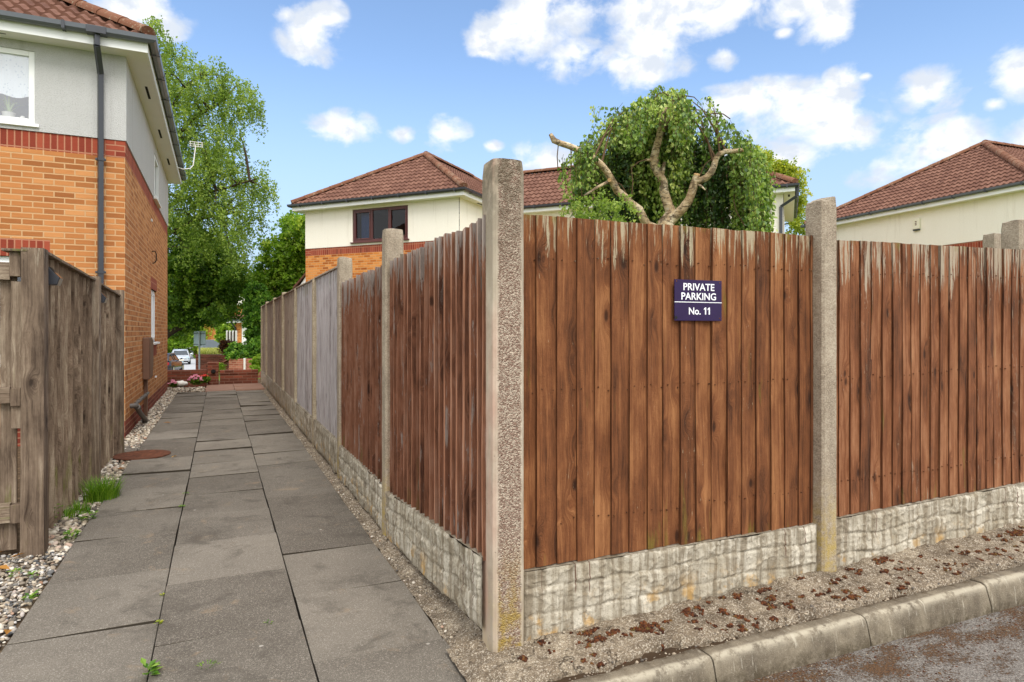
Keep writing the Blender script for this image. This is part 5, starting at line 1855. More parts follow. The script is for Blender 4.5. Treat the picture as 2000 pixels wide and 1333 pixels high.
# soffit vents
sv = MB()
for y in (1.35, 3.6, 5.75):
    sv.box(0.13, 0.165, y - 0.28, y + 0.28, ZSOF - 0.0075, ZSOF - 0.0045)
sv.box(-3.2, -1.25, -0.165, -0.15, ZSOF - 0.0075, ZSOF - 0.0045)
sv.build('vent', 'dark_slot', sf)
dpx = -0.27
downpipe(t, [(dpx, -0.345, ZSOF + 0.11), (dpx, -0.345, ZSOF - 0.04), (dpx, -0.06, ZSOF - 0.30), (dpx, -0.06, 0.05)], 0.062, collars=(3.68, 2.2, 0.9))
mb = MB(); mb.box(dpx - .11, dpx + .11, -0.408, -0.292, ZSOF + 0.095, ZSOF + 0.19)
mb.build('gutter_outlet', 'black_plastic', t, bevel=0.006)
# wall clip and cable hook on the side wall
mb = MB()
mb.tube([(0.0, 3.75, 2.92), (0.05, 3.76, 2.93), (0.07, 3.78, 2.88), (0.07, 3.79, 2.76), (0.045, 3.78, 2.71), (0.01, 3.77, 2.70)], 0.010, 6)
mb.build('cable_hook', 'dark_slot', t)
mb = MB(); mb.box(0.001, 0.03, 4.35, 4.45, 0.52, 0.55); mb.box(0.001, 0.02, 3.55, 3.66, 3.46, 3.50)
mb.build('tag_plate', 'white_plastic', t)
# meter box with conduit
mbx = MB(); mbx.box(0.0, 0.10, 2.12, 2.66, 0.63, 1.32)
mo = mbx.build('meter_box', 'brown_plastic', t, bevel=0.012)
mbx = MB(); mbx.box(0.1005, 0.112, 2.15, 2.63, 0.66, 1.29); mbx.build('door', 'brown_plastic', mo, bevel=0.006)
mbx = MB(); mbx.box(0.0, 0.085, 2.66, 3.05, 0.80, 1.28); mbx.build('door', 'brown_plastic', mo, bevel=0.01)
mbx = MB(); mbx.box(-0.001, 0.055, 2.30, 2.41, 0.0, 0.63); mbx.build('conduit', 'brown_plastic', mo, bevel=0.012)
# waste pipe with elbow
mbx = MB()
mbx.tube([(0.06, 2.38, 0.39), (0.06, 0.62, 0.385), ], 0.024, 10)
mbx.tube([(0.0, 0.50, 0.37), (0.05, 0.50, 0.372), (0.07, 0.55, 0.37), (0.075, 0.62, 0.33), (0.085, 1.0, 0.2), (0.10, 1.55, 0.03), (0.11, 1.68, 0.0), (0.11, 1.72, -0.06)], 0.034, 12)
for (y, z, tt) in ((0.58, 0.35, 0), (1.50, 0.045, 0)):
    mbx.tube([(0.078, y, z), (0.086, y + 0.07, z - .03)], 0.042, 12)
for y in (1.0, 1.5, 2.0):
    mbx.tube([(0.06, y - .03, .388), (0.06, y + .03, .388)], 0.031, 10)
mbx.build('waste_pipe', 'grey_plastic', t)
# lichen-topped hip end stop
# television aerial on the far fascia
cx = HL
fr = Frame(HL.x, HL.y, PATH.r)
ta = thing('television_aerial', 'white television aerial on a bent arm at the far gutter of the left house', 'aerial', tuple(fr.w(0.31, 6.3, ZSOF + 0.02)), PATH.r)
mb = MB(); mb.tube([(-0.03, 0, 0.0), (0.10, 0, -0.03), (0.24, 0, 0.0), (0.30, 0, 0.08), (0.35, 0, 0.54)], 0.012, 8)
mb.build('mast', 'dull_white', ta)
mb = MB()
for dx in (-0.12, -0.04, 0.04, 0.12):
    mb.tube([(0.36 + dx, -0.02, 0.50), (0.36 + dx, -0.02, 0.62)], 0.006, 5)
for dz in (0.51, 0.56, 0.61): mb.tube([(0.22, -0.012, dz), (0.50, -0.012, dz)], 0.006, 6)
mb.build('elements', 'dull_white', ta)
# spider plant and small pots on the sill
mb = MB()
tp = thing('potted_plant', 'pale spider plant standing on the upper window sill', 'pot plant', tuple(fr.w(-1.30, 0.17, 4.085)), PATH.r)
pt = MB(); pt.tube([(0, 0, 0), (0, 0, 0.02), (0, 0, 0.12), (0, 0, 0.13)], [0.05, 0.055, 0.07, 0.075], 14)
pt.build('pot', 'white_stone', tp)
lf = MB()
for k in range(26):
    a = rng.uniform(0, 6.28); sp = rng.uniform(0.04, 0.30); h = rng.uniform(0.22, 0.42)
    pts = []
    for s_ in range(7):
        f = s_ / 6
        pts.append(Vector((math.cos(a) * sp * f, 0.35 * math.sin(a) * sp * f, 0.12 + h * (1.5 * f - 0.75 * f * f * (1 + sp * 2)))))
    wv = Vector((-math.sin(a), math.cos(a), 0)) * 0.009
    for s_ in range(6):
        w0, w1 = 1 - (s_ / 6) ** 2, 1 - ((s_ + 1) / 6) ** 2
        lf.quad(tuple(pts[s_] - wv * w0), tuple(pts[s_] + wv * w0), tuple(pts[s_ + 1] + wv * w1), tuple(pts[s_ + 1] - wv * w1), rng.random())
lf.build('leaves', 'plant_pale', tp)
pt = MB(); pt.tube([(0, 0, 0), (0, 0, 0.03), (0, 0, 0.07), (0, 0, 0.1)], [0.03, 0.042, 0.036, 0.02], 12)
o = pt.build('ornament', 'white_stone', None, tuple(fr.w(-1.15, 0.15, 4.085)))
tag(o, 'small white ornament beside the spider plant on the upper sill', 'ornament')

# ---------------------------------------------------------------- centre house, seen over the fence
RC = math.atan2(-0.396, 0.918)
dz = 0.085
t = thing('cream_house', 'cream rendered house with hipped wing and brown framed window behind the birch', 'house', (-6.58, 20.4, 0), RC)
BL, RL, BD = MB(), MB(), MB()
zb0, zb1, zs = ZB0 + dz, ZB1 + dz, 5.24
WW, DW = 5.53, 3.15
MX, MY0, MY1 = 14.0, 3.15, 7.75
hole = (1.83, 3.83, 4.16, 5.16)
runs = [(0, 0, 1, 0, WW), (WW, 0, 0, 1, DW), (WW, DW, 1, 0, MX - WW), (MX, MY0, 0, 1, MY1 - MY0), (MX, MY1, -1, 0, MX), (0, MY1, 0, -1, MY1)]
for i, (a, b, c, d, L) in enumerate(runs):
    wall_face(BL, a, b, c, d, L, -0.3, zb0)
    wall_face(BD, a, b, c, d, L, zb0, zb1)
    wall_face(RL, a + 0.012 * d, b - 0.012 * c, c, d, L, zb1 + .003, zs + .01, [hole] if i == 0 else [], reveal=0.08)
BL.build('brickwork', 'brick_ochre_far', t)
bo = BD.build('brick_band', 'brick_red_soldier', t)
q = MB(); q.box(-0.003, 0.225, -0.003, 0.2, zb0 + .001, zb1 - .001); q.build('quoin', 'brick_red', bo)
RL.build('rendered_wall', 'render_cream', t)
fo, Pc = window(t, 0, -0.012, 1, 0, *hole, 'brown_frame', (0.345, 0.66), 0.03, 0.07, 'brown_frame', 0.06, sash=(0, 2), glass_name='glass_dark')
cu = MB()
for k in range(10):
    a, b = 2.02 + 0.028 * k, 2.02 + 0.028 * (k + 1)
    cu.quad(Pc(a, 4.25, 0.2 + 0.03 * (k % 2)), Pc(b, 4.25, 0.2 + 0.03 * ((k + 1) % 2)), Pc(b, 5.1, 0.2 + 0.03 * ((k + 1) % 2)), Pc(a, 5.1, 0.2 + 0.03 * (k % 2)))
cu.build('curtain', 'blue_curtain', fo)
roof_set(t, (0, WW, 0, 9.0), zs, 0.65, 0.29, 0.19, gut=True, skip=('back',))
roof_set(t, (3.0, MX, MY0, MY1), zs + 0.004, 0.65, 0.295, 0.186, skip=('left',))
sv = MB(); sv.box(WW + 0.10, WW + 0.16, 0.9, 1.3, zs - 0.008, zs - 0.005); sv.box(WW + 0.10, WW + 0.16, 2.0, 2.4, zs - 0.008, zs - 0.005)
sv.box(MX + .12, MX + .17, 3.3, 3.6, zs - 0.008, zs - 0.005)
sv.build('vent', 'dark_slot', t)
downpipe(t, [(MX + 0.34, MY0 - 0.2, zs + 0.12), (MX + 0.34, MY0 - 0.15, zs - 0.12), (MX - 0.06, MY0 - 0.06, zs - 0.36), (MX - 0.06, MY0 - 0.06, 0)], 0.075)

# ---------------------------------------------------------------- right house
RR = math.atan2(0.348, 0.938)
t = thing('cream_house', 'cream rendered house with large hipped tile roof at the right edge', 'house', (13.83, 16.98, 0), RR)
BL, RL, BD = MB(), MB(), MB()
zb0, zb1, zs = ZB0 + 0.05, ZB1 + 0.05, 5.20
WR, DR = 12.0, 7.2
for (a, b, c, d, L) in ((0, 0, 1, 0, WR), (WR, 0, 0, 1, DR), (WR, DR, -1, 0, WR), (0, DR, 0, -1, DR)):
    wall_face(BL, a, b, c, d, L, -0.3, zb0)
    wall_face(BD, a, b, c, d, L, zb0, zb1)
    wall_face(RL, a + 0.012 * d, b - 0.012 * c, c, d, L, zb1 + .003, zs + .01)
BL.build('brickwork', 'brick_ochre_far', t)
BD.build('brick_band', 'brick_red_soldier', t)
RL.build('rendered_wall', 'render_cream', t)
roof_set(t, (0, WR, 0, DR), zs, 0.60, 0.30, 0.19, gm='gutter_sky_sheen')
# alarm box
b_ = at(1775, 437, 19.9)
fr = Frame(13.83, 16.98, RR)
lx, ly = fr.l(b_.x, b_.y)
tb = thing('alarm_box', 'small cream alarm box high on the right cream wall', 'alarm box', tuple(fr.w(-0.012, ly, 4.62)), RR)
mb = MB(); mb.box(-0.07, 0.0, -0.11, 0.11, 0, 0.33); mb.build('casing', 'bell_cream', tb, bevel=0.015)
mb = MB(); mb.box(-0.075, -0.001, -0.10, 0.10, -0.045, -0.002); mb.build('strobe', 'black_plastic', tb, bevel=0.008)
mb = MB()
for z in (0.12, 0.17, 0.22): mb.box(-0.0735, -0.0705, -0.03, 0.03, z, z + 0.03)
mb.build('grille', 'brown_plastic', tb)
# ================================================================ trees and plants
def leaf_arrays(cen, L, W, droop=0.0, rs=None, shape='diamond', axis=None):
    n = len(cen)
    a = nrg.normal(0, 1, (n, 3)) if axis is None else axis + nrg.normal(0, 0.45, (n, 3))
    a[:, 2] -= droop
    a /= np.linalg.norm(a, axis=1)[:, None] + 1e-9
    b = np.cross(a, nrg.normal(0, 1, (n, 3))); b /= np.linalg.norm(b, axis=1)[:, None] + 1e-9
    s = nrg.uniform(0.65, 1.25, n)[:, None]
    L_, W_ = L * s, W * s
    nn = np.cross(a, b)
    v = np.stack([cen - a * L_ * .5, cen - a * L_ * .05 + b * W_ * .5 + nn * W_ * .12, cen + a * L_ * .55, cen - a * L_ * .05 - b * W_ * .5 + nn * W_ * .12], 1)
    f = np.arange(n * 4).reshape(n, 4)
    r = np.clip(nrg.beta(2.0, 2.2, n) if rs is None else rs, 0, 1)
    return v.reshape(-1, 3), f, r


def blob_points(blobs, n, shell=0.55):
    """blobs: list of (center xyz, radii xyz, weight). points spread through each volume, denser to the shell"""
    wts = np.array([b[2] for b in blobs], float); wts /= wts.sum()
    k = nrg.choice(len(blobs), n, p=wts)
    d = nrg.normal(0, 1, (n, 3)); d /= np.linalg.norm(d, axis=1)[:, None]
    r = nrg.random(n) ** (1 / 3 * shell)
    c = np.array([b[0] for b in blobs])[k]; R = np.array([b[1] for b in blobs])[k]
    return c + d * R * r[:, None]


def clumps(cen, per, spread, drop):
    """each clump a drooping spray of leaves"""
    n = len(cen)
    m = nrg.integers(int(per * .5), int(per * 1.5), n)
    idx = np.repeat(np.arange(n), m)
    tdir = nrg.normal(0, 1, (n, 3)); tdir[:, 2] = nrg.normal(-0.1, 0.35, n)
    tdir /= np.linalg.norm(tdir, axis=1)[:, None]
    t = nrg.random(len(idx))
    p = cen[idx] + tdir[idx] * (t * spread * 1.6)[:, None] + nrg.normal(0, spread * 0.28, (len(idx), 3))
    p[:, 2] -= drop * t ** 2
    base = nrg.beta(2.2, 2.4, n)[idx]
    return p, np.clip(base + nrg.normal(0, 0.14, len(idx)), 0, 1)


def tree(name, label, cat, base, blobs, ncl, per, spread, drop, leafL, leafW, lm, trunk, bark='bark_dark', droop=0.3, group=None, shell=0.55, twigs=0):
    base = Vector(base)
    t = thing(name, label, cat, tuple(base), 0, group)
    B = np.array(base)
    tr = MB()
    for pts, rad in trunk:
        tr.tube([Vector(p) - base for p in pts], rad, 8)
    cen = blob_points([(np.array(c) - B, R, w) for c, R, w in blobs], ncl, shell)
    if trunk:
        ax = []
        for pts, rad in trunk:
            for a, b in zip(pts[:-1], pts[1:]):
                for q in range(5): ax.append(Vector(a).lerp(Vector(b), q / 5) - base)
        ax = [a for a in ax if a.z > 1.5] or ax
        for e in cen[:twigs]:
            e = Vector(e)
            s_ = min(ax, key=lambda a: (a - e).length + .7 * max(0, a.z - e.z))
            m_ = s_.lerp(e, .5) + Vector((0, 0, .12 * (e - s_).length))
            tr.tube([s_, s_.lerp(m_, .55), m_, m_.lerp(e, .55) + Vector((0, 0, .03)), e], [.045, .034, .024, .015, .006], 5)
        tr.build('trunk', bark, t)
    p, r = clumps(cen, per, spread, drop)
    v, f, r = leaf_arrays(p, leafL, leafW, droop, r)
    np_mesh('crown', v, f, r, lm, t)
    return t


def pxblob(px, py, d, rx, ry, w=None, dep=None):
    c = at(px, py, d)
    k = d / F_PX
    return (tuple(c), (rx * k, (dep if dep else (rx + ry) / 2 * k), ry * k), w if w else rx * ry)


# ---------------------------------------------------------------- pollarded weeping birch behind the front fence
D0 = 8.2
Z0 = D0
def pp(px, py, dd=0.0):
    return at(1040 + px / 3.571, 160 + py / 3.571, D0 + dd)
base = at(1300, 700, D0); base.z = 0.0
t = thing('weeping_birch', 'pollarded weeping birch with pale twisting limbs behind the front fence', 'tree', tuple(base))
tr = MB()
rel = lambda L: [p - base for p in L]
root = [Vector((base.x, base.y, -0.1)), Vector((base.x, base.y, 0.7)), at(1298, 560, D0), at(1302, 470, D0), pp(930, 985), pp(975, 925)]
tr.tube(rel(root), [0.19, 0.16, 0.14, 0.13, 0.105, 0.085], 12)
limb_mid = [(975, 930, 0), (945, 860, 0), (915, 760, 0), (915, 700, .02), (880, 640, .03), (850, 580, .04), (848, 530, .03), (862, 470, 0), (880, 400, -.05), (895, 330, -.1), (908, 270, -.15), (918, 225, -.2), (935, 185, -.2)]
tr.tube(rel([pp(*q) for q in limb_mid]), [0.0714, 0.063, 0.0588, 0.0521, 0.0546, 0.0605, 0.0554, 0.0487, 0.0462, 0.042, 0.042, 0.042, 0.0252], 11)
limb_r = [(950, 985, 0), (1000, 930, -.05), (1050, 885, -.1), (1095, 820, -.14), (1118, 750, -.17), (1135, 690, -.2), (1145, 655, -.2)]
tr.tube(rel([pp(*q) for q in limb_r]), [0.0714, 0.0672, 0.0605, 0.0546, 0.0538, 0.0462, 0.0403], 10)
limb_r2 = [(1130, 700, -.19), (1170, 690, -.22), (1210, 672, -.25), (1245, 635, -.28), (1265, 590, -.3), (1278, 540, -.3), (1305, 505, -.32), (1350, 487, -.34), (1410, 485, -.36), (1462, 478, -.38)]
tr.tube(rel([pp(*q) for q in limb_r2]), [0.042, 0.0437, 0.0437, 0.042, 0.0403, 0.037, 0.0353, 0.0336, 0.0302, 0.0269], 10)
limb_l = [(900, 1040, .0), (800, 1000, -.1), (770, 950, -.15), (745, 890, -.2), (690, 850, -.25), (640, 800, -.3), (590, 760, -.32), (560, 700, -.35), (520, 630, -.4), (480, 580, -.45), (430, 535, -.5), (380, 512, -.52), (320, 478, -.55), (260, 450, -.6), (195, 430, -.65), (150, 410, -.66), (125, 365, -.66)]
tr.tube(rel([pp(*q) for q in limb_l]), [0.0608, 0.057, 0.0532, 0.0494, 0.0456, 0.0456, 0.0471, 0.0456, 0.0418, 0.0418, 0.038, 0.0342, 0.038, 0.038, 0.035, 0.038, 0.0228], 10)
for a, b, r0, r1 in (((905, 640, 0), (922, 560, -.05), .03, .018), ((1150, 715, -.2), (1205, 755, -.3), .018, .008), ((545, 690, -.36), (360, 795, -.5), .022, .012), ((850, 560, .03), (790, 545, .0), .026, .015)):
    tr.tube(rel([pp(*a), pp((a[0] + b[0]) / 2, (a[1] + b[1]) / 2 - 6, (a[2] + b[2]) / 2), pp(*b)]), [r0, (r0 + r1) / 2, r1], 7)
tr.build('trunk', 'bark_birch', t)
cw = MB()
for c, d_, r_ in (((1145, 655, -.2), (1147, 644, -.21), .042), ((1462, 478, -.38), (1468, 475, -.385), .0275), ((540, 690, -.37), (537, 686, -.41), .026)):
    cw.tube(rel([pp(*c), pp(*d_)]), [r_, r_ * .92], 10)
cw.build('cut_end', 'cut_wood', t)
# arching twigs and hanging strands
tw = MB()
LC = []; LA = []; LR = []
k = D0 / F_PX
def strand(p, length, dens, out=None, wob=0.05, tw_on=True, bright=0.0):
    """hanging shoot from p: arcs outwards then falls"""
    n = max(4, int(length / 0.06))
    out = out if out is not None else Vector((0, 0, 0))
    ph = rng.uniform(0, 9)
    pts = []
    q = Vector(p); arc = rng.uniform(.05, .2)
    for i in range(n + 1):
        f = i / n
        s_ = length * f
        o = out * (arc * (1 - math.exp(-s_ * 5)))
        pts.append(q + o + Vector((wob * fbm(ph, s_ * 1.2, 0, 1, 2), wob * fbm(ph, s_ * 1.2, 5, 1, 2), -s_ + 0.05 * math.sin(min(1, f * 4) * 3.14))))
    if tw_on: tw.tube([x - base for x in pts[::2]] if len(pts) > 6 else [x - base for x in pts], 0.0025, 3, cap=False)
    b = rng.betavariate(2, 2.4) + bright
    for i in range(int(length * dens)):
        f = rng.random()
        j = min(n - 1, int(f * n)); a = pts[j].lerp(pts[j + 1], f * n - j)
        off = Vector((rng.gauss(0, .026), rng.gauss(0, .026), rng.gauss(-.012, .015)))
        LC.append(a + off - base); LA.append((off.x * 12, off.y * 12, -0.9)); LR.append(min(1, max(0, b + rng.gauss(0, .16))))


cx, cy = 1308, 318           # dome centre in photo pixels
dome_c = at(cx, cy, D0 + 0.25)
def dome(az_, f, rx=1.12, ry=1.05, rz=0.82):
    """point on the dome; az around z (0 = +x), f elevation 0..1"""
    e_ = f * math.pi / 2
    return dome_c + Vector((rx * math.cos(az_) * math.cos(e_), ry * math.sin(az_) * math.cos(e_), rz * math.sin(e_) * 1.0))


cnt = 0
while cnt < 680:
    a = rng.uniform(0, 2 * math.pi)
    f = rng.random() ** 1.3
    lump = fbm(math.cos(a) * 1.4, math.sin(a) * 1.4, f * 1.6, 1.5, 2)
    if lump < -.2 and f < .85: continue
    g_ = 1 + .2 * lump
    p = dome(a, f, 1.12 * g_ * rng.uniform(.86, 1.03), 1.05 * g_ * rng.uniform(.8, 1.03), .84 * g_ * rng.uniform(.86, 1.03))
    px_ = 1000 + (p.x) / p.y * F_PX
    front = math.sin(a) < -0.15 and f < 0.85
    # a dip in the dome between the two lobes on the right
    if 1335 < px_ < 1398 and f > 0.45 and rng.random() < .9: continue
    if px_ < 1165 and f > .45: continue
    if px_ > 1390: p.z -= 0.16
    out = Vector((math.cos(a), math.sin(a), 0)) * (1 if f < .8 else .5)
    if front:
        if px_ < 1165: L_ = rng.uniform(.3, .75)
        elif px_ > 1450: L_ = rng.uniform(.6, 1.25)
        else:
            lim = 225 if 1270 < px_ < 1315 else (270 if px_ < 1330 else 262)
            zl = EYE + (HZ - lim - rng.uniform(-25, 30)) / F_PX * p.y
            L_ = p.z - zl
            if L_ < .08: continue
    else:
        L_ = rng.uniform(.6, 1.55) if px_ > 1190 else rng.uniform(.4, .95)
    # stay above the fence line
    L_ = min(L_, max(.15, p.z - 1.75))
    strand(p, L_, 58, out, .06, True, 0.12 if f > .5 else 0)  # upper strands get paler leaves, top light put into the colour
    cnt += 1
for _ in range(210):      # back curtain, leaf colour darkened to paint the crown's inner shade
    a = rng.uniform(0.1, math.pi - .1)
    p = dome(a, rng.uniform(.0, .55), 1.0 * rng.uniform(.6, 1), .9 * rng.uniform(.3, 1), .7)
    px_ = 1000 + p.x / p.y * F_PX
    L_ = rng.uniform(.8, 1.5) if px_ > 1185 else rng.uniform(.4, .8)
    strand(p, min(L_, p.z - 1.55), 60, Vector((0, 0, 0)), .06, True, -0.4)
for _ in range(150):      # right-hand fall
    p = at(rng.uniform(1425, 1487), rng.uniform(285, 345), D0 + rng.uniform(-.15, .7))
    strand(p, rng.uniform(.5, 1.0), 60, Vector((.4, 0, 0)), .05, True, 0.05)
for _ in range(26):       # sparse left wisps
    p = at(rng.uniform(1098, 1140), rng.uniform(290, 320), D0 + rng.uniform(-.8, -.2))
    strand(p, rng.uniform(.15, .5), 30, Vector((-.2, 0, 0)), .05)
for _ in range(60):       # top tufts, leaf colour raised to paint light from above
    p = at(rng.gauss(1290, 55), 205 + abs(rng.gauss(0, 10)), D0 + rng.uniform(-.5, .5))
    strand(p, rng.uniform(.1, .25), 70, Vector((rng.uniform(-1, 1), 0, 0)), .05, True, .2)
for _ in range(16):       # strands over the left limb
    p = at(rng.uniform(1128, 1166), rng.uniform(270, 300), D0 - rng.uniform(.62, .8))
    strand(p, rng.uniform(.15, .42), 55, Vector((0, 0, 0)), .05)
for k_ in range(34):      # limbs fork into twigs that carry the strands
    q = rng.choice(limb_mid[6:] + limb_r2[3:] + limb_l[8:14] + limb_mid[8:])
    a_ = pp(*q); a2 = rng.uniform(0, 6.28)
    e_ = dome(a2, rng.uniform(.35, .95), .95, .85, .78)
    if (e_ - a_).length > 1.1: continue
    m_ = a_.lerp(e_, .55) + Vector((0, 0, .16))
    tw.tube([x - base for x in (a_, a_.lerp(m_, .5) + Vector((0, 0, .03)), m_, m_.lerp(e_, .6) + Vector((0, 0, .04)), e_)], [.016, .013, .009, .006, .003], 5, cap=False)
# bare arching twigs
for pts in ([(1185, 250), (1260, 220), (1330, 225), (1380, 260)], [(1090, 290), (1150, 280), (1190, 240), (1260, 245), (1300, 290)], [(860, 110), (875, 85), (915, 75), (950, 100)],
            [(420, 560), (420, 480), (455, 420), (560, 330)], [(345, 800), (340, 720), (400, 640), (440, 600)], [(560, 690), (620, 720), (655, 780), (670, 820)],
            [(180, 440), (172, 520), (178, 635)], [(268, 470), (270, 560), (266, 620)], [(690, 820), (700, 700), (690, 600), (740, 560), (800, 540)], [(1480, 1010), (1420, 900), (1400, 820)], [(1170, 650), (1200, 580), (1260, 530)]):
    tw.tube(rel([pp(a, b, -.3) for a, b in pts]), 0.007, 5, cap=False)
tw.build('twigs', 'twig', t)
LC = np.array([tuple(v) for v in LC]); LA = np.array(LA); LR = np.array(LR)
v, f, r = leaf_arrays(LC, 0.052, 0.040, 0, LR, axis=LA)
print('birch leaves', len(f))
np_mesh('crown', v, f, r, 'leaf_birch', t)

# shrub at its foot, left
tree('garden_shrub', 'fine leaved shrub at the foot of the birch showing over the fence', 'shrub', (at(1160, 600, 6.6).x, 6.6, 0),
     [pxblob(1105, 425, 6.6, 22, 40), pxblob(1150, 412, 6.6, 30, 40), pxblob(1205, 418, 6.4, 36, 34), pxblob(1180, 470, 6.6, 80, 60)], 130, 22, .08, .02, .035, .02, 'leaf_birch_far',
     [([(at(1160, 600, 6.6).x, 6.6, 0), at(1160, 470, 6.6)], [.03, .01])])

# ---------------------------------------------------------------- tall silver birch beyond the left house
dB = 23.0
bb = [(300, 110, 52, 66), (345, 150, 60, 66), (400, 165, 62, 56), (455, 195, 48, 46), (490, 200, 26, 34), (335, 230, 74, 76), (400, 250, 66, 66), (440, 290, 46, 56),
      (345, 330, 80, 80), (420, 350, 56, 66), (470, 345, 42, 30), (510, 345, 26, 36), (520, 372, 14, 42), (375, 420, 60, 70), (430, 430, 44, 70), (462, 450, 26, 70), (492, 400, 26, 40), (300, 60, 26, 26), (285, 200, 60, 90), (470, 480, 16, 40)]
tb_ = at(300, 700, dB); tb_.z = gz(22)
tree('silver_birch', 'tall drooping birch rising behind the left house', 'tree', tuple(tb_), [pxblob(a, b, dB + rng.uniform(-1, 1), c, d_) for a, b, c, d_ in bb], 1700, 38, .22, .75, .085, .056, 'leaf_birch_far',
     [([tb_, at(300, 500, dB), at(310, 300, dB), at(318, 150, dB), at(300, 70, dB)], [.24, .2, .14, .08, .03]),
      ([at(305, 420, dB), at(350, 390, dB - .5), at(440, 368, dB - .8), at(500, 350, dB - .8)], [.09, .07, .045, .02]),
      ([at(312, 300, dB), at(380, 230, dB), at(450, 190, dB)], [.09, .06, .02]), ([at(312, 250, dB), at(360, 170, dB), at(400, 140, dB)], [.07, .05, .02]),
      ([at(305, 470, dB), at(380, 430, dB), at(440, 420, dB)], [.08, .05, .02])], 'bark_dark', 0.5, shell=0.75, twigs=110)
# darker broadleaf with the leaning limb
dD = 25.5
tb_ = at(296, 712, dD); tb_.z = gz(26)
dd_ = [(350, 490, 60, 70), (400, 520, 62, 66), (436, 540, 40, 40), (340, 570, 60, 66), (400, 590, 60, 46), (440, 570, 30, 30), (462, 540, 20, 22), (425, 608, 34, 16), (350, 620, 40, 30)]
tree('maple_tree', 'dark dense broadleaf tree with a leaning limb between birch and street', 'tree', tuple(tb_), [pxblob(a, b, dD + rng.uniform(-1, 1), c, d_) for a, b, c, d_ in dd_], 1500, 38, .26, .14, .115, .09, 'leaf_dark',
     [([tb_, at(312, 668, dD), at(330, 652, dD), at(352, 640, dD), at(376, 618, dD), at(400, 600, dD), at(440, 570, dD)], [.2, .15, .12, .10, .085, .07, .02]), ([at(352, 640, dD), at(365, 590, dD), at(390, 540, dD)], [.08, .06, .03])], 'bark_dark', 0.5, twigs=50)
# bright hedge trees beyond the cars
tree('roadside_bush', 'bright green bush beyond the parked cars', 'bush', (at(350, 700, 80).x, 80, -1.9), [pxblob(345, 650, 80, 34, 46), pxblob(378, 660, 80, 22, 34), pxblob(325, 640, 80, 30, 50), pxblob(350, 600, 82, 50, 40)], 700, 26, .6, .1, .3, .22, 'leaf_bright',
     [([(at(350, 700, 80).x, 80, -1.9), at(350, 660, 80)], [.2, .1])])
# bright tree left of the centre house
dR = 27.0
tb_ = at(560, 690, dR); tb_.z = gz(26)
rr_ = [(575, 450, 26, 36), (600, 450, 26, 40), (545, 500, 36, 42), (580, 520, 40, 50), (520, 560, 34, 44), (560, 580, 46, 44), (505, 600, 24, 36), (585, 600, 30, 50), (495, 560, 14, 26), (610, 540, 30, 70)]
tree('lime_tree', 'bright yellow green tree left of the centre cream house', 'tree', tuple(tb_), [pxblob(a, b, dR + rng.uniform(-1, 1), c, d_) for a, b, c, d_ in rr_], 1300, 38, .26, .15, .115, .09, 'leaf_bright',
     [([tb_, at(560, 600, dR), at(570, 480, dR)], [.2, .15, .05])], 'bark_dark', 0.4, twigs=40)
# ivy-clad column at the end of the fence
dI = 24.5
tree('ivy_column', 'column of glossy ivy rising at the far end of the path fence', 'ivy', (at(497, 700, dI).x, dI, 0),
     [pxblob(498, 600, dI, 16, 34), pxblob(497, 635, dI, 14, 34), pxblob(500, 575, dI, 20, 24), pxblob(495, 660, dI, 11, 22), pxblob(512, 620, dI, 14, 60)], 900, 30, .10, .06, .08, .07, 'leaf_ivy',
     [([(at(500, 700, dI).x, dI, 0), at(500, 600, dI)], [.15, .1])], 'bark_dark', 0.8, shell=.5)
# trees behind the centre house, right of the birch
dY = 30.0
yy_ = [(1490, 320, 24, 24), (1515, 338, 28, 24), (1545, 345, 22, 24), (1560, 375, 12, 28), (1500, 350, 40, 30), (1555, 410, 16, 24), (1562, 440, 20, 22), (1475, 315, 16, 26), (1530, 330, 26, 14)]
tree('golden_tree', 'yellow green tree behind the right end of the centre house', 'tree', (at(1525, 700, dY).x, dY, 0), [pxblob(a, b, dY + rng.uniform(-.6, .6), c, d_) for a, b, c, d_ in yy_], 560, 28, .24, .1, .12, .08, 'leaf_yellow',
     [([(at(1525, 700, dY).x, dY, 0), at(1525, 420, dY), at(1530, 330, dY)], [.2, .12, .04]), ([at(1528, 440, dY), at(1560, 430, dY)], [.04, .01])], 'bark_dark', 0.3, shell=.8)

# ---------------------------------------------------------------- weeds, tufts
def blade_mesh(mb, x, y, z, n, h, spread, w=0.003, lean=0.5):
    for _ in range(n):
        a = rng.uniform(0, 6.283); r = spread * rng.random() ** .6
        bx, by = x + r * math.cos(a), y + r * math.sin(a)
        la = a + rng.gauss(0, .8); hh = h * rng.uniform(.5, 1.1); ln = hh * lean * rng.uniform(.2, 1)
        wv = Vector((-math.sin(la), math.cos(la), 0)) * w
        pts = [Vector((bx + math.cos(la) * ln * f * f, by + math.sin(la) * ln * f * f, z + hh * f * (1 - .25 * f))) for f in (0, .35, .7, 1)]
        rr = rng.random()
        for i in range(3):
            w0, w1 = (1, .9, .6, .05)[i], (1, .9, .6, .05)[i + 1]
            mb.quad(tuple(pts[i] - wv * w0), tuple(pts[i] + wv * w0), tuple(pts[i + 1] + wv * w1), tuple(pts[i + 1] - wv * w1), rr)


def gp(px, py, z=0.0):
    d = (EYE - z) / ((py - HZ) / F_PX)
    return Vector(((px - 1000) / F_PX * d, d, z))


def tuft(label, px, py, n, h, spread, lean=.5, m='grass_blade', name='grass_tuft', w=.003):
    c = gp(px, py)
    mb = MB(); blade_mesh(mb, 0, 0, -0.02, n, h, spread, w, lean)
    return tag(mb.build(name, m, None, tuple(c)), label, 'grass tuft', 'grass tufts beside the path')


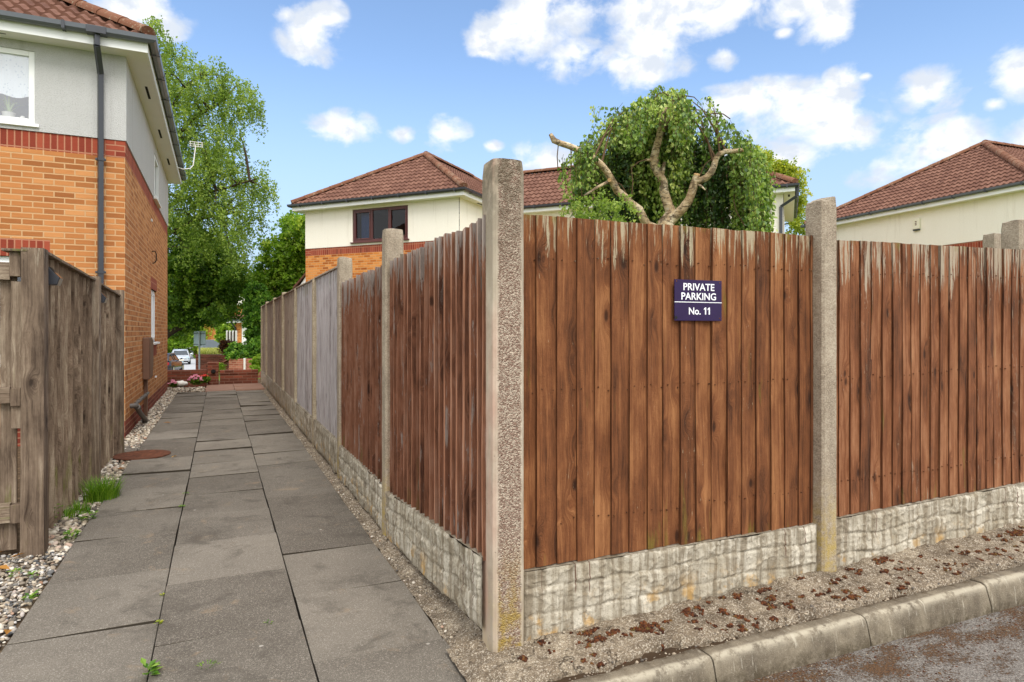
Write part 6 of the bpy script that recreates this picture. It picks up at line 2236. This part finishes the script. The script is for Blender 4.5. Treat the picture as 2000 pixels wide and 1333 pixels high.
tuft('largest feathery grass tuft below the left fence', 198, 975, 620, .26, .13, .6, w=.0024)
tuft('low grass tuft between the large tuft and the near timber post', 150, 1000, 150, .13, .09)
tuft('small bright grass tuft lying on the middle slab in front', 403, 1300, 60, .035, .03, 1.3, w=.003)
tuft('thin grass fringe at the foot of the left fence boards', 128, 1010, 80, .12, .07)


def broad_weed(label, px, py, n, r, leaf, hgt=0.03, m='leaf_weed', z=0.0):
    c = gp(px, py, z)
    mb = MB()
    for i in range(n):
        a = rng.uniform(0, 6.283); rr = r * rng.uniform(.2, 1); el_ = rng.uniform(.1, .8)
        b = Vector((rr * .5 * math.cos(a), rr * .5 * math.sin(a), hgt * rng.random()))
        tip = b + Vector((math.cos(a), math.sin(a), el_ * .6)) * leaf * rng.uniform(.7, 1.2)
        sd = Vector((-math.sin(a), math.cos(a), 0)) * leaf * .26
        md = b.lerp(tip, .5) + Vector((0, 0, leaf * .1))
        mb.add([tuple(b), tuple(md + sd), tuple(tip), tuple(md - sd)], [(0, 1, 2), (0, 2, 3)], rng.random())
    return tag(mb.build('weed', m, None, tuple(c)), label, 'weed', 'small weeds')


broad_weed('pale leafy weed in the left seam at the bottom edge', 287, 1318, 16, .035, .045)
broad_weed('taller leafy weed beside the near timber post', 105, 1030, 34, .06, .05, .16)
broad_weed('leafy weed clump at the path edge below the near post', 140, 1052, 46, .07, .04, .05)
broad_weed('leafy weed in the gravel near the large tuft', 172, 1015, 50, .08, .04, .06)
broad_weed('tiny weed in the pale gravel far left', 30, 1125, 16, .03, .03)
broad_weed('second tiny weed in the pale gravel', 64, 1128, 14, .03, .03)
broad_weed('small sprig at the gravel edge by the lower left', 58, 1172, 18, .03, .035)
broad_weed('yellowish moss sprig low in the left seam', 309, 1218, 26, .025, .016, .008, 'leaf_yellow')
broad_weed('yellowish moss sprig higher in the left seam', 320, 1163, 20, .02, .014, .006, 'leaf_yellow')
broad_weed('green sprig in the left seam beside the third slab', 356, 990, 22, .035, .02, .006)
broad_weed('green sprig in the left seam beside the fourth slab', 362, 965, 18, .035, .02, .006)
broad_weed('weed at the base of the far timber post', 195, 905, 14, .05, .04, .05)
broad_weed('flat sprig on the slab edge near the front', 526, 1216, 10, .03, .014, .003)
# fallen leaves
for (px, py, lab, s_) in ((12, 1075, 'fallen yellow leaf beside the framed panel', .05), (35, 1085, 'curled brown leaf by the near post', .04), (5, 1110, 'orange leaf in the pale gravel at the edge', .05), (15, 1235, 'brown leaf at the lower left edge', .04),
                          (237, 916, 'orange leaf in the gravel near the manhole', .05), (327, 826, 'yellow leaf on the far slab', .06), (340, 892, 'yellow leaf beside the manhole cover', .04), (228, 885, 'pale curled leaf below the far post', .06)):
    c = gp(px, py, .012)
    mb = MB()
    a = rng.uniform(0, 6.28)
    e1 = Vector((math.cos(a), math.sin(a), .1)) * s_; e2 = Vector((-math.sin(a), math.cos(a), .25)) * s_ * .45
    mb.add([tuple(-e1), tuple(e2 * 1.0 - e1 * .2), tuple(e1), tuple(-e2 * .9 - e1 * .1 + Vector((0, 0, .02)))], [(0, 1, 2), (0, 2, 3)], rng.random())
    o = mb.build('fallen_leaf', 'dead_leaf', None, tuple(c))
    tag(o, lab, 'fallen leaf', 'fallen leaves')
# ================================================================ far end of the path
def low_wall(label, frm, x, y, L, th, z0, z1, m, cap=True, name='brick_wall', group='low brick walls', face_soldier=True):
    """wall in a frame, x along, y thickness"""
    t = thing(name, label, 'wall', tuple(frm.w(x, y)), frm.r, group)
    ch = 0.11 if cap else 0
    mb = MB(); mb.box(0, L, 0, th, z0, z1 - ch - (0.001 if cap else 0)); mb.build('brickwork', m, t)
    if cap:
        mb = MB(); mb.box(-0.01, L + 0.01, -0.012, th + 0.012, z1 - ch, z1); mb.build('coping', 'brick_brown', t, bevel=0.008)
    return t


low_wall('low dark brick wall behind the pink flowers left of the pillar', PATH, -4.4, 18.95, 4.1, 0.22, -0.2, 0.40, 'brick_brown')
t = low_wall('low dark brick wall between pillar and end of the path fence', PATH, 0.02, 18.95, 0.95, 0.22, -0.2, 0.37, 'brick_brown')
t = thing('brick_pillar', 'square dark brick gate pillar at the end of the path', 'pillar', tuple(PATH.w(-0.28, 18.75)), PATH.r)
mb = MB(); mb.box(0, 0.27, 0, 0.27, -0.1, 0.55); mb.build('brickwork', 'brick_brown', t, bevel=0.006)
mb = MB(); mb.box(-.005, 0.275, -.005, 0.275, 0.551, 0.605); mb.build('coping', 'brick_brown', t, bevel=0.01)
mb = MB(); mb.tube([(0.14, -0.035, 0.36), (0.14, 0.0, 0.36)], [0.05, 0.06], 10); mb.box(0.09, 0.19, -0.06, -0.004, 0.33, 0.40); mb.build('lamp', 'dark_slot', t)
# planter walls further back
def wpt(px, d):
    c = at(px, HZ, d); return c
c0, c1 = wpt(447, 22.5), wpt(508, 22.0)
FW = Frame(c0.x, c0.y, math.atan2(c1.y - c0.y, c1.x - c0.x))
LW = math.hypot(c1.x - c0.x, c1.y - c0.y)
low_wall('pinkish brick planter wall below the glossy hedge', FW, 0, 0, LW + .6, 0.22, -0.4, 0.47, 'brick_pink', False)
mb = MB(); mb.box(0, 0.06, 0, 0.06, -.3, 0.5)
o = mb.build('drain_pole', 'dull_white', None, tuple(FW.w(0.72, -0.07)), FW.r, bevel=.01)
tag(o, 'thin pale pole against the pinkish planter wall', 'pole')
c0, c1 = wpt(382, 28.5), wpt(446, 28.0)
FM = Frame(c0.x, c0.y, math.atan2(c1.y - c0.y, c1.x - c0.x))
LM = math.hypot(c1.x - c0.x, c1.y - c0.y)
low_wall('brown brick retaining wall behind the road sign pole', FM, 0, 0, LM, 0.25, -0.9, 0.40, 'brick_brown')
# stepped copings climbing to the planter
t = thing('stepped_wall', 'brick wall with stepped slanting copings climbing beside the hedge', 'wall', (wpt(432, 26.5).x, 26.5, 0), FM.r, 'low brick walls')
mb = MB()
cp = MB()
for i in range(3):
    mb.box(0.12 + .27 * i, 0.12 + .27 * (i + 1), 0, 0.22, -0.6, 0.10 + 0.16 * i)
    v0 = (0.02 + .27 * i, 0.10 + .15 * i)
    cp.add([(v0[0], -.02, v0[1]), (v0[0] + .36, -.02, v0[1] + .15), (v0[0] + .36, .24, v0[1] + .15), (v0[0], .24, v0[1]), (v0[0], -.02, v0[1] + .07), (v0[0] + .36, -.02, v0[1] + .22), (v0[0] + .36, .24, v0[1] + .22), (v0[0], .24, v0[1] + .07)],
           [(3, 2, 1, 0), (4, 5, 6, 7), (0, 1, 5, 4), (1, 2, 6, 5), (2, 3, 7, 6), (3, 0, 4, 7)])
mb.build('brickwork', 'brick_brown', t); cp.build('coping', 'brick_pink', t, bevel=.01)

# hedge on the planter
dH = 23.0
tree('hedge', 'glossy green clipped hedge on the pinkish planter wall', 'hedge', (at(478, 700, dH).x, dH, .3),
     [pxblob(462, 686, dH, 16, 16), pxblob(480, 690, dH, 18, 13), pxblob(498, 684, dH, 16, 18), pxblob(474, 694, dH - .3, 26, 10), pxblob(505, 680, dH, 12, 20), pxblob(458, 692, dH, 12, 12)], 900, 26, .09, .03, .07, .055, 'leaf_ivy', [], shell=.5)
tree('garden_shrub', 'pale mixed shrub beside the thin pole on the planter', 'shrub', (at(500, 712, 21.5).x, 21.5, .1),
     [pxblob(502, 708, 21.5, 8, 12), pxblob(500, 722, 20.5, 7, 6)], 120, 18, .08, .03, .09, .05, 'leaf_bright', [], shell=.6)
tree('dry_shrub', 'reddish brown shrub at the foot of the trellis', 'shrub', (at(441, 690, 27.5).x, 27.5, .3), [pxblob(441, 678, 27.5, 9, 12), pxblob(447, 672, 27.8, 7, 8)], 160, 16, .1, .02, .09, .04, 'leaf_red', [], shell=.7)
tree('garden_shrub', 'rounded green shrub left of the trellis', 'shrub', (at(438, 680, 40).x, 40, -.5), [pxblob(436, 650, 40, 10, 14), pxblob(446, 635, 41, 14, 22), pxblob(440, 660, 40, 10, 14)], 260, 20, .2, .05, .2, .15, 'leaf_bright', [], shell=.6)
tree('garden_shrub', 'wispy shrub just right of the brick pillar', 'shrub', (at(431, 720, 19.5).x, 19.5, .1), [pxblob(431, 718, 19.5, 6, 8)], 60, 16, .07, .02, .06, .03, 'leaf_bright', [], shell=.7)

# grass bank behind the retaining wall
mb = MB()
A = [at(386, 692, 29), at(440, 692, 29), at(440, 682, 36), at(388, 684, 36), at(388, 682, 44), at(446, 682, 44)]
mb.add([tuple(A[0]), tuple(A[1]), tuple(A[2]), tuple(A[3]), tuple(A[4]), tuple(A[5])], [(0, 1, 2, 3), (3, 2, 5, 4)])
mb.build('grass_bank', 'grass_ground', kind='structure')
mb = MB()
for _ in range(2600):
    f = rng.random(); d = 29 + 7 * f
    p = at(rng.uniform(387, 439), 692 - 9 * f, d)
    blade_mesh(mb, p.x, p.y, p.z - .02, 1, .22, .02, .012, .5)
mb.build('meadow_grass', 'grass_dry', kind='stuff')
# blue grey wall
c0, c1 = at(396, HZ, 44), at(452, HZ, 47)
FG = Frame(c0.x, c0.y, math.atan2(c1.y - c0.y, c1.x - c0.x))
mb = MB(); mb.box(0, math.hypot(c1.x - c0.x, c1.y - c0.y), 0, .2, -1.2, EYE - 16 * 45 / F_PX)
o = mb.build('garden_wall', 'blue_grey_wall', None, tuple(FG.w(0, 0)), FG.r, bevel=.02)
tag(o, 'plain blue grey wall beyond the grass bank', 'wall')
# trellis
dT = 33.0
c0, c1 = at(444, HZ, dT), at(462, HZ, dT - 1)
FT = Frame(c0.x, c0.y, math.atan2(c1.y - c0.y, c1.x - c0.x)); LT = math.hypot(c1.x - c0.x, c1.y - c0.y)
t = thing('trellis_fence', 'dark trellis fence with three pale posts beside the brick porch', 'fence', tuple(FT.w(0, 0)), FT.r)
zt_, zb_ = EYE + 2 * dT / F_PX, EYE - 36 * dT / F_PX
for i in range(4):
    mb = MB(); mb.box(LT * i / 3 - .035, LT * i / 3 + .035, -.05, .02, zb_, zt_); mb.build('post', 'dull_white', t)
mb = MB()
for i in range(3):
    x0, x1 = LT * i / 3 + .04, LT * (i + 1) / 3 - .04
    mb.box(x0, x1, 0.0, .03, zb_ + .05, zt_ - .05)
mb.build('slats', 'bark_dark', t)

# road sign seen from behind
c = at(389.5, HZ, 26)
t = thing('road_sign', 'back of a pale rectangular road sign on a grey pole', 'sign', (c.x, c.y, -0.3), 0.1)
mb = MB(); mb.tube([(0, 0, -0.2), (0, 0, EYE + .3 + 1 * 26 / F_PX - .02)], 0.032, 10); mb.build('pole', 'galv_metal', t)
zt_, zb_ = EYE + .3 + 1 * 26 / F_PX, EYE + .3 - 28 * 26 / F_PX
mb = MB(); mb.box(-.235, .225, 0.035, .05, zb_, zt_); mb.build('plate', 'sign_back', t, bevel=.004)
mb = MB(); mb.box(-.235, .225, 0.02, .034, zt_ - .12, zt_ - .10); mb.box(-.235, .225, 0.02, .034, zb_ + .05, zb_ + .07); mb.build('channel', 'black_plastic', t)

# porch house right
dP = 38.0
c = at(459, HZ, dP)
RP = -0.15
t = thing('brick_porch', 'small brick porch with white door and brown tiled roof', 'porch', (c.x, c.y, 0), RP)
ze = EYE + 17 * dP / F_PX
mb = MB(); wall_face(mb, 0, 0, 1, 0, 0.42, -1.2, ze); wall_face(mb, 1.25, 0, 1, 0, 1.6, -1.2, ze); wall_face(mb, 0, 3, 0, -1, 3, -1.2, ze); mb.build('brickwork', 'brick_ochre_far', t)
mb = MB(); mb.box(0.42, 1.25, 0.02, .08, -1.0, ze - .02)
dr = mb.build('door', 'white_plastic', t)
mb = MB(); mb.box(.72, .95, .012, .019, -.1, 1.4); mb.build('pane', 'car_glass', dr)
mb = MB(); tile_face(mb, (-.35, -.3), (1, 0), (0, 1), 3.6, ze + .22, .5, 2.2, .18, .3, lb=0.9, rb=0.0); merge_smooth(mb.build('roof', 'roof_tile', t))
mb = MB(); mb.box(-.35, 3.2, -.32, -.29, ze, ze + .19); mb.box(-.35, 3.2, -.288, .1, ze + .001, ze + .02); mb.build('fascia', 'white_plastic', t)
mb = MB(); mb.box(-.4, 3.2, -.43, -.325, ze + .12, ze + .22); mb.build('gutter', 'black_plastic', t)
mb = MB(); mb.tube([(-.02, -.36, ze + .12), (-.02, -.34, ze), (.06, -.05, ze - .3), (.06, -.05, -1)], .05, 8); mb.build('downpipe', 'black_plastic', t)


# far houses
def far_house(name, label, px, d, W, D, zg, zs, tanp, upper, rot, win=(), split=None):
    c = at(px, HZ, d)
    t = thing(name, label, 'house', (c.x, c.y, 0), rot, 'houses across the street')
    mb = MB(); rb = MB()
    sp = zs if split is None else split
    for (a, b, cx_, cy_, L) in ((0, 0, 1, 0, W), (W, 0, 0, 1, D), (W, D, -1, 0, W), (0, D, 0, -1, D)):
        wall_face(mb, a, b, cx_, cy_, L, zg, sp)
        if split: wall_face(rb, a, b, cx_, cy_, L, sp + .003, zs)
    mb.build('brickwork', 'brick_ochre_far', t)
    if split: rb.build('rendered_wall', upper, t)
    for (u0, u1, z0, z1) in win:
        w_ = MB(); w_.box(u0, u1, -.04, .02, z0, z1); wo_ = w_.build('window', 'white_plastic', t)
        w_ = MB(); w_.box(u0 + .1, u1 - .1, -.05, -.041, z0 + .1, z1 - .1); w_.build('pane', 'car_glass', wo_)
    roof_set(t, (0, W, 0, D), zs, tanp, .35, .25, per=.2, brackets=False)
    return t


far_house('brick_house', 'orange brick house with white fascia far beyond the road sign', 378, 82, 9, 7, -2.4, EYE + 38 * 82 / F_PX, .55, None, -.1, ((5.2, 6.4, -1.6, .9),))
far_house('cream_house', 'pale upper storey and red roof glimpsed between the trees', 462, 62, 8, 7, -2, EYE + 88 * 62 / F_PX, .6, 'render_cream', -.25, (), EYE + 50 * 62 / F_PX)
# roof edge left of the centre house
c = at(560, HZ, 24)
mb = MB()
a, b, e = at(572, 565, 24), at(597, 536, 24), at(597, 556, 24)
t = thing('outbuilding', 'sloping roof edge with white bargeboard left of the centre house', 'outbuilding', (a.x, a.y, 0))
rel_ = lambda p: (p.x - a.x, p.y - a.y, p.z)
mb.add([rel_(a), rel_(b), (b.x - a.x, 3, b.z), (0, 3, a.z), (0, 0, a.z + .08), (b.x - a.x, 0, b.z + .08), (b.x - a.x, 3, b.z + .08), (0, 3, a.z + .08)],
       [(3, 2, 1, 0), (4, 5, 6, 7), (0, 1, 5, 4), (1, 2, 6, 5), (2, 3, 7, 6), (3, 0, 4, 7)])
mb.build('roof', 'roof_tile', t)
mb = MB(); mb.add([(0.1, .12, a.z - .05), (b.x - a.x, .12, a.z - .05), (b.x - a.x, .12, b.z - .01), (b.x - a.x, 3, b.z - .01), (b.x - a.x, 3, a.z - .05), (.1, 3, a.z - .05)], [(0, 1, 2), (1, 4, 3, 2), (0, 2, 3, 5)])
mb.box(0, b.x - a.x, .13, 3, 0, a.z - .051)
mb.build('wall', 'white_plastic', t)


# ---------------------------------------------------------------- cars
def car(label, x, y, rot, z, paint, L=4.2, W=1.74, H=1.43, front=True):
    t = thing('parked_car', label, 'car', (x, y, z), rot, 'cars parked on the street')
    # x along length (front at -x ... ), y across; body as lofted sections
    st = [(0.0, .38, .60, .68), (0.06, .26, .70, .80), (0.18, .20, .80, .86), (0.32, .20, .90, .87), (0.36, .20, .93, .87), (0.60, .20, .96, .87), (0.80, .20, .98, .87), (0.95, .24, .96, .84), (1.0, .36, .88, .76)]
    mb = MB()
    rings = []
    for (f, zb, zt, hw) in st:
        xx = f * L; hw *= W / 1.74
        rings += [(xx, -hw * .92, zb), (xx, -hw, zb + .12), (xx, -hw, (zb + zt) / 2), (xx, -hw * .94, zt - .06), (xx, -hw * .80, zt), (xx, hw * .80, zt), (xx, hw * .94, zt - .06), (xx, hw, (zb + zt) / 2), (xx, hw, zb + .12), (xx, hw * .92, zb)]
    n = 10
    mb.add(rings, [(i * n + k, i * n + (k + 1) % n, (i + 1) * n + (k + 1) % n, (i + 1) * n + k) for i in range(len(st) - 1) for k in range(n)], 0, None, True)
    mb.add(rings[:n], [tuple(range(n))[::-1]]); mb.add(rings[-n:], [tuple(range(n))])
    # roof
    rf = [(.42, 1.30, .60), (.50, H, .60), (.72, H, .60), (.86, 1.28, .60)]
    g0 = [(.30, .88, .74), (.98, .94, .70)]
    v = []
    for f, zz, hw in rf: v += [(f * L, -hw, zz), (f * L, hw, zz), (f * L, -hw, zz - .05), (f * L, hw, zz - .05)]
    mb.add(v, [(i * 4, (i + 1) * 4, (i + 1) * 4 + 1, i * 4 + 1) for i in range(3)] + [(i * 4, i * 4 + 2, (i + 1) * 4 + 2, (i + 1) * 4) for i in range(3)] + [(i * 4 + 1, (i + 1) * 4 + 1, (i + 1) * 4 + 3, i * 4 + 3) for i in range(3)], 0, None, True)
    for s in (-1, 1):     # pillars
        mb.tube([(.31 * L, s * .72, .90), (.425 * L, s * .595, 1.30)], .035, 6); mb.tube([(.97 * L, s * .70, .93), (.86 * L, s * .59, 1.27)], .05, 6); mb.tube([(.62 * L, s * .80, .95), (.62 * L, s * .62, 1.40)], .03, 6)
        mb.tube([(.36 * L, s * .86, .98), (.37 * L, s * 1.0, 1.02)], [.05, .07], 6)
    mb.build('body', paint, t)
    mb = MB(); mb.add([(.305 * L, -.72, .90), (.305 * L, .72, .90), (.425 * L, .585, 1.29), (.425 * L, -.585, 1.29)], [(0, 1, 2, 3)]); mb.build('windscreen', 'car_glass', t)
    mb = MB(); mb.add([(.975 * L, -.68, .94), (.975 * L, .68, .94), (.865 * L, .57, 1.26), (.865 * L, -.57, 1.26)], [(3, 2, 1, 0)]); mb.build('rear_window', 'car_glass', t)
    for s in (-1, 1):
        mb = MB(); mb.add([(.33 * L, s * .765, .93), (.96 * L, s * .73, .95), (.86 * L, s * .602, 1.25), (.435 * L, s * .602, 1.28)], [(0, 1, 2, 3) if s < 0 else (3, 2, 1, 0)]); mb.build('side_window', 'car_glass', t)
        for f in (.17, .80):
            mb = MB(); mb.tube([(f * L, s * (W / 2 - .20), .31), (f * L, s * (W / 2 + .005), .31)], .31, 18); wo_ = mb.build('wheel', 'tyre', t)
            mb = MB(); mb.tube([(f * L, s * (W / 2 + .006), .31), (f * L, s * (W / 2 + .015), .31)], .2, 14); mb.build('rim', 'silver', wo_)
        mb = MB(); mb.box(-.0 + .02, .20, s * .62 - .15, s * .62 + .15, .60, .74); mb.build('headlight', 'sign_back', t, bevel=.03)
        mb = MB(); mb.box(L - .10, L + .012, s * .66 - .11, s * .66 + .11, .66, .86); mb.build('tail_light', 'lamp_red', t, bevel=.02)
    mb = MB(); mb.box(-.012, .03, -.26, .26, .40, .51); mb.box(L - .02, L + .012, -.26, .26, .55, .66); mb.build('number_plate', 'bell_cream', t)
    mb = MB(); mb.box(-.008, .03, -.5, .5, .53, .58); mb.box(.0, .08, -.62, .62, .26, .34); mb.build('grille', 'dark_slot', t)
    return t


PD = PATH.r + math.radians(90)
c = at(357, HZ, 62.0)
q_, p_ = PATH.l(c.x, c.y)
car('silver parked car facing the camera down the street', c.x - .2, c.y, PD + .06, gz(p_) + .01, 'car_silver', H=1.43)
c = at(326, HZ, 45.0)
q_, p_ = PATH.l(c.x, c.y)
car('dark parked car seen from behind at the brick corner', c.x - 1.7, c.y + 4.0, PD + math.pi - .18, gz(p_) - .03, 'car_dark', H=1.46)

# flower bed in front of the low wall
def flowers(label, px, py, d, n, r, m, z=0.05, leafy=300, group='flowers by the low wall'):
    c = at(px, py, d)
    t = thing('flower_clump', label, 'flowers', (c.x, c.y, 0.0), 0, group)
    p = blob_points([((0, 0, z + r * .55), (r, r * .7, r * .6), 1)], leafy, .8)
    v, f, rr = leaf_arrays(p, .06, .05, .2); np_mesh('leaves', v, f, rr, 'leaf_dark', t)
    mb = MB()
    for _ in range(n):
        a = rng.uniform(0, 6.28); q = r * rng.random() ** .5
        x, y, zz = q * math.cos(a), q * .6 * math.sin(a) - r * .2, z + r * (1.25 - .5 * (q / r) ** 2) + rng.uniform(-.03, .03)
        for k in range(7):
            b = rng.uniform(0, 6.28); s_ = rng.uniform(.02, .035)
            cx_, cy_, cz_ = x + .03 * math.cos(b), y + .03 * math.sin(b), zz + rng.uniform(-.02, .02)
            mb.tube([(cx_, cy_, cz_ - s_ * .5), (cx_, cy_, cz_), (cx_, cy_, cz_ + s_ * .5)], [s_ * .5, s_, s_ * .4], 6, rng.random())
    mb.build('blooms', m, t)


flowers('pink flower clump in front of the low wall', 383, 742, 16.6, 16, .17, 'petal_pink')
flowers('red flower clump beside the brick pillar', 400, 742, 16.8, 9, .15, 'petal_red', .08)
flowers('small pinkish rosette at the left end of the bed', 338, 748, 16.6, 4, .10, 'petal_pink', .0, 160)
mb = MB(); v_, f_ = ico(2)
v_ = v_ * np.array([.15, .11, .08])[None] * (1 + .12 * np.sin(v_[:, :1] * 7 + v_[:, 1:2] * 5))
mb.add([tuple(x) for x in v_], [tuple(x) for x in f_], .5, None, True)
c = at(354, 742, 16.7)
tag(mb.build('rock', 'white_stone', None, (c.x, c.y, .06)), 'white rock in the flower bed', 'rock')

# ================================================================ separate pieces become parts of their own
def split_pieces(name):
    for o in [x for x in bpy.data.objects if x.name.split('.')[0] == name and x.type == 'MESH']:
        me = o.data
        n = len(me.vertices)
        par = list(range(n))
        def find(a):
            while par[a] != a:
                par[a] = par[par[a]]; a = par[a]
            return a
        for e in me.edges:
            a, b = find(e.vertices[0]), find(e.vertices[1])
            if a != b: par[a] = b
        groups = {}
        for p in me.polygons: groups.setdefault(find(p.vertices[0]), []).append(p.index)
        if len(groups) < 2: continue
        uv = me.uv_layers[0].data
        rn = me.attributes['rnd'].data
        for g in groups.values():
            mb = MB()
            ix = {}
            for pi in g:
                p = me.polygons[pi]
                f = []
                for v in p.vertices:
                    if v not in ix:
                        ix[v] = len(mb.v); mb.v.append(tuple(me.vertices[v].co))
                    f.append(ix[v])
                mb.f.append(f); mb.r.append(rn[pi].value); mb.sm.append(p.use_smooth)
                mb.uvs.append([tuple(uv[l].uv) for l in p.loop_indices])
            c = mb.build(name, me.materials[0], o.parent, tuple(o.location), o.rotation_euler[2])
            for md in o.modifiers:
                if md.type == 'BEVEL':
                    q = c.modifiers.new('bevel', 'BEVEL'); q.width = md.width; q.segments = md.segments; q.limit_method = 'ANGLE'; q.angle_limit = md.angle_limit
            for ch in list(o.children): ch.parent = c
        bpy.data.objects.remove(o)


for nm in ('lintel', 'vent', 'number_plate', 'cut_end', 'channel', 'tag_plate', 'slats'):
    split_pieces(nm)
